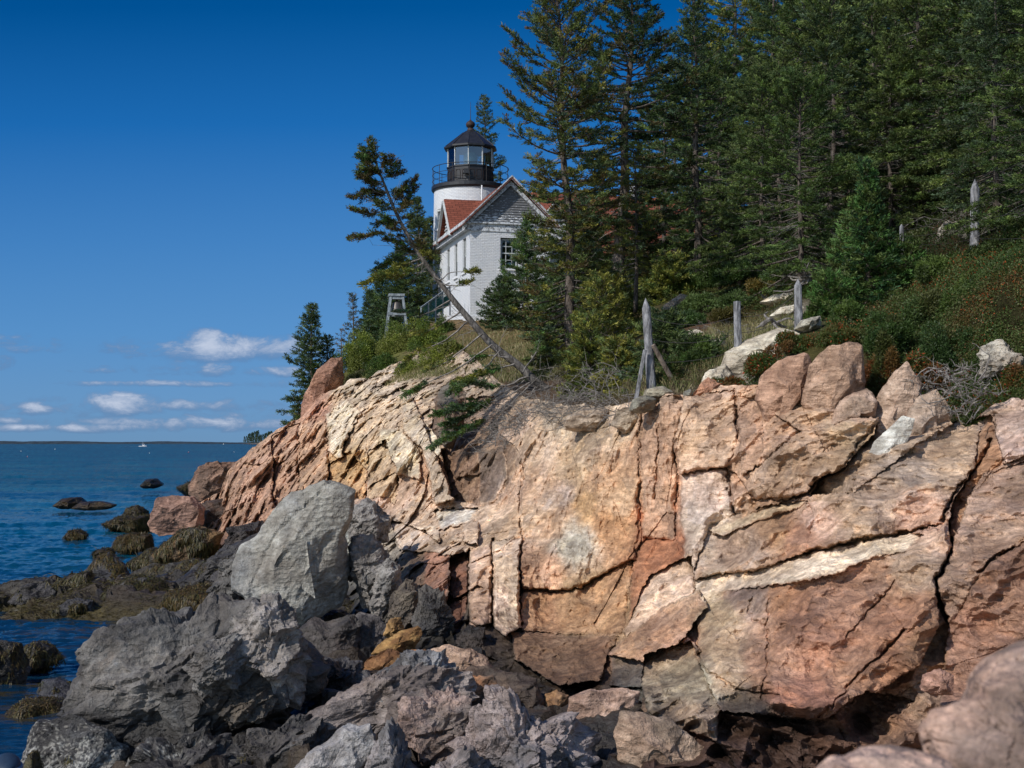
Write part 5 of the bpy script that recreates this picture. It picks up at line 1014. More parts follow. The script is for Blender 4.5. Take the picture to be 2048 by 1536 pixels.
    rf.lathe([(0, ze-.03), (R0+.10, ze-.03), (R0+.22, ze), (R0+.22, ze+.10), (R0+.12, ze+.14), (.55, zk-.18), (.30, zk-.02), (.27, zk)], N, rot=rot0); ro = rf.build('roof', M['black_metal'], r)
    rb = MB()
    for i in range(N):
        a = rot0+i*2*math.pi/N; c, s = math.cos(a), math.sin(a); rb.bar(((R0+.12)*c, (R0+.12)*s, ze+.15), (.45*c, .45*s, zk-.12), .05, .05)
    rb.build('roof_rib', M['black_metal'], ro)
    vb = MB(); c0 = zk-.01
    vb.lathe([(.27, c0), (.20, c0+.05), (.20, c0+.14), (.13, c0+.17), (.15, c0+.20), (.25, c0+.28), (.29, c0+.40), (.25, c0+.52), (.15, c0+.60), (.08, c0+.64), (.05, c0+.70), (0, c0+.71)], 20)
    v = vb.build('ventilator_ball', M['rust_black'], ro, smooth=True)
    rd = MB(); rd.tube([(0, 0, c0+.68), (0.01, 0, z(204))], [.022, .010], 6); rd.build('lightning_rod', M['rust_black'], r)
    bx = MB(); bx.box((-.35, -1.62, zg+.62), (-.05, -1.43, zg+.86)); bx.box((-.42, -1.66, zg+.56), (.02, -1.43, zg+.617)); bx.build('lamp_box', M['black_metal'], lo)
    pp = MB(); pp.tube([(.75, -2.33, zt-2.2), (.75, -2.33, zt+.05)], .05, 8); pp.build('downpipe', M['white_paint'], r)
tower()
def keeper_house():
    r = house_root('keeper_house', label='keeper\'s house with red shingle roof and white gable, mostly hidden by the spruces', cat='house')
    x0, x1, y0, y1, ez, rz = 5.5, 17.5, 5.0, 12.0, 6.0, 9.6; ym = (y0+y1)/2
    m = MB(); m.box((x0, y0, -1), (x1, y1, ez)); prism(m, [(y0, ez), (y1, ez), (ym, rz-.1)], 'x', x0, x1); m.build('wall', M['white_paint'], r)
    rf = MB()
    for a in (y0-.5, y1+.5):
        zt = rz-abs(a-ym)*(rz-ez)/(ym-y0)
        rf.put([(x0-.5, ym, rz), (x0-.5, a, zt), (x1+.5, a, zt), (x1+.5, ym, rz), (x0-.5, ym, rz+.14), (x0-.5, a, zt+.14), (x1+.5, a, zt+.14), (x1+.5, ym, rz+.14)],
               [(0, 3, 2, 1), (4, 5, 6, 7), (0, 1, 5, 4), (1, 2, 6, 5), (2, 3, 7, 6), (3, 0, 4, 7)])
    ro = rf.build('roof', M['red_shingle'], r)
    v = MB(); v.lathe([(.0, rz+.1), (.16, rz+.1), (.16, rz+.7), (.24, rz+.72), (.05, rz+.95), (0, rz+.96)], 12, cx=12.2, cy=ym); v.build('roof_vent', M['white_paint'], ro)
    # link wing behind the entry building with its own ridge
    w = MB()
    for a, b_ in ((4.3, 5.9), (7.9, 5.9)):
        pass
    xa, xb = 3.2, 7.6; xm = (xa+xb)/2; rz2, ez2 = 8.1, 5.4
    w.box((xa, 2.6, -1), (xb, y0, ez2)); prism(w, [(xa, ez2), (xb, ez2), (xm, rz2-.1)], 'y', 2.6, y0); w.build('wing_wall', M['white_paint'], r)
    g = MB()
    for a in (xa-.4, xb+.4):
        zt = rz2-abs(a-xm)*(rz2-ez2)/(xm-xa)
        g.put([(xm, 2.2, rz2), (a, 2.2, zt), (a, ym, zt), (xm, ym, rz2), (xm, 2.2, rz2+.12), (a, 2.2, zt+.12), (a, ym, zt+.12), (xm, ym, rz2+.12)],
              [(0, 3, 2, 1), (4, 5, 6, 7), (0, 1, 5, 4), (1, 2, 6, 5), (2, 3, 7, 6), (3, 0, 4, 7)])
    g.build('wing_roof', M['red_shingle'], r)
    g = MB()
    for k in range(9):                                   # white gable with dark gaps
        z = ez2+.05+k*.26; hw = (rz2-.35-z)/(rz2-ez2)*(xb-xa)/2
        if hw > .1: g.box((xm-hw, 2.5, z), (xm+hw, 2.59, z+.15))
    for a in (xa-.35, xb+.35): g.bar((xm, 2.18, rz2), (a, 2.18, rz2-abs(a-xm)*(rz2-ez2)/(xm-xa)), .05, .2, up=(0, 1, 0))
    g.bar((xm-1.0, 2.2, ez2+.35), (xm+1.0, 2.2, ez2+.35), .06, .14, up=(0, 1, 0)); g.build('gable_board', M['white_paint'], r)
    window(r, 'y', 4.85, 9.0, 10.0, 2.6, 4.4, 2, 2)
keeper_house()
def picket_fence():
    a, b = P(1104, 590, 74), P(1215, 585, 78); d = b-a; L = np.linalg.norm(d[:2]); u = d/L
    r = empty('picket_fence', a, math.atan2(u[1], u[0]), label='white picket fence glimpsed through the spruces beside the house', cat='fence')
    m = MB(); n = 26; x = 0
    for i in range(n):
        x = i*L/n; m.box((x, 0, 0), (x+.07, .025, 1.0)); m.put([(x, 0, 1.0), (x+.07, 0, 1.0), (x+.035, 0, 1.08), (x, .025, 1.0), (x+.07, .025, 1.0), (x+.035, .025, 1.08)], [(0, 1, 4, 3), (1, 2, 5, 4), (2, 0, 3, 5)], [(0, 2, 1), (3, 4, 5)])
    m.build('pickets', M['white_paint'], r)
    for i in range(4): q = MB(); x = i*L/3; q.box((x-.05, .06, -.6), (x+.05, .16, 1.1)); q.build('post', M['white_paint'], r)
    for zz in (.25, .8): q = MB(); q.box((0, .026, zz), (L, .058, zz+.08)); q.build('rail', M['white_paint'], r)
    s = empty('sign', a+u*1.45+np.array((0, -.06, .55)), math.atan2(u[1], u[0]), label='small red and blue sign on the white picket fence', cat='sign')
    q = MB(); q.box((0, -.02, .35), (.38, 0, .72)); q.build('upper_panel', M['sign_red'], s); q = MB(); q.box((0, -.02, -.1), (.38, 0, .34)); pl = q.build('lower_panel', M['sign_blue'], s)
    q = MB(); q.box((.03, -.024, .08), (.35, -.021, .30)); q.build('white_band', M['white_paint'], pl)
picket_fence()
def stair_fence():
    a, b = P(842, 655, 74), P(900, 612, 75.5); b = b+0; d = b-a; r = empty('wire_fence', a, 0, label='green mesh fence climbing to the foot of the white tower', cat='fence')
    pts = [a+d*t for t in (.0, .25, .5, .75, 1)]
    top = MB(); top.bar(np.array((0, 0, 1.05)), d+np.array((0, 0, 1.05)), .07, .07); top.build('handrail', M['grey_paint_wood'], r)
    for p_ in pts: q = MB(); q.box((*(p_-a)[:2]-.035, (p_-a)[2]-.5), (*(p_-a)[:2]+.035, (p_-a)[2]+1.03)); q.build('post', M['grey_paint_wood'], r)
    w = MB(); n = 46
    for i in range(n):
        s = a*0+d*(i/n)
        w.bar(s+np.array((0, 0, .05)), s+np.array((0, 0, 1.0)), .008, .008)
        if i < n-6:
            w.bar(s+np.array((0, 0, .1)), a*0+d*((i+6)/n)+np.array((0, 0, 1.0)), .008, .008)
            w.bar(s+np.array((0, 0, 1.0)), a*0+d*((i+6)/n)+np.array((0, 0, .1)), .008, .008)
    for k in range(6): w.bar(np.array((0, 0, .1+k*.15)), d+np.array((0, 0, .1+k*.15)), .008, .008)
    w.build('wire_mesh', M['green_mesh'], r)
    q = MB(); q.put([d*.45+np.array((0, .05, .1)), d*.98+np.array((0, .05, .1)), d*.98+np.array((0, .05, .7)), d*.45+np.array((0, .05, .7)), d*.45+np.array((0, .08, .1)), d*.98+np.array((0, .08, .1)), d*.98+np.array((0, .08, .7)), d*.45+np.array((0, .08, .7))],
                  [(0, 3, 2, 1), (4, 5, 6, 7), (0, 1, 5, 4), (1, 2, 6, 5), (2, 3, 7, 6), (3, 0, 4, 7)]); q.build('windscreen', M['teal_panel'], r)
stair_fence()
def bell():
    Y = 73.; b = P(793, 655, Y); s = Y/F
    r = empty('fog_bell_frame', b, R(8), label='grey wooden trestle holding a bronze fog bell on the slope', cat='bell frame')
    h = 62*s
    for sx in (-1, 1):
        for sy in (-1, 1): q = MB(); q.bar((sx*22*s, sy*.55, -.6), (sx*12*s, sy*.22, h-.02), .12, .12, up=(0, 1, 0)); q.build('leg', M['grey_paint_wood'], r)
    q = MB(); q.box((-16*s, -.32, h), (16*s, .32, h+.12)); q.box((-13.5*s, -.26, h-.16), (13.5*s, .26, h-.003)); q.build('top_beam', M['grey_paint_wood'], r)
    for zz, ww in ((.38*h, 18*s),):
        for sy in (-1, 1): q = MB(); q.box((-ww, sy*.42-.04, zz), (ww, sy*.42+.04, zz+.14)); q.build('cross_brace', M['grey_paint_wood'], r)
    q = MB(); z0 = h-.16-.68
    q.lathe([(0.33, z0), (.36, z0+.03), (.29, z0+.14), (.23, z0+.36), (.20, z0+.50), (.12, z0+.58), (.0, z0+.60)], 24); bl = q.build('bell', M['bell_metal'], r, smooth=True)
    q = MB(); q.tube([(0, 0, z0-.04), (0, 0, z0+.3)], .035, 8); q.build('clapper', M['rust_black'], bl)
    q = MB(); q.tube([(0, 0, z0+.58), (0, 0, h-.15)], .05, 8); q.build('bell_hanger', M['rust_black'], r)
bell()

# ---------------------------------------------------------------- old fence posts and wire
def post(top, bot, Y, w, label, pointed=False, seed=0, lean=0, mt='post_wood', grp='weathered fence posts on the slope'):
    a, b = P(*bot, Y), P(*top, Y+lean); d = a-b; L = np.linalg.norm(d); u = (b-a)/L; r0 = w*Y/F/2
    V, n = [], 22; k = 14; rng = np.random.default_rng(seed); e1 = np.cross(u, (0, 1, 0)); e1 /= np.linalg.norm(e1); e2 = np.cross(u, e1)
    lob = 1+.10*rng.uniform(-1, 1, k)
    for i in range(n):
        t = -.18+1.18*i/(n-1); rr = r0*(1.08-.16*t)
        if pointed and t > .90: rr *= max(.04, (1-t)/.10)
        for j in range(k):
            an = j/k*2*np.pi; q = rr*lob[j]*(1+.03*rng.uniform(-1, 1)); V.append(b*t+a*(1-t)+q*(e1*math.cos(an)+e2*math.sin(an))-a)
    i, j = np.meshgrid(np.arange(n-1), np.arange(k), indexing='ij'); Q = np.stack([i*k+j, i*k+(j+1) % k, (i+1)*k+(j+1) % k, (i+1)*k+j], -1).reshape(-1, 4)
    V.append(b-a+u*.012); T = [(n*k, (n-1)*k+q, (n-1)*k+(q+1) % k) for q in range(k)]
    o = make_mesh('fence_post', V, Q, T, None, M[mt]); o.location = a; tag(o, label, 'post', grp); return a, b
PS = [((1291, 596), (1303, 778), 31.2, 17, 'leaning silver grey fence post with a long pointed top, propped by braces', True, 0),
      ((1474, 603), (1477, 742), 30.8, 15, 'blunt flat-topped grey fence post before the white outcrop', False, 0),
      ((1596, 558), (1598, 682), 31.0, 17, 'thick weathered fence post standing between the white ledges', True, 0),
      ((1803, 448), (1804, 500), 36, 9, 'short pointed fence post just above the young bright spruce', True, 0),
      ((1950, 358), (1949, 540), 30.5, 17, 'tallest pale grey fence post, on the right above the shrubs', True, 0)]
PP = [post(t, b, Y, w, l, p, i, ln) for i, (t, b, Y, w, l, p, ln) in enumerate(PS)]
post((1290, 700), (1272, 800), 31.0, 9, 'thin grey brace leaning on the pointed post from the left', False, 11, 0, grp='braces of the pointed post')
post((1306, 690), (1362, 792), 31.4, 10, 'brown timber brace leaning on the pointed post from the right', False, 12, -.4, 'brown_wood', 'braces of the pointed post')
def wire(a, b, sag, label, grp='rusty wires of the old fence'):
    t = np.linspace(0, 1, 16)[:, None]; p = a*(1-t)+b*t; p[:, 2] -= sag*4*(t*(1-t))[:, 0]; m = MB(); m.tube(p, .006, 4)
    tag(m.build('fence_wire', M['wire']), label, 'wire', grp)
for k, (f, nm) in enumerate(((.30, 'lowest'), (.55, 'second'), (.80, 'upper'))):
    for (i, j, w) in ((0, 1, 'between the pointed post and the blunt post'), (1, 2, 'between the blunt post and the thick weathered post')):
        a = PP[i][0]*(1-f)+PP[i][1]*f; b = PP[j][0]*(1-f)+PP[j][1]*f; wire(a, b, .10+.05*k, f'{nm} rusty fence wire {w}')
for k, (f, e, nm) in enumerate(((.93, (2130, 270), 'highest'), (.75, (2130, 330), 'second highest'), (.55, (2130, 400), 'middle'), (.35, (2130, 470), 'lowest'))):
    wire(PP[4][0]*(1-f)+PP[4][1]*f, P(*e, 24), .04, f'{nm} wire running up to the right from the tallest post', 'wires at the tallest post')
    wire(PP[4][0]*(1-f)+PP[4][1]*f, PP[3][0]*(1-f)+PP[3][1]*f, .12, f'{nm} wire running left and down from the tallest post', 'wires at the tallest post')

# ---------------------------------------------------------------- boat, buoys, far point, shoe
def boat():
    Y = 1900.; r = empty('boat', P(285, 893.4, Y)*np.array((1, 1, 0)), R(12), label='small white lobster boat heading across the bay, far out', cat='boat')
    m = MB(); st = [(-5, 1.3, 1.1), (-2, 1.7, 1.2), (2, 1.6, 1.5), (4.5, .9, 2.1), (5.8, .05, 2.5)]; V = []
    for x, w, h in st: V += [(x, -w, h), (x, -w*.75, -.3), (x, w*.75, -.3), (x, w, h)]
    Q = [(i*4+k, i*4+k+1, i*4+5+k, i*4+4+k) for i in range(4) for k in range(3)]+[(i*4+3, i*4, i*4+4, i*4+7) for i in range(4)]+[(0, 3, 2, 1)]
    m.put(V, Q); m.build('hull', M['boat_white'], r)
    m = MB(); m.box((0, -1.1, 1.3), (2.8, 1.1, 3.2)); m.box((-1.2, -1.25, 3.2), (3.1, 1.25, 3.35)); m.build('wheelhouse', M['boat_white'], r)
    m = MB(); m.box((.4, -1.13, 2.3), (2.4, -1.10, 3.0)); m.build('window', M['dark_frame'], r)
    m = MB(); m.tube([(0.5, 0, 3.3), (0.4, 0, 6.8)], .12, 6); m.build('mast', M['boat_white'], r)
    m = MB()
    for sy in (-1, 1): m.put([(5, sy*.3, .12), (-9, sy*1.8, .12), (-26, sy*4.5, .10), (-24, sy*6.5, .10), (-8, sy*3.2, .12)], T=[(0, 1, 4), (1, 2, 3), (1, 3, 4)])
    m.put([(-5, -1.2, .11), (-5, 1.2, .11), (-20, 2, .10), (-20, -2, .10)], [(0, 1, 2, 3)])
    tag(m.build('boat_wake', M['foam']), kind='structure').location = r.location
boat()
for i, (x, y, c, l) in enumerate([(42, 903, 'white', 'tiny white buoy farthest left on the water'), (110, 899, 'white', 'tiny white buoy left of the boat, near the horizon'), (299, 907, 'white', 'white buoy right below the boat'), (377, 905, 'red', 'reddish buoy between the boat and the cliff'),
                                  (55, 914, 'red', 'reddish buoy low on the far left water'), (468, 905, 'white', 'white buoy close to the end of the cliff'), (447, 888.9, 'white', 'tiny white sail-like buoy near the far shore')]):
    Y = ZC*F/(y-HY); p = P(x, y, Y); s = Y*1.1/F
    r = empty('buoy', (p[0], p[1], 0), 0, label=l, cat='buoy', group='lobster buoys scattered on the bay')
    m = MB(); m.lathe([(0, -.2*s), (.6*s, -.1*s), (.75*s, .5*s), (.5*s, 1.1*s), (0, 1.3*s)], 10); m.build('float', M['buoy_'+c], r); m = MB(); m.tube([(0, 0, s), (0, 0, 2.2*s)], .12*s, 5); m.build('stick', M['buoy_white'], r)
rock([(478, 889), (486, 887.3), (510, 886.6), (560, 886.5), (640, 887), (640, 889.5), (540, 889.6)], 4300, 50, (190, 170, 150), (150, 134, 118), seed=95, sub=4, name='far_point', cat='rocky point', label='low rocky point with spruces on the horizon')
def shoe():
    c = P(14, 1536, 8.0); r = empty('shoe', c, R(20), label='dark blue shoe at the very bottom left corner', cat='shoe')
    U, T = ico(4); p = U*np.array((.075, .14, .06)); p[:, 2] = np.where(p[:, 2] < 0, p[:, 2]*.4, p[:, 2]*(1-.35*np.clip(-p[:, 1]/.14, 0, 1)))
    o = make_mesh('upper', p, tris=T, mats=M['shoe_blue'], smooth=True, parent=r); o.location = (0, 0, .02)
    m = MB(); an = np.linspace(0, 2*np.pi, 40); m.tube([(.078*math.cos(a), .145*math.sin(a), .008) for a in an], .012, 8, cap=False); m.build('sole', M['shoe_sole'], r, smooth=True)
shoe()
# ---------------------------------------------------------------- vegetation
G_DARK, G_MID, G_YEL, G_BLUE, G_BRT, G_BRN = (.046, .074, .026), (.095, .130, .038), (.200, .195, .042), (.066, .104, .058), (.075, .150, .040), (.105, .080, .034)
def foliage_branch(wood, leaf, pts, r0, rng, cols, start=.3, tw=.35, lod=1.0, dens=1.0, wcol=(1, 1, 1), bare=.0, flat=.20, k=4):
    """one bough: a tapering limb, side twigs, needle sprays along the twigs"""
    pts = np.asarray(pts, float); n = len(pts); seg = np.linalg.norm(np.diff(pts, axis=0), axis=1); L = seg.sum(); cum = np.concatenate([[0], np.cumsum(seg)])/L
    wood.tube(pts, np.linspace(r0, max(.004, r0*.18), n), k, wcol, cap=False)
    def at(s): return np.array([np.interp(s, cum, pts[:, i]) for i in range(3)]).T
    nt = max(3, int(L*(1-start)/(.085*lod)*dens)); ss = start+(1-start)*(np.arange(nt)+rng.random(nt)*.8)/nt; ss = np.clip(ss, 0, 1)
    p0 = at(ss); d = at(np.clip(ss+.05, 0, 1))-at(np.clip(ss-.05, 0, 1)); d /= np.linalg.norm(d, axis=1)[:, None]+1e-9
    side = np.cross(d, (0, 0, 1)); side /= np.linalg.norm(side, axis=1)[:, None]+1e-9; sg = np.where(np.arange(nt) % 2, 1, -1)[:, None]
    ang = rng.uniform(.5, 1.15, nt)[:, None]; td = d*np.cos(ang)+side*sg*np.sin(ang)+rng.normal(size=(nt, 3))*(.16, .16, flat); td[:, 2] += .06; td /= np.linalg.norm(td, axis=1)[:, None]
    tl = tw*rng.uniform(.5, 1.15, nt)*np.where(ss > .93, .6, 1)*np.interp(ss, [start, (start+1)/2, 1], [.75, 1, .62])
    live = rng.random(nt) > bare*np.interp(ss, [0, 1], [1.2, .5])
    for i in range(nt):
        q = np.array([p0[i], p0[i]+td[i]*tl[i]*.5+(0, 0, -.03*tl[i]), p0[i]+td[i]*tl[i]])
        wood.tube(q, (max(.0035, r0*.22), .003, .002), 3, wcol, cap=False)
    nl = np.maximum(5, (tl/(.030*lod)*4.2).astype(int)); nl = nl*live; idx = np.repeat(np.arange(nt), nl)
    if len(idx) == 0: return
    t = rng.random(len(idx))**.85; c = p0[idx]+td[idx]*(tl[idx]*t*1.0)[:, None]+rng.normal(size=(len(idx), 3))*(.034*lod, .034*lod, .022*lod)
    dd = td[idx]*.9+rng.normal(size=(len(idx), 3))*(.55, .55, .38); dd[:, 2] += .14
    cl = cols[rng.integers(len(cols), size=nt)][idx]*rng.uniform(.55, 1.45, (nt, 1))[idx]*rng.uniform(.7, 1.35, (len(idx), 1))
    leaf.leaves(c, dd, rng.uniform(.075, .14, len(idx))*lod, rng.uniform(.022, .036, len(idx))*lod, cl, rng)
def spruce(name, label, base, H, Rw, seed, tr=.11, cs=.1, nb=90, lod=1.0, dens=1.0, colA=(G_MID, G_BLUE, G_DARK), bare=.15, dead=20, prof=.7, lean=(0, 0), cat='tree', group=None, gap=.0, tw=.4, upt=.5, wood='bark', asym=(0, 0), bulge=0, dcol=(.55, .53, .5)):
    rng = np.random.default_rng(seed); r = empty(name, base, 0, label=label, cat=cat, group=group)
    zz = np.linspace(-.4, H, 14); wob = H*.006
    ax = np.stack([lean[0]*np.clip(zz/H, 0, 1)**1.3+wob*np.sin(zz*1.1+seed), lean[1]*zz/H+wob*np.cos(zz*.9+seed), zz], 1)
    axis = lambda z: np.array([np.interp(z, zz, ax[:, i]) for i in range(3)])
    m = MB(); m.tube(ax, tr*np.clip(1-zz/H, .05, 1)**.85+.012, 9); m.build('trunk', M[wood], r, smooth=True)
    wd, lf, dw = MB(), MB(), MB(); cols = np.array(colA)
    for i in range(nb):
        t = cs+(1-cs)*((i+rng.random())/nb)**(.95); z = t*H; az = i*2.399+rng.normal()*.35
        if rng.random() < gap*np.interp(t, [cs, 1], [1.2, .5]): continue
        u = (t-cs)/(1-cs); P_ = min(1, (1-u)**prof*1.02+.02)*min(1, .5+u*5); L = Rw*P_*rng.uniform(.55, 1.15)*(1+bulge*math.sin(u*7+seed))
        L *= 1+asym[0]*math.cos(az)+asym[1]*math.sin(az)
        if L < .12: L = .12
        e = np.interp(u, [0, .3, .75, 1], [-.30, -.08, .35, 1.1])+rng.normal()*.12
        s = np.array((0, .25, .5, .75, 1.)); up = e*s*L-.22*L*s*(1-u)*(s < 9)+upt*.32*L*s**2.6; wig = rng.normal()*.10*L*s**2
        p = axis(z)[None]+np.stack([math.cos(az)*s*L-math.sin(az)*wig, math.sin(az)*s*L+math.cos(az)*wig, up], 1)
        foliage_branch(wd, lf, p, .012+.012*L, rng, cols, start=np.interp(L, [.3, 2.5], [.08, .34]), tw=min(tw, .2+L*.28), lod=lod, dens=dens, bare=bare, k=4)
    for i in range(dead):                                # dead inner twigs, grey
        t = rng.uniform(.03, .8); z = t*H; az = rng.random()*6.28; L = Rw*(1-t)**.6*rng.uniform(.3, .85)
        s = np.linspace(0, 1, 5); p = axis(z)[None]+np.stack([math.cos(az)*s*L, math.sin(az)*s*L, -.25*L*s+.2*L*s*s*rng.normal()], 1)+rng.normal(size=(5, 3))*.03*s[:, None]
        dw.tube(p, np.linspace(.014, .004, 5), 3, cap=False)
        for q in range(7):
            a = p[rng.integers(1, 5)]; dd = rng.normal(size=3)*(1, 1, .5); dd /= np.linalg.norm(dd); l = rng.uniform(.15, .5)*L*.6; dw.tube([a, a+dd*l*.5+(0, 0, .02), a+dd*l], (.006, .004, .003), 3, cap=False)
    wd.build('branches', M[wood], r); lf.build('crown', M['needles'], r)
    if dead: dw.build('dead_twigs', M['dead_wood'], r)
    return r
def px_tree(x, ytop, ybase, Y): return P(x, ybase, Y), (ybase-ytop)*Y/F
TG = 'tall spruces of the wood'
# -- the tall near spruce
b, H = px_tree(1146, -25, 760, 42)
spruce('spruce_tree', 'tall sparse spruce in front of the house, its trunk rising from the dead brush', b, H, 2.25, 3, tr=.17, cs=.05, nb=190, lod=.95, dens=1.0, colA=(G_MID, G_BLUE, G_MID, G_YEL, G_BRN), bare=.22, dead=46, prof=.42, lean=(-.50, .2), gap=.18, tw=.5, upt=.9, bulge=.28)
b, H = px_tree(1240, -60, 560, 56)
spruce('spruce_tree', 'darkest tall spruce with a bare curved leader, just behind the near sparse spruce', b, H, 3.1, 4, tr=.24, cs=.12, nb=175, lod=1.25, colA=(G_DARK, G_DARK, G_BLUE, G_BRN), bare=.12, dead=26, prof=.55, lean=(.6, 0), gap=.15, tw=.55, upt=.7, bulge=.15)
b, H = px_tree(1395, -20, 590, 56)
spruce('spruce_tree', 'slim pale-trunked spruce, third tall one from the left', b, H, 2.3, 5, tr=.17, cs=.05, nb=160, lod=1.25, colA=(G_MID, G_DARK, G_BLUE), bare=.22, dead=40, prof=.5, lean=(-.1, 0), gap=.2, upt=.6, bulge=.2)
b, H = px_tree(1272, 300, 600, 45)
spruce('spruce_tree', 'slender yellowish young spruce with a bare grey lower trunk', b, H, .85, 6, tr=.06, cs=.18, nb=60, lod=.9, colA=(G_YEL, G_YEL, G_BRN, G_MID), bare=.2, dead=16, prof=.7, upt=1., tw=.3)
b, H = px_tree(1055, 440, 650, 71)
spruce('spruce_tree', 'bushy green young spruce growing against the front of the brick house', b, H, 2.3, 7, tr=.09, cs=.0, nb=140, lod=1.3, colA=(G_MID, G_BLUE, G_BRT), bare=.05, dead=4, prof=1.0, upt=1., asym=(-.1, 0))
b, H = px_tree(1006, 560, 655, 69)
spruce('spruce_tree', 'small dark spruce at the lower front corner of the house', b, H, 1.3, 8, tr=.06, cs=.0, nb=80, lod=1.3, colA=(G_DARK, G_MID, G_BLUE), bare=.03, dead=2, prof=.6, upt=1.)
b, H = px_tree(968, 194, 560, 97)
spruce('spruce_tree', 'spruce rising right behind the black lantern room', b, H, 2.6, 9, tr=.16, cs=.1, nb=130, lod=1.4, colA=(G_DARK, G_BLUE, G_MID), bare=.08, dead=6, prof=.75, upt=.6, gap=.12, tw=.55)
for i, (x, yt, yb, Y, Rw, l) in enumerate([(836, 398, 700, 84, 2.1, 'dark pointed spruce immediately left of the white tower'), (862, 440, 690, 95, 1.8, 'dark spruce half hidden by the white tower on its left side'), (800, 500, 720, 84, 2.3, 'broad dark spruce behind the bell trestle'),
                                          (765, 545, 735, 86, 2.0, 'dark spruce left of the bell trestle'), (742, 585, 745, 88, 1.5, 'lowest dark spruce at the left end of the clump by the tower')]):
    b, H = px_tree(x, yt, yb, Y); spruce('spruce_tree', l, b, H, Rw, 20+i, tr=.13, cs=.0, nb=170, lod=1.4, colA=(G_DARK, G_BLUE, G_MID), bare=.04, dead=2, prof=.8, upt=.5, tw=.5, group='dark spruces left of the tower')
b, H = px_tree(706, 593, 760, 80)
spruce('spruce_tree', 'thin greyish half-dead spruce on the skyline left of the yellow-green shrubs', b, H, 1.0, 30, tr=.06, cs=.05, nb=60, lod=1.3, colA=(G_BRN, (.07, .07, .05), G_DARK), bare=.35, dead=30, prof=.9, upt=.4)
b, H = px_tree(682, 660, 770, 79); spruce('spruce_tree', 'bare grey dead little spruce between the left spruces and the half-dead one', b, H, .9, 31, tr=.04, cs=.1, nb=26, lod=1.3, colA=(G_BRN, (.1, .09, .08)), bare=.8, dead=34, prof=.9)
b, H = px_tree(624, 614, 850, 72)
spruce('spruce_tree', 'dense green spruce on the far left skyline', b, H, 1.5, 32, tr=.10, cs=.0, nb=160, lod=1.3, colA=(G_MID, G_DARK, G_BLUE), bare=.05, dead=3, prof=.75, upt=.5, asym=(-.25, 0))
b, H = px_tree(655, 676, 800, 73)
spruce('spruce_tree', 'smaller spruce directly right of the dense skyline spruce', b, H, 1.0, 33, tr=.07, cs=.0, nb=60, lod=1.3, colA=(G_DARK, G_MID), bare=.05, dead=3, prof=.7)
b, H = px_tree(598, 800, 870, 72)
spruce('spruce_tree', 'little spruce bush at the foot of the dense skyline spruce', b, H, .6, 34, tr=.04, cs=.0, nb=30, lod=1.2, colA=(G_MID, G_YEL), bare=.03, dead=0, prof=.5)
# -- lower ones on the brink
for i, (x, yt, yb, Y, Rw, cA, bare, l) in enumerate([
    (1205, 560, 790, 38.5, 1.15, (G_YEL, G_MID, G_YEL), .25, 'yellow-green young spruce with dead lower twigs right of the near trunk'), (1180, 640, 800, 37, .8, (G_YEL, G_MID), .25, 'low yellowish spruce standing in the grey dead brush'),
    (1330, 640, 790, 34, 1.1, (G_DARK, G_MID, G_BLUE), .06, 'dark low spruce behind the pointed fence post'), (1395, 690, 785, 33, 1.1, (G_MID, G_DARK), .06, 'dark low spruce between the pointed post and the blunt post'),
    (1240, 690, 800, 36, .9, (G_MID, G_YEL), .15, 'scrubby spruce just left of the pointed post'), (1100, 690, 770, 46, .8, (G_MID, G_YEL), .2, 'little spruce on the grass left of the near trunk')]):
    b, H = px_tree(x, yt, yb, Y); spruce('spruce_tree', l, b, H, Rw, 40+i, tr=.05, cs=.03, nb=90, lod=.95, colA=cA, bare=bare, dead=14, prof=.55, upt=.8, tw=.35, group='low spruces along the cliff top')
b, H = px_tree(1735, 335, 660, 32.5)
spruce('spruce_tree', 'bright green broad young spruce with a long thin leader, centre of the right slope', b, H, 1.35, 50, tr=.06, cs=.0, nb=140, lod=.85, dens=1.2, colA=(G_BRT, G_MID, (.03, .075, .03)), bare=.0, dead=0, prof=1.25, upt=1.1, tw=.34)
for i, (x, yt, yb, Y, Rw, l) in enumerate([(1660, 560, 670, 32, .8, 'bright green side bush left below the broad young spruce'), (1810, 500, 650, 32.5, .9, 'green side bush right of the broad young spruce'), (1690, 470, 640, 34, .8, 'green bushy spruce tucked behind the broad young spruce on its left')]):
    b, H = px_tree(x, yt, yb, Y); spruce('spruce_tree', l, b, H, Rw, 53+i, tr=.04, cs=.0, nb=60, lod=.9, colA=(G_BRT, G_MID), bare=.0, dead=0, prof=.6, upt=1.1, tw=.32)

for i, (x, yt, yb, Y, Rw, cA, l) in enumerate([(1185, 470, 640, 58, 1.5, (G_MID, G_DARK), 'full green spruce between the house and the near trunk'), (1290, 440, 640, 58, 1.7, (G_MID, G_BLUE), 'full spruce hiding the end of the red roof'), (1340, 520, 640, 52, 1.4, (G_MID, G_YEL), 'low spruce on the slope above the pointed post'),
                                               (1235, 560, 700, 46, 1.2, (G_MID, G_YEL), 'low yellowish spruce right of the near trunk foot'), (1400, 500, 590, 58, 1.5, (G_DARK, G_MID), 'short dark spruce at the front edge of the wood'), (1112, 560, 700, 50, 1.1, (G_MID, G_BLUE), 'low green spruce left of the near trunk'), (1165, 400, 620, 66, 1.9, (G_DARK, G_BLUE), 'dark spruce in front of the red roof')]):
    b, H = px_tree(x, yt, yb, Y); spruce('spruce_tree', l, b, H, Rw, 140+i, tr=.07, cs=.0, nb=110, lod=1.15, colA=cA, bare=.10, dead=18, prof=.55, upt=.7, tw=.42, group='filling spruces between the house and the wood')
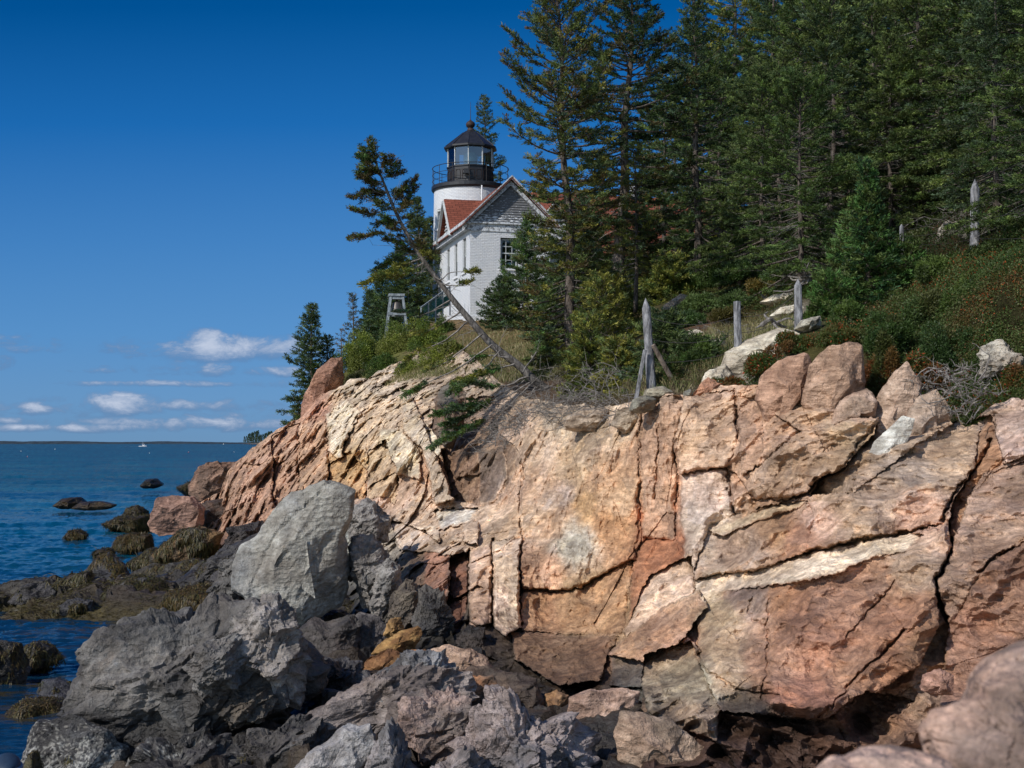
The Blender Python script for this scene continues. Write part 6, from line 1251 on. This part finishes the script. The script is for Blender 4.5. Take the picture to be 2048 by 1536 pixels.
# -- the wood on the hill: five grown kinds, then copies of each with all its parts
KINDS = []
for i, (H, Rw, nb, cs, cA, gp) in enumerate([(12, 3.0, 105, .02, (G_DARK, G_MID, G_BLUE), .08), (11, 3.4, 100, .0, (G_MID, G_DARK, (.05, .066, .022)), .06), (13, 2.9, 110, .03, (G_MID, G_DARK, G_YEL), .12),
                                           (9.5, 3.6, 90, .0, ((.05, .070, .022), G_DARK, G_MID), .05), (12, 2.8, 95, .06, (G_DARK, G_BLUE), .22)]):
    cA = tuple(tuple((1.15, 1.5, 1.3, 1.4, 1.05)[i]*t for t in q) for q in cA)
    KINDS.append(spruce('spruce_tree', 'x', (0, 0, 0), H, Rw, 70+i, tr=.15, cs=cs, nb=nb, lod=1.25, colA=cA, bare=.10, dead=80, prof=.42, upt=.30, gap=gp*.7, tw=.62, dens=1.25))
WOOD = [(1330, 545, 1, 0, 'at the left end of the wood, dark and low-branched', .8), (1385, 510, 4, 1.4, 'tall and gappy, right of the slim pale-trunked spruce', 1.05), (1440, 540, 1, 2.2, 'dense, beside the slim pale-trunked spruce on the right', .85), (1470, 470, 2, .5, 'standing against the last strip of sky, tip out of the picture', 1.25),
        (1525, 560, 3, 2.9, 'wide-skirted, its lowest boughs almost touching the heath', .72), (1545, 455, 0, 1.1, 'tall, first one fully in front of the dark wood', 1.1), (1600, 590, 3, 4.1, 'low and spreading, left of the broad young spruce', .6), (1610, 480, 1, 3.3, 'broad, in the middle of the wood above the pale stone', .95),
        (1665, 540, 0, 5.0, 'behind the bright broad young spruce, dull green', .72), (1690, 450, 2, 2.0, 'yellowish, centre of the wood', 1.0), (1745, 470, 3, .9, 'spreading, straight above the thin leader of the young spruce', .85), (1790, 420, 0, 3.7, 'dark and narrow, right of the centre of the wood', .95),
        (1840, 455, 1, 5.5, 'dull green with grey twigs, left of the tallest post', .72), (1880, 400, 4, 2.6, 'gappy and grey-twigged, above the pale pointed boulder', .9), (1930, 420, 3, 1.9, 'overhanging the tallest post from behind', .66), (2000, 400, 0, .2, 'at the right edge behind the wires', .85), (2060, 420, 1, 4.6, 'cut off by the right edge of the picture, lower one', .75),
        (1500, 400, 4, 3.0, 'farther back, seen between two nearer crowns at the top', 1.1), (1570, 380, 1, 5.9, 'deep in the wood with its top out of the picture', 1.1), (1640, 370, 0, 2.4, 'deep in the wood, over the yellowish one', 1.15), (1720, 350, 3, 4.9, 'deep in the wood, broad and dark, top middle right', 1.1), (1800, 330, 2, 1.5, 'deep in the wood left of the broadleaf tree', 1.1),
        (1880, 310, 1, 3.9, 'deep in the wood behind the broadleaf tree', 1.1), (1960, 300, 0, 5.2, 'deep in the wood at the upper right', 1.1), (2050, 290, 4, .7, 'cut off by the right edge of the picture, upper one', 1.1), (1300, 500, 0, 4.4, 'behind the slender yellowish young spruce', .75), (1350, 470, 2, 3.5, 'behind the slim pale-trunked spruce', .9), (1420, 440, 0, 1.0, 'behind the gap with a strip of sky', 1.0),
        (1460, 520, 3, 5.3, 'short, filling the space under the sky strip', .6), (1560, 520, 1, 1.7, 'shaded, with many grey twigs, left centre of the wood', .7), (1700, 520, 4, 2.7, 'half hidden behind the broad young spruce', .6), (1780, 500, 1, 3.1, 'low, just right behind the leader of the young spruce', .55),
        (2100, 480, 3, 2.3, 'bending in from the right edge', .55), (1990, 460, 4, 4.2, 'thin and grey-twigged, right of the tallest post', .5), (1610, 300, 0, .4, 'farthest back on the crest of the hill, left', 1.2), (1720, 270, 1, 1.3, 'farthest back on the crest, centre', 1.2), (1830, 240, 2, 2.1, 'farthest back on the crest, right', 1.2), (1500, 330, 2, 4.3, 'on the crest by the last gap of sky', .85), (1940, 220, 0, 3.3, 'on the crest at the top right corner', 1.2)]
used = [False]*5; CNT = 0
for (x, y, k, rz, l, s) in WOOD:
    o = copy_tree(KINDS[k]) if used[k] else KINDS[k]; used[k] = True
    yy = max(y, float(np.interp(x, [q[0] for q in HTOP], [q[1] for q in HTOP]))); Y = float(hillY(np.array([x]), np.array([yy]))[0])
    b = P(x, yy, Y)
    if y < yy: b = b+np.array((b[0]/b[1]*(yy-y)*.25, (yy-y)*.25, (yy-y)*.06))
    o.location = b; o.rotation_euler = (0, 0, rz); o.scale = (s, s, s); o['label'] = 'wood spruce '+l; o['group'] = TG; o['category'] = 'tree'

# -- the leaning spruce on the brink, limb by limb
def path(pts, Y0):
    return np.array([P(p[0], p[1], p[2] if len(p) > 2 else Y0) for p in pts])
def smoothpath(p, n=5):
    t = np.arange(len(p)); tt = np.linspace(0, len(p)-1, (len(p)-1)*n+1); out = []
    for i in range(3):
        d = np.gradient(p[:, i]); k = np.clip(tt.astype(int), 0, len(p)-2); f = tt-k
        out.append((2*f**3-3*f**2+1)*p[k, i]+(f**3-2*f**2+f)*d[k]+(-2*f**3+3*f**2)*p[k+1, i]+(f**3-f**2)*d[k+1])
    return np.stack(out, 1)
def leaning_spruce():
    rng = np.random.default_rng(99); Y = 41.0; o = P(1085, 775, Y)
    r = empty('leaning_spruce', o, 0, label='crooked spruce leaning left from the cliff edge in front of the tower, bare curved trunk', cat='tree')
    tp = smoothpath(path([(1100, 785, 41.3), (1072, 764), (1040, 733), (985, 690), (940, 640), (905, 598), (862, 541), (828, 492), (795, 432), (770, 372), (754, 330), (744, 290)], Y))-o
    m = MB(); m.tube(tp, np.interp(np.linspace(0, 1, len(tp)), [0, .1, .5, .8, 1], [.16, .125, .075, .040, .010]), 12); m.build('trunk', M['grey_bark'], r, smooth=True)
    wd, lf = MB(), MB(); br = np.array((G_BRN, (.07, .06, .025), G_MID)); gy = np.array((G_YEL, G_YEL, G_MID)); gm = np.array((G_MID, G_BRT, G_BLUE)); cols = {'b': br, 'y': gy, 'g': gm}
    L = [([(754, 330), (748, 305), (742, 284)], 'b', .0, .28, 0), ([(770, 372), (738, 382), (700, 392)], 'b', .25, .30, 0), ([(775, 385), (745, 372), (722, 358)], 'b', .3, .25, .2), ([(785, 412), (745, 428), (706, 422)], 'b', .35, .30, 0), ([(795, 432), (812, 398), (827, 352)], 'b', .3, .30, .1), ([(785, 410), (800, 385), (812, 365)], 'b', .3, .24, .1),
         ([(762, 352), (745, 345), (735, 335)], 'b', .2, .22, 0), ([(762, 345), (775, 330), (780, 318)], 'b', .2, .2, 0), ([(828, 492), (770, 470), (704, 482)], 'b', .45, .30, .1), ([(812, 462), (780, 440), (750, 450)], 'b', .3, .28, .3), ([(805, 450), (825, 440), (845, 450)], 'y', .3, .26, .3), ([(828, 492), (850, 505), (876, 520)], 'y', .25, .26, .1), ([(845, 515), (800, 535), (728, 572)], 'y', .2, .40, .1),
         ([(850, 525), (805, 552), (760, 558)], 'y', .2, .36, .1), ([(838, 505), (790, 515), (748, 540)], 'g', .3, .34, .1), ([(862, 541), (880, 560), (905, 548), (958, 548)], 'y', .72, .26, .1), ([(880, 565), (905, 575), (945, 566)], 'y', .6, .24, .3), ([(905, 598), (850, 625), (790, 620)], 'g', .4, .30, .75), ([(925, 620), (870, 655), (820, 668)], 'y', .4, .28, .85),
         ([(940, 640), (890, 680), (835, 706), (800, 735)], 'y', .55, .34, .6), ([(965, 668), (900, 720), (850, 745)], 'y', .5, .3, .8), ([(985, 690), (920, 735), (860, 765), (815, 790)], 'g', .72, .36, .3), ([(1000, 702), (960, 745), (905, 770)], 'y', .4, .38, .4), ([(1015, 715), (975, 712), (938, 722)], 'g', .45, .30, .4),
         ([(1055, 752), (1000, 775), (940, 768), (900, 790)], 'g', .35, .42, .1), ([(1060, 765), (1000, 800), (930, 815), (870, 832)], 'g', .42, .46, .05), ([(1060, 770), (1010, 820), (950, 850), (868, 892)], 'g', .50, .46, .0), ([(1050, 760), (985, 800), (925, 835), (885, 850)], 'g', .4, .42, .05), ([(1070, 775), (1030, 840), (990, 872)], 'g', .3, .4, .2),
         ([(1030, 728), (990, 740), (950, 755)], 'g', .3, .4, .1), ([(1045, 745), (1075, 700), (1080, 665)], 'g', .5, .3, .5)]
    for pts, c, st, tw, bare in L:
        q = smoothpath(path(pts, Y-.3 if pts[0][1] > 640 else Y), 4)-o; q[:, 1] += np.linspace(0, rng.uniform(-.9, .5), len(q)); q += rng.normal(size=q.shape)*.012
        foliage_branch(wd, lf, q, .028 if pts[0][1] > 500 else .018, rng, cols[c], start=st, tw=tw*1.1, lod=.9, dens=2.6, bare=bare*.8)
    for k in range(46):                                  # short boughs filling the crown
        i = rng.integers(int(len(tp)*.60), len(tp)-1); f = i/len(tp); s = -1 if k % 3 else 1; l = rng.uniform(.35, 1.05)*(1.15-f*.5)
        d = np.array((s*.9, rng.normal()*.7, rng.uniform(-.15, .35))); d /= np.linalg.norm(d); t = np.linspace(0, 1, 5)[:, None]; q = tp[i]+d*l*t+np.array((0, 0, -.12*l))*np.sin(t*3.1)
        foliage_branch(wd, lf, q, .014, rng, br if rng.random() < .5 else gm*.8, start=.2, tw=.24, lod=.9, dens=2.2, bare=.12)
    for k in range(60):                                  # bare twigs along the underside and the crooked limbs
        i = rng.integers(8, len(tp)-8); a = tp[i]; d = np.array((rng.normal()*.7-.5, rng.normal()*.6, rng.normal()*.5)); d /= np.linalg.norm(d); l = rng.uniform(.3, 1.2); p = [a, a+d*l*.5+(0, 0, .04), a+d*l+rng.normal(size=3)*.08]
        wd.tube(p, (.012, .007, .003), 3, cap=False)
        for q in range(4): e = rng.normal(size=3)*.5+d*.5; b0 = p[1] if q % 2 else p[2]; wd.tube([b0, b0+e*.3], (.005, .003), 3, cap=False)
    wd.build('branches', M['dead_wood'], r); lf.build('crown', M['needles'], r)
leaning_spruce()

# -- tangles of dead brush
def brush(label, poly, n, seed, lmin, lmax, name='dead_brush', dirn=None, group='tangles of dead grey twigs', hill=True, rad=.012):
    rng = np.random.default_rng(seed); pa = np.array(poly, float); m = MB(); k = 0; c = pa.mean(0); Yc = float(hillY(c[:1], c[1:])[0]); o = P(c[0], c[1], Yc)
    while k < n:
        x, y = rng.uniform(pa[:, 0].min(), pa[:, 0].max()), rng.uniform(pa[:, 1].min(), pa[:, 1].max())
        if not inpoly(np.array([x]), np.array([y]), poly)[0]: continue
        k += 1; xa, ya = np.array([x]), np.array([y]); Y = float(min(hillY(xa, np.minimum(ya, 775))[0], cliffY(xa, np.maximum(ya, crv(BRINK, xa)+2))[0] if y > 730 else 999))-rng.uniform(.0, .8) if hill else Yc-rng.uniform(0, 1.2)
        p = P(x, y, Y); d = rng.normal(size=3)*(1, .6, .45)+(np.array(dirn) if dirn else 0); d /= np.linalg.norm(d); l = rng.uniform(lmin, lmax); s = np.linspace(0, 1, 6)[:, None]
        w = np.cross(d, rng.normal(size=3)); q = p+d*l*s+w*l*.22*np.sin(s*3.0)+rng.normal(size=(6, 3))*.02; r0 = rad*rng.uniform(.4, 1.5)
        m.tube(q-o, np.linspace(r0, r0*.25, 6), 4, cap=False)
        for t in range(5):
            a = q[rng.integers(1, 6)]; e = d*.5+rng.normal(size=3)*.6; e /= np.linalg.norm(e); b = e*l*rng.uniform(.15, .4); m.tube([a-o, a+b*.5+rng.normal(size=3)*.02-o, a+b-o], (r0*.45, r0*.3, r0*.2), 3, cap=False)
    ob = m.build(name, M['dead_wood']); ob.location = o; tag(ob, label, 'brush', group)
brush('wide grey tangle of dead boughs around the root of the leaning spruce', [(985, 800), (1050, 775), (1150, 772), (1250, 785), (1262, 825), (1180, 838), (1080, 850), (1000, 870)], 260, 1, .4, 1.3, rad=.010, dirn=(-.4, -.2, -.05))
brush('grey dead twigs hanging over the dark hollow under the leaning spruce', [(960, 850), (1010, 820), (1060, 830), (1040, 880), (985, 890)], 130, 2, .3, 1.0, dirn=(-.5, 0, -.3))
brush('dead brush under the shrubs at the right, above the upright block', [(1840, 800), (1850, 740), (1960, 730), (1990, 780), (1950, 830), (1890, 830)], 90, 3, .2, .6)
brush('fine dead twigs around the yellow-green young spruce', [(1150, 640), (1190, 580), (1240, 600), (1250, 760), (1160, 760)], 90, 4, .3, .9, rad=.008)
brush('grey brush at the edge of the wood below the centre spruces', [(1500, 520), (1600, 490), (1640, 520), (1600, 560), (1500, 560)], 80, 5, .5, 1.3)
brush('grey brush under the wood at the left end', [(1330, 500), (1420, 470), (1440, 510), (1350, 530)], 70, 6, .6, 1.6)
brush('grey brush below the overhanging spruce by the tallest post', [(1840, 440), (1930, 400), (2040, 400), (2040, 450), (1900, 450)], 90, 7, .4, 1.2)
brush('dead twigs on the brown heath behind the blunt post', [(1400, 660), (1470, 620), (1560, 620), (1540, 660), (1430, 690)], 70, 8, .2, .6, rad=.007)
def driftwood():
    rng = np.random.default_rng(5); o = P(1545, 655, 32.0); r = empty('driftwood', o, 0, label='bleached twisted driftwood root lying on the largest white outcrop', cat='driftwood'); m = MB()
    for pts, r0 in (([(-.25, 0, .05), (-.08, -.1, .18), (.05, 0, .12), (.3, .1, .02), (.55, 0, .0)], .06), ([(0, 0, .12), (.05, -.2, 0), (.2, -.35, -.18), (.35, -.4, -.3)], .035), ([(-.05, 0, .15), (-.18, 0, .28), (-.10, .1, .36)], .035), ([(.1, 0, .12), (.35, -.1, .2), (.6, .1, .12)], .03), ([(-.2, 0, .08), (-.4, -.1, -.02)], .04)):
        m.tube(smoothpath(np.array(pts, float), 4), np.linspace(r0, r0*.3, (len(pts)-1)*4+1), 7)
    m.build('root', M['dead_wood'], r)
    o = P(1618, 555, 36.0); m = MB()
    for k in range(9): d = rng.normal(size=3)*(.5, .4, .35)+(.1, 0, .05); m.tube(smoothpath(np.array([(0, 0, 0), d*.5+rng.normal(size=3)*.08, d]), 4), np.linspace(.04, .01, 9), 6)
    ob = m.build('driftwood', M['dead_wood']); ob.location = o; tag(ob, 'bleached driftwood tangle just behind the thick weathered post', 'driftwood')
driftwood()

# -- shrubs
def shrub(label, x, yb, w, h, Y, cols, seed, n=2600, ls=.045, name='shrub', group=None, mt='leaf', clumps=16, red=0, stems=26, aspect=.8):
    rng = np.random.default_rng(seed); b = P(x, yb, Y); rw, rh = w*Y/F/2, h*Y/F; r = empty(name, b, 0, label=label, cat='shrub', group=group)
    cc = rng.normal(size=(clumps, 3)); cc /= np.linalg.norm(cc, axis=1)[:, None]; cc *= rng.uniform(.35, .85, (clumps, 1)); cc[:, 2] = np.abs(cc[:, 2]); cr = rng.uniform(.22, .42, clumps)
    i = rng.integers(clumps, size=n); d = rng.normal(size=(n, 3)); d /= np.linalg.norm(d, axis=1)[:, None]; rad = cr[i]*rng.uniform(.3, 1.05, n)**.5
    p = (cc[i]+d*rad[:, None])*(rw, rw*aspect, rh); keep = p[:, 2] > -.05*rh; p, d, i = p[keep], d[keep], i[keep]
    cols = np.array(cols); cl = cols[rng.integers(len(cols), size=clumps)][i]*rng.uniform(.7, 1.35, (len(i), 1))
    if red: k = rng.random(len(i)) < red*rng.uniform(0, 2, clumps)[i]; cl[k] = np.array((.30, .055, .018))*rng.uniform(.5, 1.5, (k.sum(), 1))
    m = MB(); m.leaves(p, d*.6+rng.normal(size=p.shape)*.6+(0, 0, .25), rng.uniform(.7, 1.4, len(i))*ls, rng.uniform(.5, .8, len(i))*ls*(.55 if mt == 'leaf' else .35), cl, rng); m.build('foliage', M[mt], r)
    m = MB()
    for k in range(stems):
        q = cc[k % clumps]*(rw, rw*aspect, rh)*rng.uniform(.8, 1.2); m.tube([(q[0]*.1, q[1]*.1, -.15), q*(.5, .5, .6)+rng.normal(size=3)*.05, q], (.014, .009, .004), 4, cap=False)
    m.build('stems', M['dead_wood'], r); return r
YG = ((.20, .23, .045), (.15, .19, .04), (.16, .17, .045), (.09, .13, .035)); DG = ((.042, .075, .024), (.06, .095, .028), (.08, .09, .032)); MG = ((.065, .11, .028), (.095, .14, .034), (.055, .08, .026)); RD = ((.07, .11, .028), (.10, .10, .03), (.13, .075, .028), (.06, .09, .025))
S = [(712, 755, 90, 90, 68, YG, 'yellow-green shrub on the skyline above the red pillar'), (756, 745, 120, 110, 69, YG, 'big yellow-green shrub below the half-dead spruce'), (802, 725, 120, 92, 68, YG, 'yellow-green shrub right under the bell trestle'), (856, 712, 110, 80, 66, YG, 'yellow-green shrub at the lower end of the green mesh fence'), (770, 765, 100, 56, 63, MG, 'greyish green shrub hanging over the pale rubble'),
     (720, 775, 60, 46, 66, ((.10, .09, .04), (.06, .07, .03)), 'brownish thin shrub right of the red pillar'), (890, 722, 90, 50, 58, YG, 'small yellow-green shrub at the start of the grass slope'), (890, 668, 40, 34, 72, MG, 'dark green shrub at the white foundation corner'), (830, 752, 100, 40, 58, YG, 'low yellow-green sprig on the pale rubble'),
     (1150, 800, 60, 40, 38, MG, 'green shrub at the foot of the near spruce trunk'), (1370, 580, 110, 46, 52, MG, 'green low shrub left on the heath'), (1440, 570, 100, 50, 50, ((.06, .10, .025), (.045, .085, .02)), 'bright low juniper below the wood'), (1560, 580, 90, 40, 44, MG, 'green low shrub under the wide-skirted spruce'),
     (1520, 540, 70, 36, 52, DG, 'dark bush at the forest edge, centre'), (1640, 600, 70, 46, 36, MG, 'green shrub right of the thick weathered post'), (1330, 800, 60, 30, 31, MG, 'small green plants between the stones of the pile'), (1455, 790, 90, 36, 30, RD, 'low green and rusty cover in front of the blunt post'),
     (1530, 745, 110, 46, 29, RD, 'green cover with rusty leaves left of the rounded blocks'), (1600, 705, 110, 44, 29.5, RD, 'green and orange cover above the left rounded block'), (1690, 690, 110, 50, 29, RD, 'green shrub above the striped rounded block'), (1765, 790, 90, 130, 27.3, ((.12, .07, .022), (.16, .06, .02), (.06, .07, .02)), 'rusty red-leaved shrub hanging between the rounded block and the pointed block'),
     (1840, 790, 110, 80, 27, RD, 'green shrub with red leaves right of the red-leaved one'), (1900, 740, 130, 90, 27.2, DG, 'dark green shrub in the middle of the right slope'), (1990, 700, 130, 90, 27.2, DG, 'dark shrub above the broken pale rock'), (2040, 800, 90, 80, 25.5, RD, 'rusty shrub at the right edge beside the broken pale rock'),
     (1780, 700, 130, 80, 28.2, DG, 'dark green shrub below the broad young spruce'), (1700, 655, 110, 46, 30, MG, 'green shrub at the foot of the broad young spruce'), (1860, 660, 130, 80, 29, DG, 'dark green shrub right of the broad young spruce'), (1940, 620, 130, 80, 28.5, MG, 'green shrub under the tallest post'), (2030, 600, 130, 100, 28, DG, 'dark shrub at the right edge below the wires'),
     (1880, 560, 120, 70, 31, MG, 'leafy shrub left of the tallest post foot'), (1990, 530, 120, 60, 29.5, MG, 'leafy shrub right of the tallest post foot'), (2060, 500, 100, 70, 29, DG, 'shrub at the right edge above the others'), (1830, 500, 90, 50, 37, DG, 'shrub in front of the pale pointed boulder'), (1950, 860, 60, 34, 25.5, MG, 'grassy tuft on top of the great slab'),
     (1460, 520, 90, 50, 60, DG, 'dark undergrowth bush under the left wood'), (1590, 540, 80, 50, 46, DG, 'dark undergrowth bush left of the young spruce'), (1300, 620, 80, 60, 52, DG, 'dark bush behind the top of the pointed post'), (1210, 600, 90, 80, 62, MG, 'green bush behind the near spruce trunk'), (1340, 590, 60, 36, 55, MG, 'green bush left of the pinkish boulder'),
     (1400, 622, 90, 34, 42, ((.10, .15, .05), (.07, .11, .035)), 'pale green creeping juniper right of the pinkish boulder'), (1475, 612, 90, 30, 41, ((.08, .13, .04), (.06, .10, .03)), 'creeping juniper left of the flat white outcrop'), (1370, 650, 80, 34, 40, ((.07, .12, .035), (.05, .09, .03)), 'dark creeping juniper below the pinkish boulder'),
     (1530, 588, 80, 30, 41, ((.15, .11, .03), (.10, .10, .03)), 'orange brown heath bush above the flat white outcrop'), (1455, 640, 90, 24, 38, ((.15, .10, .035), (.11, .09, .03)), 'orange brown heath patch left of the driftwood'), (1405, 745, 100, 56, 32.5, MG, 'green bush between the pointed post and the blunt post'), (1345, 770, 80, 60, 31.6, DG, 'dark green bush behind the brown timber brace'),
     (1630, 650, 60, 44, 32, MG, 'green bush right of the white ledge at the thick weathered post'), (1560, 560, 80, 40, 43, MG, 'green bush at the forest edge above the orange brown heath bush'), (1480, 560, 90, 44, 47, MG, 'bright bush in front of the short shaded wood spruce')]
for i, (x, yb, w, h, Y, c, l) in enumerate(S):
    shrub(l, x, yb, w, h, Y, c, 200+i, n=int(3500+w*h*1.1), ls=.036+.0010*Y, red=.12 if c is RD else 0)
# -- broadleaf tree at the upper right
def broadleaf(label, x, yb, Y, H, Rw, seed, cols):
    rng = np.random.default_rng(seed); b = P(x, yb, Y); r = empty('birch_tree', b, 0, label=label, cat='tree'); wd = MB(); lf = MB()
    tp = np.array([(0, 0, -.3), (.05, 0, H*.3), (-.1, .1, H*.6), (.05, 0, H*.95)]); m = MB(); m.tube(smoothpath(tp), np.linspace(.11, .02, 16), 8); m.build('trunk', M['birch_bark'], r)
    for i in range(70):
        t = rng.uniform(.22, 1); a = rng.random()*6.28; L = Rw*rng.uniform(.35, 1)*np.interp(t, [.2, .5, 1], [.8, 1, .35]); z0 = H*t*.9; s = np.linspace(0, 1, 5)[:, None]
        p = np.array((0, 0, z0))+s*np.array((math.cos(a)*L, math.sin(a)*L, L*.45))+np.array((0, 0, -.25*L))*s**2; wd.tube(p, np.linspace(.03, .006, 5), 4, cap=False)
        n = 260; q = p[rng.integers(1, 5, n)]+rng.normal(size=(n, 3))*(.30, .30, .20)*Rw/2; cl = np.array(cols)[rng.integers(len(cols))]*rng.uniform(.6, 1.4, (n, 1))
        lf.leaves(q, rng.normal(size=(n, 3))+(0, 0, -.4), rng.uniform(.06, .11, n), rng.uniform(.045, .07, n), cl, rng)
    wd.build('branches', M['bark'], r); lf.build('crown', M['leaf'], r)
broadleaf('leafy birch hanging in from the upper right corner', 2010, 420, 38, 6.6, 1.9, 7, ((.05, .09, .02), (.035, .065, .018), (.07, .11, .03)))
broadleaf('second leafy birch at the right edge under the first one', 2110, 440, 36, 5.4, 1.6, 8, ((.05, .09, .02), (.035, .065, .018)))

# -- grass, heath and ground cover nobody could count
def cover(name, polys, n, seed, size, cols, mt='grass', blade=True, off=0, red=0):
    rng = np.random.default_rng(seed); Pt = []; 
    for poly, wgt in polys:
        pa = np.array(poly, float); k = int(n*wgt); xs = rng.uniform(pa[:, 0].min(), pa[:, 0].max(), k*3); ys = rng.uniform(pa[:, 1].min(), pa[:, 1].max(), k*3); m = inpoly(xs, ys, poly); Pt.append(np.stack([xs[m][:k], ys[m][:k]], 1))
    q = np.vstack(Pt); Y = hillY(q[:, 0], q[:, 1]); c = np.stack([(q[:, 0]-CX)*Y/F, Y, ZC+(HY-q[:, 1])*Y/F-.03], 1); n = len(c)
    cl = np.array(cols); g = (fbm(c*.8, 3, seed)*.5+.5); ii = np.clip((g*len(cl)*1.3-.15*len(cl)+rng.normal(size=n)*.6).astype(int), 0, len(cl)-1); C = cl[ii]*rng.uniform(.6, 1.4, (n, 1))
    if red: k = rng.random(n) < red*(fbm(c*1.3+9, 3, 4) > 0); C[k] = np.array((.32, .07, .02))*rng.uniform(.5, 1.4, (k.sum(), 1))
    m = MB()
    if blade: m.leaves(c, rng.normal(size=(n, 3))*.42+(.1, 0, 1), rng.uniform(.5, 1.4, n)*size, rng.uniform(.010, .022, n), C, rng)
    else: c = c+np.stack([rng.normal(size=n)*.05, rng.normal(size=n)*.05, rng.random(n)**1.5*size*3+np.clip(fbm(c*(1.5, 1.5, 1.5)+5, 3, 9), 0, 1)*size*7*rng.random(n)], 1); m.leaves(c, rng.normal(size=(n, 3))+(0, 0, .3), rng.uniform(.6, 1.4, n)*size*.5, rng.uniform(.3, .6, n)*size*.55, C, rng)
    tag(m.build(name, M[mt]), kind='stuff')
TAN = ((.30, .25, .14), (.22, .19, .10), (.14, .15, .06), (.36, .30, .19))
cover('dry_grass', [([(865, 700), (890, 672), (1000, 645), (1090, 612), (1140, 640), (1150, 700), (1140, 760), (1000, 768), (950, 735)], .55), ([(700, 760), (760, 750), (850, 720), (940, 720), (940, 745), (820, 760), (720, 785)], .2), ([(1380, 690), (1430, 650), (1580, 625), (1590, 660), (1450, 740), (1400, 740)], .2), ([(1160, 740), (1260, 700), (1400, 700), (1420, 780), (1250, 800), (1160, 800)], .12)], 34000, 1, .20, TAN)
cover('heath', [([(1330, 600), (1360, 560), (1500, 545), (1640, 560), (1600, 620), (1500, 640), (1400, 640), (1340, 640)], .4), ([(1440, 600), (1600, 600), (1590, 640), (1430, 670)], .2), ([(1330, 720), (1440, 700), (1430, 770), (1330, 780)], .1)], 60000, 2, .07, ((.08, .09, .03), (.12, .07, .03), (.06, .08, .025), (.10, .10, .04)), 'leaf', False)
cover('ground_cover', [([(1470, 790), (1520, 735), (1620, 690), (1720, 640), (1850, 560), (1960, 500), (2120, 430), (2120, 800), (1960, 840), (1900, 845), (1780, 800), (1720, 690), (1600, 700), (1530, 760)], 1.0)], 150000, 3, .085, ((.05, .08, .025), (.07, .11, .03), (.10, .11, .04), (.14, .085, .035)), 'leaf', False, red=.10)
cover('forest_floor_plants', [([(1330, 560), (1340, 500), (1500, 440), (1700, 400), (1900, 360), (2120, 330), (2120, 430), (1950, 500), (1820, 540), (1640, 560), (1500, 545)], 1.0)], 50000, 4, .13, ((.03, .045, .016), (.045, .06, .02), (.05, .04, .025)), 'leaf', False)
# far point spruces, a few pixels each
fp = None
for i in range(17):
    x = 489+i*3.3+(i*7 % 5)*.5; h = (14+(i*37 % 9))*4300/F*1.0*(.85 if i < 2 else 1)
    if fp is None:
        rng = np.random.default_rng(1); fp = empty('far_spruce', (0, 0, 0)); m = MB(); m.tube([(0, 0, -.1), (0, 0, .95)], (.03, .01), 5); m.build('trunk', M['bark'], fp)
        n = 260; t = rng.random(n)**.8; a = rng.random(n)*6.28; rr = .20*(1-t)+.02; c = np.stack([rr*np.cos(a)*rng.random(n)**.4, rr*np.sin(a), .08+t*.9], 1); m = MB(); m.leaves(c, np.stack([np.cos(a), np.sin(a), -.2+0*a], 1)+rng.normal(size=(n, 3))*.3, .10, .07, G_DARK, rng); m.build('crown', M['needles'], fp); o = fp
    else: o = copy_tree(fp)
    o.location = P(x, 887.2, 4300+(i % 3)*30); o.scale = (h*.95, h*.95, h*1.25); o.rotation_euler = (0, 0, i*1.3); o['label'] = 'tiny spruce in the row on the far rocky point at the horizon'; o['category'] = 'tree'; o['group'] = 'spruces on the far rocky point'
